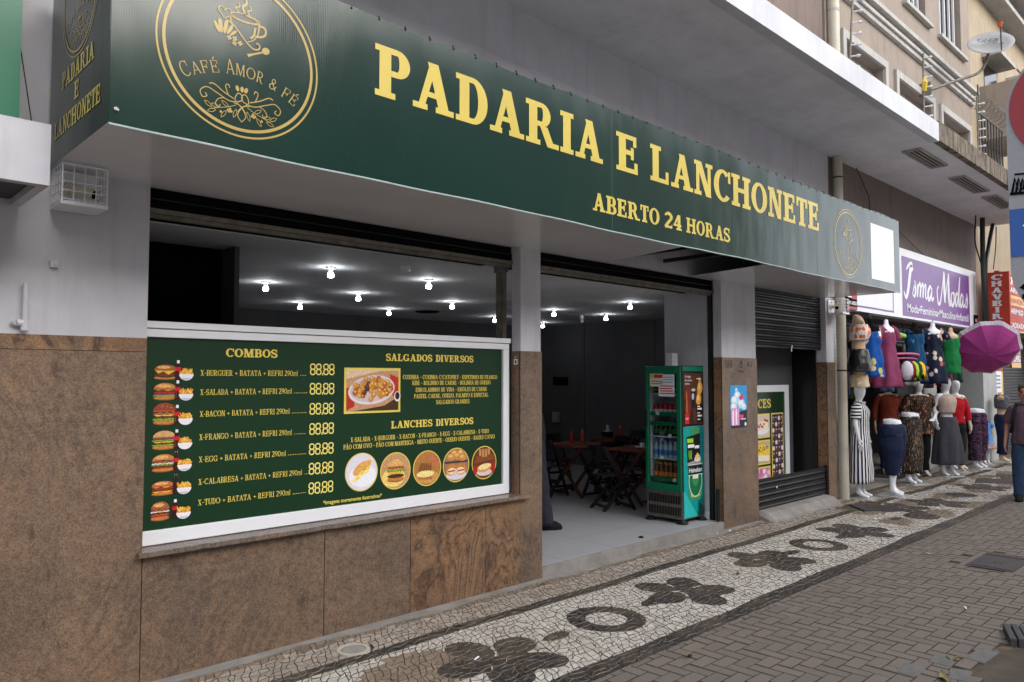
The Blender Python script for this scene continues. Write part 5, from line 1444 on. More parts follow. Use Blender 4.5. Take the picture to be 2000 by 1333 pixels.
b = MB(); b.box(14.6, 16.4, 5.05, 5.9, .0125, .02); tag(b.build('door_mat', M('black_mat', (30, 30, 32), .9)), 'black mat on the clothes shop floor behind the mannequins', 'mat')
# shop sign
it = thing('clothes_shop_sign', 'white and purple clothes shop sign board with script lettering', 'sign', (15, 4.8, 2.9))
part(it, 'board', m_white, lambda b: b.box(11.74, 18.72, 4.79, 4.9, 2.90, 4.15), bevel=.006)
m_pur = M('purple_print', (116, 66, 142), .35, .4, var=.06)
FI = Flat((0, 4.789, 0), (1, 0, 0), (0, 0, 1), .0012)
b = MB(); FI.rect(b, 14.23, 2.945, 18.2, 4.01, 1); b.build('panel', m_pur, it)
b = MB()
FI.stroke(b, cat((11.9, 3.85), (11.9, 3.02), (11.95, 2.985), (12.9, 2.985), (13.7, 2.985), (13.78, 3.05), (13.78, 3.85)), .03, 1); b.build('outline', m_pur, it)
b = MB()
def script(pts, w): FI.stroke(b, cat(*pts, n=8), w, 3)
# "Isma Modas" in brush script
X0, Z0 = 14.28, 3.33
def sc(x, z): return (X0 + x * 1.0, Z0 + z)
def thick(n, a, c): return [a + (c - a) * math.sin(PI * i / n) for i in range(n + 1)]
def S2(pts, a=.025, c=.075):
    a *= 1.3; c *= 1.35
    p = cat(*[sc(*q) for q in pts], n=7); FI.stroke(b, p, thick(len(p) - 1, a, c), 3)
S2([(.02, .06), (.12, -.05), (.24, .1), (.36, .42), (.45, .56), (.3, .55), (.16, .45)], .02, .09); S2([(.36, .42), (.52, .5)], .02, .03)
S2([(.45, .02), (.56, .2), (.6, .26), (.62, .12), (.56, .0), (.47, .02)], .02, .06)
for dx in (0, .15, .3): S2([(.7 + dx, .0), (.76 + dx, .24)], .05, .06); S2([(.76 + dx, .17), (.84 + dx, .26), (.88 + dx, .22), (.84 + dx, .03)] if dx < .3 else [(1.06, .17), (1.14, .26), (1.18, .22), (1.15, .05), (1.2, .0), (1.26, .05)], .015, .05)
S2([(1.5, .2), (1.42, .25), (1.3, .13), (1.32, .0), (1.42, .04), (1.52, .22)], .02, .07); S2([(1.52, .23), (1.49, .05), (1.54, .0), (1.62, .06)], .03, .05)
S2([(1.92, .3), (1.82, .2), (1.86, -.02), (1.98, -.02), (2.12, .25), (2.26, .62)], .025, .05); S2([(2.26, .6), (2.26, .3), (2.28, .0)], .06, .1); S2([(2.28, .02), (2.42, .35), (2.54, .6)], .02, .035); S2([(2.54, .6), (2.53, .2), (2.57, .0), (2.66, .06)], .06, .1)
S2([(2.82, .24), (2.7, .2), (2.68, .02), (2.78, -.02), (2.88, .1), (2.84, .24), (2.94, .2)], .02, .06)
S2([(3.14, .2), (3.05, .25), (2.95, .12), (2.98, 0), (3.06, .03), (3.16, .25)], .02, .06); S2([(3.28, .6), (3.17, .2), (3.17, .02), (3.24, .02)], .05, .07)
S2([(3.46, .2), (3.38, .25), (3.27, .12), (3.3, 0), (3.38, .03), (3.48, .22)], .02, .06); S2([(3.48, .23), (3.45, .05), (3.5, .0), (3.58, .06)], .03, .05)
S2([(3.58, .02), (3.7, .2), (3.73, .27), (3.76, .13), (3.7, .0), (3.6, .02)], .02, .06)
b.build('lettering', m_white, it)
b = MB(); xx = 14.46
for w_, l in (('Moda', .58), ('Feminina', .98), ('Masculina', .98), ('Infantil', .78)):
    sans(FI, b, w_, xx, xx + l, 3.03, .155, 3, .012); xx += l
    if w_ != 'Infantil': FI.ell(b, xx + .05, 3.1, .03, .03, 3, 12)
    xx += .10
b.build('lettering', m_white, it)
def plaque(x0, x1, z0, z1, y, lb):
    t = thing('phone_plaque', lb, 'plaque', ((x0 + x1) / 2, y, z0))
    part(t, 'plate', m_void, lambda b: b.box(x0, x1, y, y + .02, z0, z1))
    f = Flat((x0, y - .0005, z0), (1, 0, 0), (0, 0, 1), .0012); w_, h_ = x1 - x0, z1 - z0
    b = MB(); b.mat(I((176, 50, 46))); f.rect(b, .03, 0, w_ - .0, h_ * .14, 1); f.rect(b, w_ * .5, h_ * .5, w_ * .96, h_ * .86, 1); b.mat(m_white); f.rect(b, w_ * .12, h_ * .55, w_ * .5, h_ * .75, 1); sans(f, b, '3091-8033', w_ * .06, w_ * .94, h_ * .22, h_ * .18, 2, .02)
    b.build('print', None, t)
plaque(11.75, 12.17, 2.91, 3.24, 4.765, 'small black and red phone plaque at the left end of the purple sign')
plaque(18.45, 18.72, 2.86, 3.2, 4.76, 'small dark red phone plaque at the right end of the purple sign')
# ---------------------------------------------------------------- pipes, cables, dish
dp = thing('drainpipe', 'ivory drainpipe running down between the bakery and the clothes shop', 'pipe', (11.76, 4.85, 0))
part(dp, 'pipe', m_pvc, lambda b: (b.tube([(11.755, 4.855, -.02), (11.755, 4.855, 5.29)], .072, 18), b.tube([(11.75, 4.87, 5.57), (11.75, 4.87, 12.5)], .09, 18)))
part(dp, 'pipe', m_pvcw, lambda b: b.tube([(11.93, 4.9, 5.57), (11.93, 4.9, 12.5)], .035, 10))
for z in (1.95, 4.95): part(dp, 'clamp', m_black, lambda b: b.tube([(11.755, 4.855, z), (11.755, 4.855, z + .02)], .0755, 18))
part(dp, 'clamp', m_trim, lambda b: b.tube([(11.75, 4.87, 7.6), (11.75, 4.87, 7.64)], .094, 18))
ds = thing('satellite_dish', 'round grey satellite dish marked GVT on a bent arm under the eaves', 'satellite dish', (16.2, 4.6, 7.9))
dc = Vector((17.1, 4.0, 8.43)); dn = Vector((-.80, -.52, .08)).normalized()
dn = Vector((-.70, -.30, .62)).normalized()
Mx = Matrix.Translation(dc) @ dn.to_track_quat('Z', 'Y').to_matrix().to_4x4()
m_dish = M('grey_dish', (150, 150, 149), .45, .4, var=.12)
part(ds, 'reflector', m_dish, lambda b: b.lathe([(.02, -.02), (.16, .0), (.3, .035), (.40, .075), (.405, .08), (.395, .088), (.295, .05), (.16, .015), (.01, 0)], (0, 0, 0), 36, True, Mx), smooth=True)
rt = Vector((.69, -.72, 0)); up_ = dn.cross(rt); up_ = up_ if up_.z > 0 else -up_
FDh = Flat(dc + dn * .09, rt, up_, .001)
if FDh.n.dot(dn) < 0: FDh = Flat(dc + dn * .09, rt, -up_, .001)
b = MB(); sans(FDh, b, 'GVT', -.24, .20, .0, .16, 2, .012, .1); FDh.stroke(b, cat((.04, -.05), (.14, -.10), (.23, -.02)), .025, 2); b.build('lettering', I((40, 44, 54)), ds)
part(ds, 'arm', m_rail, lambda b: b.tube(cat((15.95, 4.75, 7.45), (16.5, 4.42, 7.7), (17.0, 4.15, 7.95), tuple(dc + dn * -.04)), .028, 8))
part(ds, 'feed_arm', m_black, lambda b: b.tube([dc + dn * .06 - up_ * .38 + rt * .06, dc + dn * .42 + up_ * .0 + rt * .14], .013, 6))
part(ds, 'feed', I((200, 88, 44)), lambda b: b.tube([dc + dn * .40 + rt * .13, dc + dn * .48 + up_ * .06 + rt * .15], [.035, .05], 10))
part(ds, 'base_plate', m_rail, lambda b: b.box(15.9, 16.0, 4.74, 4.949, 7.35, 7.6))
def fence_pole(x, z0, z1, lb, lean=0):
    t = thing('electric_fence_pole', lb, 'fence pole', (x, 3.7, z0), group='electric fence poles on the canopy')
    part(t, 'pole', m_rail, lambda b: b.tube([(x, 3.7, z0), (x + lean, 3.7, z1)], .014, 7))
    k = int((z1 - z0) / .15)
    for i in range(k):
        z = z0 + .1 + i * .15; q = x + lean * (z - z0) / (z1 - z0)
        part(t, 'insulator', m_pvcw, lambda b: (b.tube([(q, 3.7, z), (q + .06, 3.64, z + .01)], .010, 6), b.tube([(q + .06, 3.64, z + .01), (q + .09, 3.61, z + .014)], .018, 7)))
fence_pole(9.35, 5.566, 6.9, 'electric fence pole nearest the ivory drainpipe on the white canopy', .22)
fence_pole(12.06, 5.61, 6.68, 'electric fence pole with a yellow tag near the end of the white canopy', .05)
fence_pole(14.85, 5.61, 6.75, 'electric fence pole beside the barbed wire at the canopy end')
b = MB(); b.tube([(12.09, 3.69, 6.1), (12.07, 3.68, 6.22), (12.1, 3.69, 6.3)], [.03, .04, .02], 6); tag(b.build('yellow_tag', I((206, 176, 60)), bevel=0), 'yellow plastic tag tied round an electric fence pole', 'tag')
rl = thing('canopy_railing', 'dark iron railing topped with barbed wire over the canopy end', 'railing', (15.2, 3.75, 5.6))
for i in range(9): part(rl, 'baluster', m_black, lambda b: b.tube([(15.0 + i * .19, 3.72, 5.601), (15.0 + i * .19, 3.72, 6.5 + (i == 0) * .5)], .012, 6))
part(rl, 'handrail', m_black, lambda b: (b.tube([(14.95, 3.72, 6.5), (16.6, 3.72, 6.52)], .016, 6), b.tube([(14.95, 3.72, 5.75), (16.6, 3.72, 5.75)], .014, 6)))
part(rl, 'barbed_wire', m_rail, lambda b: b.tube([(14.9 + i * .012, 3.72 + .14 * math.cos(i * .32), 6.72 + .14 * math.sin(i * .32)) for i in range(150)], .006, 4))
for k, (x, r0, pts) in enumerate(((0, .05, [(18.6, 4.6, 5.3), (18.62, 4.62, 4.3), (18.58, 4.6, 3.6), (18.7, 4.62, 2.6)]), (0, .04, [(19.5, 4.62, 5.3), (19.0, 4.6, 4.7), (18.72, 4.6, 4.1), (18.7, 4.58, 2.7)]), (0, .014, [(18.2, 4.62, 5.3), (18.1, 4.62, 4.7), (18.5, 4.6, 4.1), (18.55, 4.6, 3.0)]), (0, .012, [(19.9, 4.65, 5.3), (20.0, 4.7, 4.8), (19.6, 4.66, 4.3)]))):
    b = MB(); b.tube(cat(*pts, n=8), r0, 8)
    tag(b.build('cable_bundle', m_black), ['thick black cable bundle hanging right of the purple sign', 'black cable slanting down to the bundle from the canopy', 'thin drooping cable left of the black cable bundle', 'short thin cable near the right end of the canopy'][k], 'cable')
b = MB(); b.tube([(12.6, 4.90, 5.29), (13.1, 4.9, 4.9), (13.3, 4.93, 4.2)], .008, 5); b.tube([(14.0, 4.9, 4.6), (16.2, 4.9, 4.1)], .007, 5)
tag(b.build('loose_wire', m_black), 'loose thin wire on the brown wall above the purple sign', 'wire')
# ---------------------------------------------------------------- locksmith next door and far building
lk = thing('locksmith_building', 'cream plaster building with small balcony above the orange locksmith shop', 'building', (23, 5, 0))
part(lk, 'front_wall', m_cream, lambda b: (b.box(19.41, 40, 5.0, 5.4, 2.9, 13.5), b.box(19.96, 20.9, 5.0, 5.4, -.1, 2.9), b.box(26, 40, 5.0, 5.4, -.1, 2.9)))
part(lk, 'cornice', m_trim, lambda b: (b.box(19.42, 40, 4.4, 5.0, 11.3, 11.45), b.box(19.42, 40, 4.6, 5.0, 11.0, 11.12)))
part(lk, 'shutter', m_shut, lambda b: slats(b, 20.9, 26, 0, 2.9, .0775, 5.35))
bl = part(lk, 'balcony', m_tan, lambda b: (b.box(20.3, 22.2, 4.2, 4.995, 7.45, 7.6), b.box(20.3, 22.2, 4.2, 4.27, 7.6, 8.75), b.box(20.3, 20.36, 4.27, 4.995, 7.6, 8.75)))
part(bl, 'railing', m_rail, lambda b: b.tube([(20.3, 4.23, 8.95), (22.2, 4.23, 8.95)], .02, 6))
for x0 in (20.7, 22.9, 25.5):
    w_ = part(lk, 'window', m_pane, lambda b: b.box(x0, x0 + 1.1, 4.985, 4.999, 8.0, 9.5))
    part(w_, 'hood', m_trim, lambda b: b.box(x0 - .15, x0 + 1.25, 4.6, 4.999, 9.55, 9.65))
m_or = M('orange_red_paint', (184, 62, 40), .5, .3, var=.1)
ck = thing('locksmith_sign', 'projecting orange sign with CHAVEIRO in white letters stacked vertically', 'sign', (18.98, 4.45, 2.98))
part(ck, 'board', m_or, lambda b: b.box(18.95, 19.05, 4.22, 4.70, 2.95, 4.14), bevel=.004)
FC = Flat((18.949, 4.70, 2.95), (0, -1, 0), (0, 0, 1), .0015)
for i, c in enumerate('CHAVEIRO'):
    b = MB(); z = 1.02 - i * .142; wd = .2 if c != 'I' else .09
    slab_text(FC, b, c, .24 - wd / 2 + .005, .24 + wd / 2 + .005, z, .118, 2, .05, w=.3, t=.22, h=.14, e=.05)
    b.build('lettering', m_white, ck)
of = thing('orange_fascia', 'orange shop front fascia with white writing and yellow strip behind the locksmith sign', 'sign', (21.5, 4.6, 3))
part(of, 'board', m_or, lambda b: b.box(19.6, 27, 4.55, 4.65, 2.92, 4.25))
FO = Flat((19.6, 4.549, 2.92), (1, 0, 0), (0, 0, 1), .0015)
b = MB(); b.mat(m_mus); FO.rect(b, .65, .62, 4, .85, 1); FO.rect(b, .0, -.0, 7, .03, 1); b.mat(m_or)
sans(FO, b, 'CHAVEIRO CHAVES', .7, 3.6, .67, .13, 2, .02); b.mat(m_white)
sans(FO, b, 'CHAVES', .6, 2.6, 1.1, .18, 2, .02); sans(FO, b, 'CARIMBOS', .65, 2.4, .92, .12, 2, .02); sans(FO, b, 'CARIMBO E XEROX', .68, 3.4, .42, .13, 2, .02); sans(FO, b, 'CADEADOS', .75, 2.4, .10, .12, 2, .02)
b.build('print', None, of)
b = MB(); b.tube([(21.2, 4.3, 2.95), (21.2, 4.3, 3.9)], .07, 8); tag(b.build('orange_tube', I((226, 140, 70))), 'pale orange tube upright before the orange fascia', 'tube')
yp = thing('notice_board', 'yellow notice board with white sheets beside the walking man', 'notice board', (20.5, 4.9, 1))
part(yp, 'board', m_mus, lambda b: b.box(20.1, 21.15, 4.9, 4.97, .55, 2.13))
FY = Flat((20.1, 4.8995, .55), (1, 0, 0), (0, 0, 1), .0012)
b = MB(); b.mat(m_or); FY.rect(b, 0, 1.44, 1.05, 1.58, 1); b.mat(I((60, 90, 160))); FY.rect(b, .02, 1.0, .3, 1.3, 1); b.mat(m_white)
for x, z, w_, h_ in ((.35, .95, .55, .5), (.4, .5, .5, .4), (.4, .12, .5, .25)): FY.rect(b, x, z, x + w_, z + h_, 2)
b.mat(I((100, 120, 170)))
for i in range(4): FY.rect(b, .42, 1.05 + i * .09, .8, 1.09 + i * .09, 3)
b.mat(m_void); FY.ell(b, .15, .8, .09, .16, 2); FY.ell(b, .2, .35, .1, .1, 2)
b.build('print', None, yp)
xc = thing('xerox_sign', 'small yellow and red sign hanging in the dark doorway at right edge', 'sign', (22.5, 4.9, 2.1))
part(xc, 'plate', I((176, 40, 36)), lambda b: b.box(22.1, 23.0, 4.92, 4.96, 2.1, 2.75))
FX = Flat((22.1, 4.919, 2.1), (1, 0, 0), (0, 0, 1), .0012); b = MB(); b.mat(m_mus); FX.rect(b, 0, 0, .9, .12, 1); FX.rect(b, 0, .58, .9, .65, 1); b.mat(m_white); sans(FX, b, 'XEROX', .05, .85, .36, .17, 2, .03); sans(FX, b, 'COPIAS', .05, .85, .15, .17, 2, .03); b.build('print', None, xc)
# ---------------------------------------------------------------- road sign at the right edge
sgn = thing('road_sign', 'grey road sign plate with big red disc and blue band cut by the right edge', 'road sign', (3.96, .60, 0))
n_ = Vector((.987, .158, 0)).normalized(); r_ = Vector((n_.y, -n_.x, 0))
P0 = n_ * 4.0 + r_ * .04
HW, ZC, ZB = .274, 3.035, 2.33
FR = Flat(P0 - n_ * .004, r_, (0, 0, 1), .001)
def caps(h):
    return [(h * math.cos(R(a)), ZC + h * math.sin(R(a))) for a in range(0, 181, 6)] + [(h * math.cos(R(a)), ZB + h * math.sin(R(a))) for a in range(180, 361, 6)]
m_plate = M('grey_retroreflective', (140, 140, 144), .45, .5, var=.07, vs=60, bump=.2, bs=300)
part(sgn, 'plate', m_plate, lambda b: b.prism([P0 + r_ * x + Vector((0, 0, z)) for x, z in reversed(caps(HW))], n_ * .003 if False else (n_ * .003)))
b = MB(); FR.ell(b, 0, ZC, .262, .262, 1, 64); b.build('red_disc', M('dark_red_sheeting', (138, 22, 32), .4, .4, var=.05), sgn)
b = MB(); b.mat(M('blue_sheeting', (16, 74, 150), .4)); FR.rect(b, -HW + .002, 2.385, HW - .002, 2.595, 1); b.mat(m_white); FR.rect(b, -HW + .05, 2.515, HW - .05, 2.522, 2); b.build('blue_band', None, sgn)
b = MB(); FR.rect(b, -.20, 2.10, .2, 2.28, 2) if False else FR.poly(b, [(-.245, 2.245), (-.2, 2.29), (.2, 2.29), (.2, 2.24), (-.19, 2.24), (-.19, 2.225), (.2, 2.225), (.2, 2.195), (-.235, 2.195), (-.235, 2.215), (-.21, 2.225)], 1); b.build('arrow', m_void, sgn)
b = MB(); rr = random.Random(9)
for i in range(9):
    x, z = -.26 + i * .014, 2.70 + rr.uniform(-.012, .012); FR.stroke(b, [(x, z - .03), (x + .012, z + .035), (x + .02, z - .02)], .01, 1)
FR.stroke(b, [(-.268, 2.665), (-.13, 2.66)], .012, 1); FR.stroke(b, [(-.25, 2.75), (-.13, 2.745)], .008, 1)
b.build('sticker', m_void, sgn)
part(sgn, 'post', m_rail, lambda b: b.tube([(P0.x + n_.x * .045, P0.y + n_.y * .045, -.1), (P0.x + n_.x * .045, P0.y + n_.y * .045, 3.36)], .03, 12))
# ---------------------------------------------------------------- parasol
ub = thing('parasol', 'magenta parasol with speckled white border tilted over the mannequins', 'parasol', (16.9, 4.3, 0))
ax = Vector((-.70, -.42, -.57)).normalized(); uc = Vector((16.75, 4.15, 2.42))
u1 = ax.cross(Vector((0, 0, 1))).normalized(); u2 = ax.cross(u1)
RU = .63
def dome(r0, r1, m_):
    b = MB(); ng = 10; rows = 6; rings = []
    for j in range(rows + 1):
        t = r0 + (r1 - r0) * j / rows; ring = []
        for i in range(ng * 4):
            a = 2 * PI * i / (ng * 4); ph = (i % 4) / 4
            sag = 1 - .06 * math.sin(PI * ph) * t; hgt = .26 * (1 - t * t) - .02 * math.sin(PI * ph) * t
            ring.append(uc + (u1 * math.cos(a) + u2 * math.sin(a)) * RU * t * sag + ax * hgt)
        rings.append(ring)
    b.rings(rings, cap=False)
    return b.build('canopy' if m_ is m_mag else 'border', m_, ub)
m_mag = M('magenta_cloth', (160, 58, 128), .6, .3, var=.06)
n = N('speckled_border'); m_brd = n.done(n.ramp(n.vor(60), [(.0, lin((60, 50, 70))), (.28, lin((60, 50, 70))), (.34, lin((206, 196, 206)))], 'LINEAR'), .7)
dome(.02, .9, m_mag); dome(.9, 1.0, m_brd)
part(ub, 'pole', m_rail, lambda b: b.tube([tuple(uc + ax * .29), tuple(uc - ax * .75), (17.35, 4.55, 2.84)], .014, 8))
# ================================================================ mannequins and people
m_mw = M('white_mannequin', (226, 226, 230), .3, .5, var=.03)
m_mt = M('tan_mannequin', (196, 166, 134), .4, .4, var=.05)
m_skin = M('skin', (170, 116, 92), .55, .4, var=.08)
def skin(parent, name, mat, V, E, Rd, lv=2):
    me = bpy.data.meshes.new(name)
    me.from_pydata([tuple(v) for v in V], E, [])
    o = bpy.data.objects.new(name, me); C.objects.link(o); o.parent = parent
    k = o.modifiers.new('skin', 'SKIN'); k.use_smooth_shade = True; k.branch_smoothing = .6
    for i, r in enumerate(Rd):
        me.skin_vertices[0].data[i].radius = r if isinstance(r, tuple) else (r, r)
    me.skin_vertices[0].data[0].use_root = True
    q = o.modifiers.new('sub', 'SUBSURF'); q.levels = lv; q.render_levels = lv
    me.materials.append(mat)
    return o
def figure(parent, mat, name='body', head=True, upper=True, lower=True, arms=((.25, .0, 1.12, .25, -.06, .88), (.25, .0, 1.12, .25, -.06, .88)), hands=True, step=0, neck=True, fat=1.0):
    V = []; E = []; Rd = []
    def av(p, r, par=None):
        V.append(p); Rd.append(r)
        if par is not None: E.append((par, len(V) - 1))
        return len(V) - 1
    pel = av((0, 0, .95), (.14 * fat, .10 * fat))
    if upper:
        w_ = av((0, 0, 1.09), (.11 * fat, .085 * fat), pel); ch = av((0, 0, 1.27), (.135 * fat, .10 * fat), w_); sh = av((0, .01, 1.39), (.09, .065), ch)
        if neck:
            nk = av((0, .012, 1.475), .048, sh)
            if head:
                h0 = av((0, -.008, 1.55), (.068, .08), nk); h1 = av((0, -.008, 1.635), (.082, .097), h0); av((0, .0, 1.715), (.058, .07), h1)
        for s_, A in zip((-1, 1), arms):
            if A is None: continue
            s0 = av((s_ * .155, .01, 1.385), .056, sh); e_ = av((s_ * A[0], A[1], A[2]), .038, s0); wr = av((s_ * A[3], A[4], A[5]), (.026, .024), e_)
            d = Vector((s_ * (A[3] - A[0]), A[4] - A[1], A[5] - A[2])).normalized()
            if hands:
                pm = av(tuple(Vector(V[wr]) + d * .06), (.032, .018), wr)
                sd_ = Vector((0, -1, 0)) if abs(d.y) < .7 else Vector((s_, 0, 0))
                sd_ = (sd_ - d * sd_.dot(d)).normalized()
                for k, (off, ln) in enumerate(((-.028, .062), (-.010, .075), (.010, .08), (.028, .07))):
                    f0 = av(tuple(Vector(V[pm]) + d * .035 - sd_ * off), .0095, pm)
                    f1 = av(tuple(Vector(V[f0]) + d * ln * .55 + Vector((-s_ * .008, 0, 0))), .0085, f0); av(tuple(Vector(V[f1]) + d * ln * .4 + Vector((-s_ * .018, 0, 0))), .0075, f1)
                t0 = av(tuple(Vector(V[wr]) + d * .035 + sd_ * .032), .010, wr); av(tuple(Vector(V[t0]) + d * .045 + sd_ * .018), .0085, t0)
    if not upper: av((0, 0, 1.03), (.12 * fat, .09 * fat), pel)
    if lower:
        for s_ in (-1, 1):
            st_ = step * s_
            hp = av((s_ * .085, 0, .87), .085 * fat, pel); kn = av((s_ * .088, -.015 + st_ * .45, .49), .056, hp); an = av((s_ * .09, .02 + st_, .085), (.036, .04), kn)
            hl = av((s_ * .09, .045 + st_, .035), .034, an); av((s_ * .095, -.06 + st_, .035), (.038, .028), an); av((s_ * .098, -.135 + st_, .022), (.032, .018), len(V) - 1)
    return skin(parent, name, mat, V, E, Rd)
FOLD = bpy.data.textures.new('drape', 'CLOUDS')
FOLD.noise_scale = .11; FOLD.noise_depth = 2
def garment(parent, name, mat, rings, folds=0, k=9, n=28, cap=False, thick=.004, ph=0, neck=0):
    b = MB(); rr = []
    for (cx, cy, z, rx, ry), f in zip(rings, [folds * i / max(1, len(rings) - 1) for i in range(len(rings))]):
        rr.append([Vector((cx + rx * math.cos(2 * PI * i / n) * (1 + f * math.sin(k * 2 * PI * i / n + ph)), cy + ry * math.sin(2 * PI * i / n) * (1 + f * math.sin(k * 2 * PI * i / n + ph)), z + (.0 if f == 0 else f * .05 * math.sin(3 * 2 * PI * i / n)))) for i in range(n)])
    if neck:
        for i in range(n):
            c_ = math.cos(2 * PI * i / n); rr[0][i].z += neck * (c_ * c_ - .55); rr[1][i].z += neck * .4 * (c_ * c_ - .5)
    b.rings(rr, cap=cap)
    o = b.build(name, mat, parent, smooth=True)
    q_ = o.modifiers.new('sub', 'SUBSURF'); q_.levels = 2; q_.render_levels = 2
    if FOLD: d_ = o.modifiers.new('drape', 'DISPLACE'); d_.texture = FOLD; d_.strength = .035; d_.mid_level = .5; d_.texture_coords = 'LOCAL'
    s_ = o.modifiers.new('solid', 'SOLIDIFY'); s_.thickness = thick
    return o
def tubeg(parent, name, mat, pts, rad, n=14):
    b = MB(); b.tube(cat(*pts, n=4), [rad[0] + (rad[-1] - rad[0]) * i / ((len(pts) - 1) * 4) if len(rad) == 2 else rad[min(i // 4, len(rad) - 1)] for i in range((len(pts) - 1) * 4 + 1)], n, cap=True)
    return b.build(name, mat, parent, smooth=True)
def stripes(name, a, c, per, axis='X', duty=.5):
    n = N(name)
    if axis == 'X':                                 # run down the body, counted round it
        g_ = n.new("ShaderNodeTexGradient", gradient_type='RADIAL'); n.put(g_.inputs[0], n.pos())
        m_ = n.new("ShaderNodeMath", operation='MULTIPLY'); n.put(m_.inputs[0], g_.outputs['Fac']); m_.inputs[1].default_value = 26
        w_ = n.new("ShaderNodeMath", operation='FRACT'); n.put(w_.inputs[0], m_.outputs[0]); w_ = w_.outputs[0]
    else:
        w_ = n.wave(.314 / per, .15, None, axis, 1)
    n.bump(n.noise(12, 3, .5, n.mapping((1, 1, .3))), .5, .02)
    return n.done(n.ramp(w_, [(0, lin(a)), (duty, lin(c))], 'CONSTANT'), .8, .2)
def floral(name, base, cols, sc, size=.45):
    n = N(name); v = n.vor(sc, n.mapping((1, 1, .8))); cc = n.vor(sc, n.mapping((1, 1, .8)), out='Color')
    sep = n.new("ShaderNodeSeparateColor"); n.put(sep.inputs[0], cc)
    c_ = n.ramp(sep.outputs[0], [(i / len(cols), lin(k)) for i, k in enumerate(cols)], 'CONSTANT')
    e = n.mix(.25, v, n.noise(sc * 4, 2)); f = n.bw(e, size - .04, size + .02, 1, 0); f2 = n.bw(sep.outputs[1], .35, .4)
    return n.done(n.mix(n.mix(1.0, f, f2, 'MULTIPLY'), lin(base), c_), .75, .2)
m_navy = M('navy_cloth', (26, 34, 60), .8, .2, var=.15, vs=6); m_blk = M('black_cloth', (24, 23, 25), .8, .2, var=.2, vs=6)
m_denim = M('blue_denim', (44, 60, 86), .85, .2, var=.2, vs=12)
TOP = [(0, 0, .92, .175, .125), (0, 0, 1.08, .142, .108), (0, 0, 1.2, .158, .125), (0, -.005, 1.29, .168, .13), (0, .005, 1.37, .165, .095), (0, .01, 1.415, .11, .075), (0, .01, 1.45, .062, .06)]
def sleeves(t, mat, arms, frac=.75, r=(.068, .058)):
    for s_, A in zip((-1, 1), arms):
        if A is None: continue
        a = Vector((s_ * .135, .01, 1.38)); e_ = Vector((s_ * A[0], A[1], A[2])); w_ = Vector((s_ * A[3], A[4], A[5]))
        pts = [tuple(a), tuple(a.lerp(e_, .35) + Vector((s_ * .012, 0, .01)))]
        if frac <= 1: pts.append(tuple(a.lerp(e_, frac)))
        else: pts += [tuple(e_), tuple(e_.lerp(w_, frac - 1))]
        tubeg(t, 'sleeve', mat, pts, r)
def pants(t, mat, z0=.1, top=1.02, r=(.095, .05), step=0, fat=1.0):
    garment(t, 'waist', mat, [(0, 0, top, .145 * fat, .115 * fat), (0, 0, .95, .168 * fat, .125 * fat), (0, .005, .86, .178 * fat, .13 * fat), (0, 0, .8, .165 * fat, .115 * fat)], cap=True)
    for s_ in (-1, 1):
        k = step * s_
        garment(t, 'trouser_leg', mat, [(s_ * .082, .003, .88, .09 * fat, .118 * fat), (s_ * .086, -.005 + k * .1, .7, r[0] * fat, r[0] * fat), (s_ * .088, -.012 + k * .45, .49, (r[0] * .55 + r[1] * .45), (r[0] * .55 + r[1] * .45)), (s_ * .09, .01 + k * .8, .28, (r[0] * .3 + r[1] * .7), (r[0] * .3 + r[1] * .7)), (s_ * .09, .015 + k, z0, r[1], r[1] * 1.1)], .02, 5)
def M_(lb, x, y, rz=0, sc=1.0, plate=True, grp=None, nm='mannequin'):
    t = thing(nm, lb, 'mannequin', (x, y, .012 if plate else 0), R(rz), grp, local=True)
    t.scale = (sc, sc, sc)
    if plate: part(t, 'base_plate', M('glass_grey_base', (176, 176, 172), .25), lambda b: b.box(-.2, .2, -.2, .2, -.012, -.001))
    return t
AR = ((.235, .01, 1.12, .245, -.04, .885), (.235, .01, 1.12, .245, -.04, .885))
# 1 striped dress
t = M_('white mannequin in a long navy and white striped dress beside the drainpipe', 12.06, 4.72, 8, 1.01)
figure(t, m_mw, arms=AR)
ms = stripes('navy_white_stripes', (30, 36, 66), (222, 220, 216), .048, 'X', .52)
garment(t, 'dress', ms, [(.0, 0, .22, .25, .17), (0, 0, .5, .235, .165), (0, 0, .8, .205, .15)] + [(a, c, z, rx * 1.1, ry * 1.1) for a, c, z, rx, ry in TOP[:6]] + [(0, -.01, 1.44, .085, .07)], 0, 6)
sleeves(t, stripes('navy_white_bands', (30, 36, 66), (222, 220, 216), .05, 'Z', .52), AR, .72, (.075, .07))
garment(t, 'collar', ms, [(0, -.005, 1.42, .105, .085), (0, .0, 1.465, .075, .068), (0, 0, 1.44, .1, .085)])
# 2 navy capri lower body
def lower(lb, x, y, rz, sc, mat, rr=(.1, .07), z0=.34, body=m_mw, fat=1.1, step=.03):
    t = M_(lb, x, y, rz, sc)
    figure(t, body, 'legs', upper=False, fat=fat, step=step)
    garment(t, 'waist_rim', body, [(0, 0, 1.0, .15, .115), (0, 0, 1.055, .15, .11), (0, 0, 1.075, .13, .1), (0, 0, 1.078, .01, .01)], cap=False)
    return t
t = lower('white legs mannequin in navy capri trousers beside the striped dress', 12.66, 4.46, 0, 1.10, m_navy, fat=1.3)
pants(t, m_navy, .3, 1.02, (.12, .068), .03, 1.34)
part(t, 'button', m_white, lambda b: [b.lathe([(.008, 0), (.008, .006)], (.09, -.075, .32 + i * .035), 8) for i in range(3)])
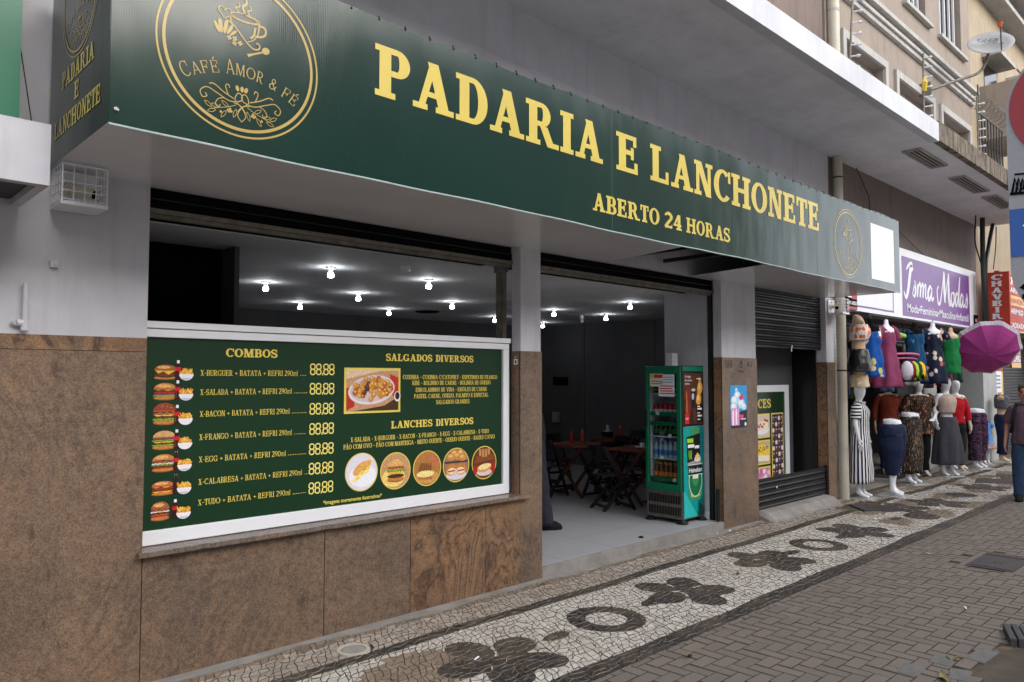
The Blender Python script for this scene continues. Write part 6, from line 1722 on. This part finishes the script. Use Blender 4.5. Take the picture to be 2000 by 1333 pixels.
# 3 brown patterned skirt/trousers
t = lower('white legs mannequin in wide dark brown trousers with pale dashes', 14.3, 4.74, -20, 1.14, m_blk)
nn = N('brown_dash_print'); wv = nn.noise(22, 2, .5, nn.mapping((4, 4, .7))); m_dash = nn.done(nn.ramp(wv, [(.0, lin((44, 38, 34))), (.56, lin((44, 38, 34))), (.6, lin((150, 124, 96)))], 'CONSTANT'), .8, .2)
garment(t, 'trousers', m_dash, [(0, 0, 1.02, .145, .115), (0, 0, .9, .18, .135), (0, 0, .7, .2, .145), (0, 0, .4, .19, .13), (0, 0, .15, .185, .12)], .09, 5)
# 4 rust shirt
t = M_('headless mannequin in a rust red long sleeved shirt and jeans', 15.3, 5.45, -52, 1.08, False)
figure(t, m_mt, head=False, arms=AR)
m_rust = M('rust_cloth', (122, 52, 34), .8, .2, var=.12, vs=8)
garment(t, 'shirt', m_rust, [(0, 0, .78, .19, .135)] + [(a, c, z, rx * 1.08, ry * 1.08) for a, c, z, rx, ry in TOP[:6]], 0); sleeves(t, m_rust, AR, 1.7, (.07, .048)); pants(t, m_denim, .12)
# 5 tropical shirt
A5 = ((.27, .01, 1.12, .28, -.04, .885), (.33, .03, 1.16, .16, -.2, 1.04))
t = M_('white mannequin in a brown leaf print shirt with one arm bent', 15.6, 5.0, -48, 1.07, False)
figure(t, m_mw, arms=A5)
nn = N('leaf_print'); vv = nn.noise(16, 3, .6, nn.mapping((2.2, 2.2, .8)), 1.2); m_leaf = nn.done(nn.ramp(vv, [(0, lin((52, 42, 34))), (.57, lin((52, 42, 34))), (.59, lin((188, 132, 100)))], 'CONSTANT'), .8, .2)
garment(t, 'shirt', m_leaf, [(0, 0, .74, .24, .17)] + [(a, c, z, rx * 1.3, ry * 1.25) for a, c, z, rx, ry in TOP[:5]] + [(0, .01, 1.42, .13, .085)], 0); sleeves(t, m_leaf, A5, .98, (.09, .1)); pants(t, m_blk, .1)
# 6 beige top and long grey skirt
t = M_('white mannequin in beige sleeveless top and long charcoal skirt', 15.9, 4.62, -35, 1.08)
figure(t, m_mw, arms=((.2, .05, 1.15, .21, .0, .95), None))
garment(t, 'top', M('beige_cloth', (172, 154, 142), .8, .2), [(a, c, z, rx * 1.03, ry * 1.03) for a, c, z, rx, ry in TOP[1:6]])
garment(t, 'skirt', M('charcoal_knit', (62, 62, 68), .85, .2, var=.2, vs=40), [(0, 0, 1.02, .145, .112), (0, 0, .92, .185, .14), (0, 0, .6, .25, .18), (0, 0, .3, .285, .2), (0, 0, .2, .27, .19)], .11, 7)
# 7 red top
t = M_('headless mannequin in a bright red sweater and black trousers', 16.75, 4.72, -52, 1.02)
figure(t, m_mt, head=False, arms=AR); m_red = M('red_cloth', (178, 22, 34), .8, .2, var=.1)
garment(t, 'sweater', m_red, [(a, c, z, rx * 1.1, ry * 1.12) for a, c, z, rx, ry in TOP[:6]]); sleeves(t, m_red, AR, 1.6, (.075, .05)); pants(t, m_blk, .12)
# 8 black and white print top
t = M_('white mannequin in a white top with bold black swirls and black trousers', 17.3, 4.85, -40, 1.05, False)
figure(t, m_mw, arms=AR)
nn = N('swirl_print'); m_sw = nn.done(nn.ramp(nn.wave(2.2, 9, None, 'X', 2, 1.5), [(0, lin((30, 28, 40))), (.42, lin((30, 28, 40))), (.46, lin((214, 212, 206)))], 'LINEAR'), .8, .2)
garment(t, 'top', m_sw, [(a, c, z, rx * 1.08, ry * 1.08) for a, c, z, rx, ry in TOP[:6]]); pants(t, m_blk, .12)
# 9 purple print trousers
t = lower('white legs mannequin in black trousers with purple print', 17.68, 4.58, -25, 1.12, m_blk)
nn = N('purple_print_cloth'); m_pp = nn.done(nn.ramp(nn.noise(14, 4, .6, nn.mapping((1, 1, 2.4)), 2), [(0, lin((34, 26, 38))), (.52, lin((34, 26, 38))), (.55, lin((112, 70, 104)))], 'CONSTANT'), .8, .2)
pants(t, m_pp, .14, 1.02, (.11, .1), .03, 1.1)
# 10 child dress
t = M_('small child mannequin in a blue dress with flowered hem', 18.6, 4.66, -45, .62, nm='child_mannequin')
figure(t, m_mw, head=False, arms=(None, None), step=.05)
nn = N('blue_flower_hem'); sp = nn.new("ShaderNodeSeparateXYZ"); nn.put(sp.inputs[0], nn.pos())
m_bh = nn.done(nn.mix(nn.mix(1.0, nn.bw(sp.outputs[2], .62, .82, 1, 0), nn.bw(nn.noise(22, 2), .42, .5), 'MULTIPLY'), lin((84, 140, 206)), nn.ramp(nn.noise(14, 2, .5, nn.mapping((1, 1, 1), (0, 0, 0), (3, 3, 3))), [(.4, lin((214, 160, 50))), (.5, lin((190, 60, 60))), (.6, lin((226, 210, 190)))], 'CONSTANT')), .8, .2)
garment(t, 'dress', m_bh, [(0, 0, .52, .34, .27), (0, 0, .8, .25, .2), (0, 0, 1.05, .15, .115), (0, 0, 1.25, .165, .125), (0, 0, 1.4, .15, .09)], .05, 8)
for s_ in (-1, 1): tubeg(t, 'sleeve', m_bh, [(s_ * .13, 0, 1.37), (s_ * .2, 0, 1.33), (s_ * .24, 0, 1.25)], (.08, .07))
# 11 grey tank and navy trousers
t = M_('tan headless mannequin in grey tank top and navy trousers by the yellow board', 19.32, 4.52, 14, 1.03)
figure(t, m_mt, head=False, arms=(None, None), fat=1.1)
garment(t, 'top', M('grey_marl', (92, 92, 98), .8, .2, var=.1, vs=30), [(a, c, z + .05, rx * 1.1, ry * 1.15) for a, c, z, rx, ry in TOP[1:5]])
pants(t, m_navy, .16, 1.02, (.11, .065), .02, 1.12)
for s_ in (-1, 1): tubeg(t, 'shoulder_stump', m_mt, [(s_ * .12, .01, 1.36), (s_ * .19, .01, 1.33)], (.075, .06))

# hanging pieces under the purple sign
hb_ = MB(); hb_.tube([(12.0, 4.55, 2.82), (18.6, 4.55, 2.82)], .012, 6)
for x in (12.3, 14.4, 16.6, 18.4): hb_.tube([(x, 4.55, 2.82), (x, 4.79, 2.9)], .008, 5)
tag(hb_.build('hanging_rail', m_black), 'dark metal rail under the purple sign carrying hung dresses', 'rail')
def hang(lb, x, y, z, bust, dress, rings, folds=.05, k=6, rz=-38, sleeve=False, hook=True, nm='hanging_dress'):
    t = thing(nm, lb, 'hanging dress', (x, y, z), R(rz), local=True)
    if hook: part(t, 'hook', m_rail, lambda b: b.tube(cat((0, 0, .09), (.0, 0, .02), (0, 0, -.0)), .006, 6))
    if bust: part(t, 'bust', bust, lambda b: b.lathe([(.03, .03), (.042, .0), (.045, -.04), (.07, -.075), (.14, -.115), (.155, -.17), (.13, -.3), (.1, -.32)], (0, 0, 0), 16, True, Matrix.Diagonal((1, .62, 1, 1))), smooth=True)
    garment(t, 'dress', dress, [(0, 0, a, rx, ry) for a, rx, ry in rings], folds * 2.2, k, neck=.09)
    if sleeve:
        for s_ in (-1, 1): tubeg(t, 'sleeve', dress, [(s_ * .12, 0, -.12), (s_ * .2, 0, -.17), (s_ * .25, -.01, -.28)], (.07, .075))
    return t
DR = lambda L, hem=.24: [(-.12, .135, .085), (-.2, .160, .11), (-.3, .155, .108), (-.42, .135, .1), (-.58, .17, .13), (-L * .8, hem * .9, hem * .68), (-L, hem, hem * .72)]
m_bf = floral('blue_floral', (20, 80, 160), [(216, 90, 50), (222, 206, 150), (206, 190, 110), (232, 226, 210)], 9, .42)
hang('blue sleeveless dress with orange and cream flowers hanging by the drainpipe', 11.98, 4.5, 2.72, m_void, m_bf, DR(.86, .2))
m_mau = M('mauve_cloth', (132, 58, 92), .75, .2, var=.1, vs=5)
hang('long mauve dress on a white bust hanging under the purple sign', 12.62, 4.5, 2.74, m_mw, m_mau, DR(1.05, .25), .07, 5, -15, True)
nn = N('teal_tie_dye'); m_teal = nn.done(nn.ramp(nn.noise(5, 4, .6, nn.mapping((2, 2, .8))), [(.35, lin((14, 52, 84))), (.58, lin((20, 74, 112))), (.66, lin((90, 160, 206))), (.75, lin((206, 222, 230)))]), .75, .2)
hang('teal blue tie dye dress on a black bust above the leaf print shirt', 13.9, 4.5, 2.76, m_void, m_teal, DR(.98, .2))
hang('dark navy dress with pale pink flowers on a white bust', 14.84, 4.5, 2.8, m_mw, floral('navy_floral', (26, 32, 54), [(206, 160, 150), (222, 206, 190), (180, 110, 110)], 11, .42), DR(1.06, .23), .06, 6, -42, True)
m_grn = M('green_cloth', (22, 120, 62), .75, .2, var=.1)
hang('bright green sleeveless dress on a tan bust next to the parasol', 15.85, 4.5, 2.76, m_mt, m_grn, DR(.84, .17), .02)
hang('small red garment hanging just below the green dress', 16.6, 4.9, 2.05, None, m_red, [(-.05, .1, .07), (-.2, .14, .09), (-.35, .15, .1)], .03, 6, 10, False, True, 'hanging_dress')
hang('dark purple jacket hanging behind the striped dress', 12.55, 5.3, 1.80, None, M('dark_purple_cloth', (40, 32, 62), .8), [(-.02, .06, .05), (-.1, .17, .1), (-.5, .18, .12), (-.75, .2, .13)], .03, 6, 10, True, True, 'hanging_jacket')
hb2 = MB(); hb2.tube([(12.25, 5.12, 2.62), (18.7, 5.12, 2.62)], .012, 6)
for x in (12.4, 15.2, 18.5): hb2.tube([(x, 5.12, 2.62), (x, 5.12, 2.851)], .008, 5)
tag(hb2.build('hanging_rail', m_black), 'second dark metal rail behind the hung dresses in the shop opening', 'rail')
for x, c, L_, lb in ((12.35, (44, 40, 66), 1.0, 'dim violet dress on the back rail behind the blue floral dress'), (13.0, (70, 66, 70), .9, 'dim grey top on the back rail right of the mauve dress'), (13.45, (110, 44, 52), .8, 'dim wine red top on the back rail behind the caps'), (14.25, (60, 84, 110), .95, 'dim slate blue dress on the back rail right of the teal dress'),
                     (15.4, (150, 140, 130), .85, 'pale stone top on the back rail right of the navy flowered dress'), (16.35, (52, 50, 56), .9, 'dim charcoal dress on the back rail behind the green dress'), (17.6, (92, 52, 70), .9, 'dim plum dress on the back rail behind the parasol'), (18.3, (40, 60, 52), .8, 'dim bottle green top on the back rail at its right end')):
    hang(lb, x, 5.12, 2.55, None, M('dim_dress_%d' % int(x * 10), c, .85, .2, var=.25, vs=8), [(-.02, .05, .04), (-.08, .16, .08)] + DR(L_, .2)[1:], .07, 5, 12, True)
# tan torso in floral bandeau
t = thing('torso_form', 'tan torso form in orange floral bandeau and black shorts hanging beside the drainpipe', 'mannequin', (11.3, 4.42, 1.76), R(25), local=True)
V = [(0, 0, .38), (0, .0, .55), (.0, -.02, .76), (.01, 0, .92), (.05, .0, 1.03), (-.14, .02, .92), (-.17, .02, .88), (.15, .02, .92), (-.08, .0, .26), (-.09, -.02, .12), (.09, .0, .26), (.1, -.02, .1)]
skin(t, 'torso', m_mt, V, [(0, 1), (1, 2), (2, 3), (3, 4), (3, 5), (5, 6), (3, 7), (0, 8), (8, 9), (0, 10), (10, 11)], [(.17, .13), (.13, .105), (.155, .125), (.125, .085), .055, .07, .06, .06, .11, .095, .11, .095])
garment(t, 'bandeau', floral('orange_floral', (226, 220, 214), [(222, 110, 60), (226, 130, 80), (214, 96, 50)], 16, .5), [(0, -.005, .63, .148, .122), (0, -.02, .70, .165, .145), (0, -.03, .77, .168, .15), (0, -.01, .86, .15, .115)])
garment(t, 'shorts', M('black_satin', (26, 24, 26), .35, .5), [(0, 0, .50, .15, .125), (0, 0, .38, .19, .15), (0, 0, .24, .215, .165), (.0, 0, .17, .22, .165)], .03, 4)
garment(t, 'lace_hem', floral('beige_lace', (190, 170, 140), [(220, 206, 180), (160, 140, 110)], 40, .4), [(.05, 0, .14, .13, .11), (.06, 0, .02, .15, .125), (.06, 0, -.05, .16, .13)], .05, 7)
# caps on a pink rail
cr = thing('cap_rail', 'pink curved tube rail carrying caps among the dresses', 'rail', (13.1, 4.35, 2.2))
part(cr, 'rail', I((196, 84, 130)), lambda b: (b.tube(cat((12.62, 4.45, 2.22), (12.95, 4.25, 2.23), (13.3, 4.25, 2.21), (13.5, 4.45, 2.17)), .018, 8), b.tube(cat((12.62, 4.45, 2.15), (12.95, 4.28, 2.16), (13.3, 4.28, 2.14), (13.5, 4.45, 2.1)), .012, 8)))
for i, (x, c, lb) in enumerate(((12.78, (206, 200, 206), 'white cap on the pink rail, nearest the mauve dress'), (12.93, (120, 24, 40), 'maroon cap on the pink rail between white and lime'), (13.06, (150, 206, 40), 'lime green cap hanging from the pink rail'), (13.24, (20, 50, 40), 'dark green cap hanging from the pink rail'), (13.4, (226, 180, 30), 'yellow cap at the right end of the pink rail'))):
    t = thing('cap', lb, 'cap', (x, 4.26, 2.1), R(20 + 10 * i), 'caps on the pink rail', local=True)
    m_c = M('cap_cloth_%d' % i, c, .7, .2)
    part(t, 'crown', m_c, lambda b: b.lathe([(.05, -.17), (.09, -.13), (.1, -.08), (.085, -.03), (.04, 0), (.005, .008)], (0, 0, 0), 16, True, Matrix.Diagonal((.62, .9, 1.7, 1))), smooth=True)
    part(t, 'peak', m_c, lambda b: b.rings([[Vector((x_, -.07 - .03 * (1 - (x_ / .075) ** 2) * q, -.2 - .09 * (1 - (x_ / .075) ** 2) * q)) for x_ in [-.075 + .015 * i for i in range(11)]] for q in (0, .5, 1)], cap=False, closed=False))
b = MB(); b.tube([(13.05, 4.48, 2.55), (13.28, 4.46, 2.53)], [.045, .04], 12); tag(b.build('green_tube', I((130, 190, 40))), 'lime green bottle shape hanging above the pink cap rail', 'tube')
# ---------------------------------------------------------------- walking man
t = thing('person', 'man in plum polo shirt and jeans with dark backpack strap walking at the right edge', 'person', (13.62, 2.87, 0), R(-86), local=True)
AM = ((.25, .02, 1.12, .265, -.06, .88), (.25, .04, 1.12, .26, .02, .88))
figure(t, m_skin, arms=AM, step=.14, fat=1.18)
m_plum = M('plum_cloth', (86, 66, 76), .8, .2, var=.12, vs=14)
garment(t, 'polo_shirt', m_plum, [(0, 0, .84, .205, .165), (0, 0, .95, .2, .17), (0, 0, 1.1, .19, .165), (0, 0, 1.25, .195, .155), (0, 0, 1.36, .185, .115), (0, .01, 1.42, .115, .085), (0, .01, 1.455, .075, .07)])
sleeves(t, m_plum, AM, .85, (.085, .082))
garment(t, 'collar', m_plum, [(0, 0, 1.44, .085, .08), (0, .005, 1.48, .072, .07), (0, 0, 1.45, .1, .09)])
pants(t, m_denim, .06, .98, (.105, .075), .14, 1.15)
tubeg(t, 'strap', m_blk, [(-.12, .1, 1.1), (-.125, .1, 1.36), (-.12, .02, 1.445), (-.125, -.11, 1.36), (-.15, -.16, 1.15), (-.19, -.08, 1.02)], (.022, .022), 8)
part(t, 'backpack', m_blk, lambda b: b.rings([[Vector((rx * math.cos(a), .2 + ry * math.sin(a), z)) for a in [2 * PI * i / 14 for i in range(14)]] for rx, ry, z in ((.1, .05, .95), (.15, .09, 1.0), (.15, .1, 1.2), (.13, .08, 1.36), (.05, .03, 1.4))]), smooth=True)
m_hair = M('grey_brown_hair', (74, 62, 54), .8, .2, var=.3, vs=60)
garment(t, 'hair', m_hair, [(0, .055, 1.555, .07, .058), (0, .05, 1.62, .088, .066), (0, .03, 1.675, .09, .088), (0, .006, 1.715, .08, .098), (0, .004, 1.74, .062, .075), (0, .004, 1.762, .03, .036), (0, .004, 1.766, .002, .002)])
part(t, 'face', m_skin, lambda b: (b.rings([[Vector((wd * math.cos(a), y + .0 * a, z + .0)) for a in (0,)] for wd, y, z in ()]) if False else None, b.tube([(0, -.085, 1.625), (0, -.112, 1.59), (0, -.092, 1.578)], [.008, .017, .012], 8), b.tube([(-.077, .01, 1.63), (-.088, .016, 1.6), (-.078, .01, 1.57)], [.01, .018, .01], 8), b.tube([(.077, .01, 1.63), (.088, .016, 1.6), (.078, .01, 1.57)], [.01, .018, .01], 8)), smooth=True)
for s_ in (-1, 1):
    part(t, 'eye', m_void, lambda b: b.tube([(s_ * .044, -.083, 1.627), (s_ * .022, -.09, 1.627)], .007, 6)); part(t, 'eyebrow', m_hair, lambda b: b.tube([(s_ * .052, -.08, 1.647), (s_ * .018, -.093, 1.65)], .006, 6))
part(t, 'mouth', I((120, 66, 60)), lambda b: b.tube([(-.024, -.082, 1.547), (0, -.088, 1.549), (.024, -.082, 1.547)], .005, 6))
for s_ in (-1, 1): part(t, 'shoe', m_blk, lambda b: b.rings([[Vector((s_ * .095 + rx * math.cos(a), s_ * .14 + y + .0, z + .0)) if False else Vector((s_ * .095 + rx * math.cos(a), s_ * .14 - .045 + ry * math.sin(a), z)) for a in [2 * PI * i / 16 for i in range(16)]] for rx, ry, z in ((.048, .135, .0), (.05, .138, .03), (.046, .12, .06), (.04, .06, .095))]), smooth=True)
# person inside behind the pillar
t = thing('person', 'person in dark clothes mostly hidden behind the pillar inside the bakery', 'person', (6.335, 6.22, FZ), R(58), local=True)
AP = ((.22, .03, 1.12, .22, .03, .88), (.22, .03, 1.12, .22, .03, .88))
figure(t, m_skin, arms=AP, step=.16, fat=1.15)
m_dk = M('charcoal_cloth', (44, 46, 56), .8, .2, var=.2, vs=10)
garment(t, 'shirt', m_dk, [(0, 0, .84, .2, .16), (0, 0, 1.0, .195, .16), (0, 0, 1.25, .2, .155), (0, 0, 1.37, .185, .11), (0, .01, 1.43, .1, .08), (0, .01, 1.46, .07, .065)]); sleeves(t, m_dk, AP, 1.92, (.085, .05))
pants(t, m_dk, .05, .98, (.11, .08), .16, 1.2)
garment(t, 'hair', m_void, [(0, .03, 1.54, .07, .078), (0, .02, 1.62, .083, .093), (0, .008, 1.68, .083, .096), (0, .004, 1.73, .06, .07), (0, .004, 1.75, .004, .004)])
part(t, 'face', m_skin, lambda b: (b.tube([(0, -.085, 1.625), (0, -.112, 1.59), (0, -.092, 1.578)], [.008, .017, .012], 8)), smooth=True)
part(t, 'cloth', m_white, lambda b: b.rings([[Vector((.15 + .02 * i, -.19 + .012 * j, .98 - .07 * k)) for i, j in ((0, 0), (3, 1), (4, 4), (1, 4))] for k in (0, 1, 2)]))
for s_ in (-1, 1): part(t, 'shoe', m_blk, lambda b: b.rings([[Vector((s_ * .095 + rx * math.cos(a), s_ * .16 - .045 + ry * math.sin(a), z)) for a in [2 * PI * i / 16 for i in range(16)]] for rx, ry, z in ((.048, .135, .0), (.05, .138, .03), (.046, .12, .06), (.04, .06, .095))]), smooth=True)
# ================================================================ covers, litter and rubble on the ground
mh = thing('manhole_cover', 'square dark iron utility cover set in the pavers at right', 'manhole cover', (8.86, 2.14, 0))
m_iron = M('dull_iron', (72, 66, 66), .55, .4, .4, var=.2, vs=20, bump=.5, bs=120)
rotc = Matrix.Translation((8.86, 2.14, 0)) @ Matrix.Rotation(R(0), 4, 'Z')
part(mh, 'plate', m_iron, lambda b: (b.box(8.50, 9.22, 1.94, 2.34, -.02, .003), [b.box(8.55 + i * .6, 8.58 + i * .6, 1.96, 2.32, .003, .008) for i in range(2)], b.box(8.8, 8.92, 2.1, 2.12, .003, .007), b.box(8.8, 8.92, 2.15, 2.17, .003, .007), b.box(8.46, 8.5, 2.28, 2.34, -.02, .006), b.box(9.22, 9.26, 1.94, 2.0, -.02, .006)))
part(mh, 'frame', m_pav, lambda b: (b.box(8.43, 9.29, 1.88, 1.935, -.03, -.001), b.box(8.43, 9.29, 2.345, 2.4, -.03, -.001), b.box(8.43, 8.455, 1.935, 2.345, -.03, -.002), b.box(9.265, 9.29, 1.935, 2.345, -.03, -.002)))
rc = thing('round_cover', 'small round concrete inspection cover in the stone paving', 'inspection cover', (2.872, 4.52, 0))
part(rc, 'lid', m_cement, lambda b: b.lathe([(.082, -.03), (.082, .003), (.075, .006)], (2.872, 4.52, 0), 28))
part(rc, 'rim', M('pale_cement', (176, 166, 152), .85, var=.15, bump=.4), lambda b: b.rings([[Vector((2.872 + r * math.cos(a), 4.52 + r * math.sin(a), z)) for a in [2 * PI * i / 32 for i in range(32)]] for r, z in ((.086, -.02), (.086, .007), (.112, .008), (.116, -.02))], cap=False))
for lb, P in (('long dark metal cover in the paving before the drainpipe', [(11.3, 4.62), (10.9, 4.22), (11.3, 3.78), (11.62, 4.1)]), ('far dark metal cover in the worn paving near the walking man', [(15.2, 4.0), (15.9, 4.15), (16.3, 3.5), (15.6, 3.36)])):
    b = MB(); b.prism([(x, y, .0) for x, y in reversed(P)], (0, 0, .006)); tag(b.build('metal_cover', m_iron), lb, 'cover')
rb = MB(); rr = random.Random(8)
m_soil = M('pit_soil', (92, 80, 68), .95, .1, var=.4, vs=14, bump=1, bs=60)
rb.lathe([(.62, -.03), (.5, -.005), (.3, -.03), (.1, -.045)], (0, 0, 0), 24, True, Matrix.Translation((5.75, 1.25, 0)) @ Matrix.Diagonal((1.1, .62, 1, 1)))
struct(rb.build('bare_soil', m_soil))
slabm = M('loose_grey_paver', (100, 98, 96), .85, .25, var=.15, vs=20, bump=.4, bs=120)
for i, (x, y, a, lb) in enumerate(((5.55, 1.68, 4, 'loose pale paver lying between two fallen leaves'), (5.85, 1.52, -3, 'long loose grey paver at the edge of the bare soil'), (5.22, 1.76, 5, 'loose grey paver at the bottom edge of the picture'), (5.35, 1.52, 14, 'loose grey paver sunk in the soil at the bottom'))):
    t = thing('loose_paver', lb, 'paver', (x, y, -.006), R(a), 'loose pavers round the bare soil', local=True)
    part(t, 'block', slabm, lambda b: b.box(-.1 - (i == 1) * .07, .1 + (i == 1) * .03, -.06, .06, -.03, .012), bevel=.006)
sk_ = thing('broken_kerb', 'broken dark ribbed paver block heaped at the right edge of the pit', 'kerb block', (6.38, 1.36, 0), R(20), local=True)
part(sk_, 'block', M('dark_ribbed_block', (66, 66, 68), .8, .3, var=.2, vs=20), lambda b: [b.box(-.16, .2, -.1 + i * .05, -.1 + i * .05 + .042, -.05, .05 + .006 * (i % 2)) for i in range(5)], bevel=.006)
part(sk_, 'base', slabm, lambda b: b.box(-.2, .2, -.18, -.11, -.05, .02), bevel=.008)
m_leafb = M('dry_leaf', (122, 110, 70), .7, .3, var=.3, vs=40)
for i, (x, y, s_, a, lb) in enumerate(((5.2, 1.56, .10, .5, 'long curled dry leaf by the loose pavers'), (5.6, 1.62, .05, 2, 'small green leaf on the edge of the long loose paver'), (5.1, 1.48, .045, 1, 'pale crumpled leaf on the soil'), (4.4, 2.86, .05, .2, 'pale dry leaf on the pavers by the black stone border'), (4.92, 4.73, .035, 2, 'tiny leaf at the foot of the veined granite'), (6.55, 3.72, .045, .4, 'small dry leaf on the black flower of the mosaic'), (3.5, 2.6, .04, .9, 'small dry leaf on the near pavers'))):
    b = MB(); n_l = 8
    L = [(math.cos(a) * t * s_, math.sin(a) * t * s_) for t in [-1 + 2 * k / n_l for k in range(n_l + 1)]]
    vs = []
    for k, (px, py) in enumerate(L):
        wd = s_ * .32 * math.sin(PI * k / n_l); zc = .012 + .012 * math.sin(k * .9)
        vs += [(x + px - math.sin(a) * wd, y + py + math.cos(a) * wd, zc + .006), (x + px, y + py, zc - .004), (x + px + math.sin(a) * wd, y + py - math.cos(a) * wd, zc + .008)]
    for k in range(n_l):
        b.add([], []) if False else None
    b.add(vs, [(3 * k + j, 3 * k + j + 1, 3 * k + j + 4, 3 * k + j + 3) for k in range(n_l) for j in (0, 1)])
    tag(b.build('fallen_leaf', m_leafb, smooth=True), lb, 'leaf')
for i, (x, y, a, lb) in enumerate(((3.36, 3.80, .3, 'white paper scrap on the nearest black stone flower'), (8.05, 4.82, .8, 'white paper scrap at the left of the doorstep corner'), (8.3, 4.80, .2, 'white paper scrap at the foot of the numbered pillar'), (8.75, 2.75, 1, 'tiny white scrap on the pavers above the iron cover'), (6.9, 1.9, .5, 'small white scrap on the pavers left of the pit'))):
    b = MB(); t_ = (math.cos(a) * .028, math.sin(a) * .028)
    b.add([(x - t_[0], y - t_[1], .008), (x + t_[0], y + t_[1], .012), (x + t_[0] - t_[1] * .4, y + t_[1] + t_[0] * .4, .016), (x - t_[0] - t_[1] * .4, y - t_[1] + t_[0] * .4, .01)], [(0, 1, 2, 3)])
    o = b.build('paper_scrap', m_white); o.modifiers.new('solid', 'SOLIDIFY').thickness = .001; tag(o, lb, 'litter')
b = MB(); b.lathe([(.03, -.001), (.028, .01), (.012, .016)], (6.85, 5.05, FZ), 8, True); tag(b.build('pebble', m_void), 'dark pebble on the grey tiles near the doorstep', 'pebble')
# ================================================================ unseen buildings added across the street, sized and paled for sign reflection and bounce
for lb, nm_c, x0, x1, h_ in (('unseen pale building added across the street for its reflection, facing the logo', (196, 188, 180), -45, 11.5, 11.2), ('unseen tall grey block added across the street for its reflection, facing the big lettering', (186, 184, 184), 11.7, 25, 14), ('unseen long cream building added across the street for its reflection, at the far end', (200, 190, 180), 25.2, 43, 14.2)):
    ob = thing('unseen_opposite_building', lb, 'building', (x0, -15, 0))
    part(ob, 'wall', m_plaster('opposite_render_%d' % nm_c[0], nm_c, .4), lambda b: b.box(x0, x1, -22, -14, -.16, h_))
    part(ob, 'cornice', m_trim, lambda b: b.box(x0, x1, -14, -13.8, h_ - .3, h_ + .05))
    for i in range(int((x1 - x0) / 3)): part(ob, 'window', m_pane, lambda b: b.box(x0 + .8 + i * 3, x0 + 2.4 + i * 3, -13.99, -13.95, 5, 7))
for o in LOCALS:
    if '_local' in o: del o['_local']
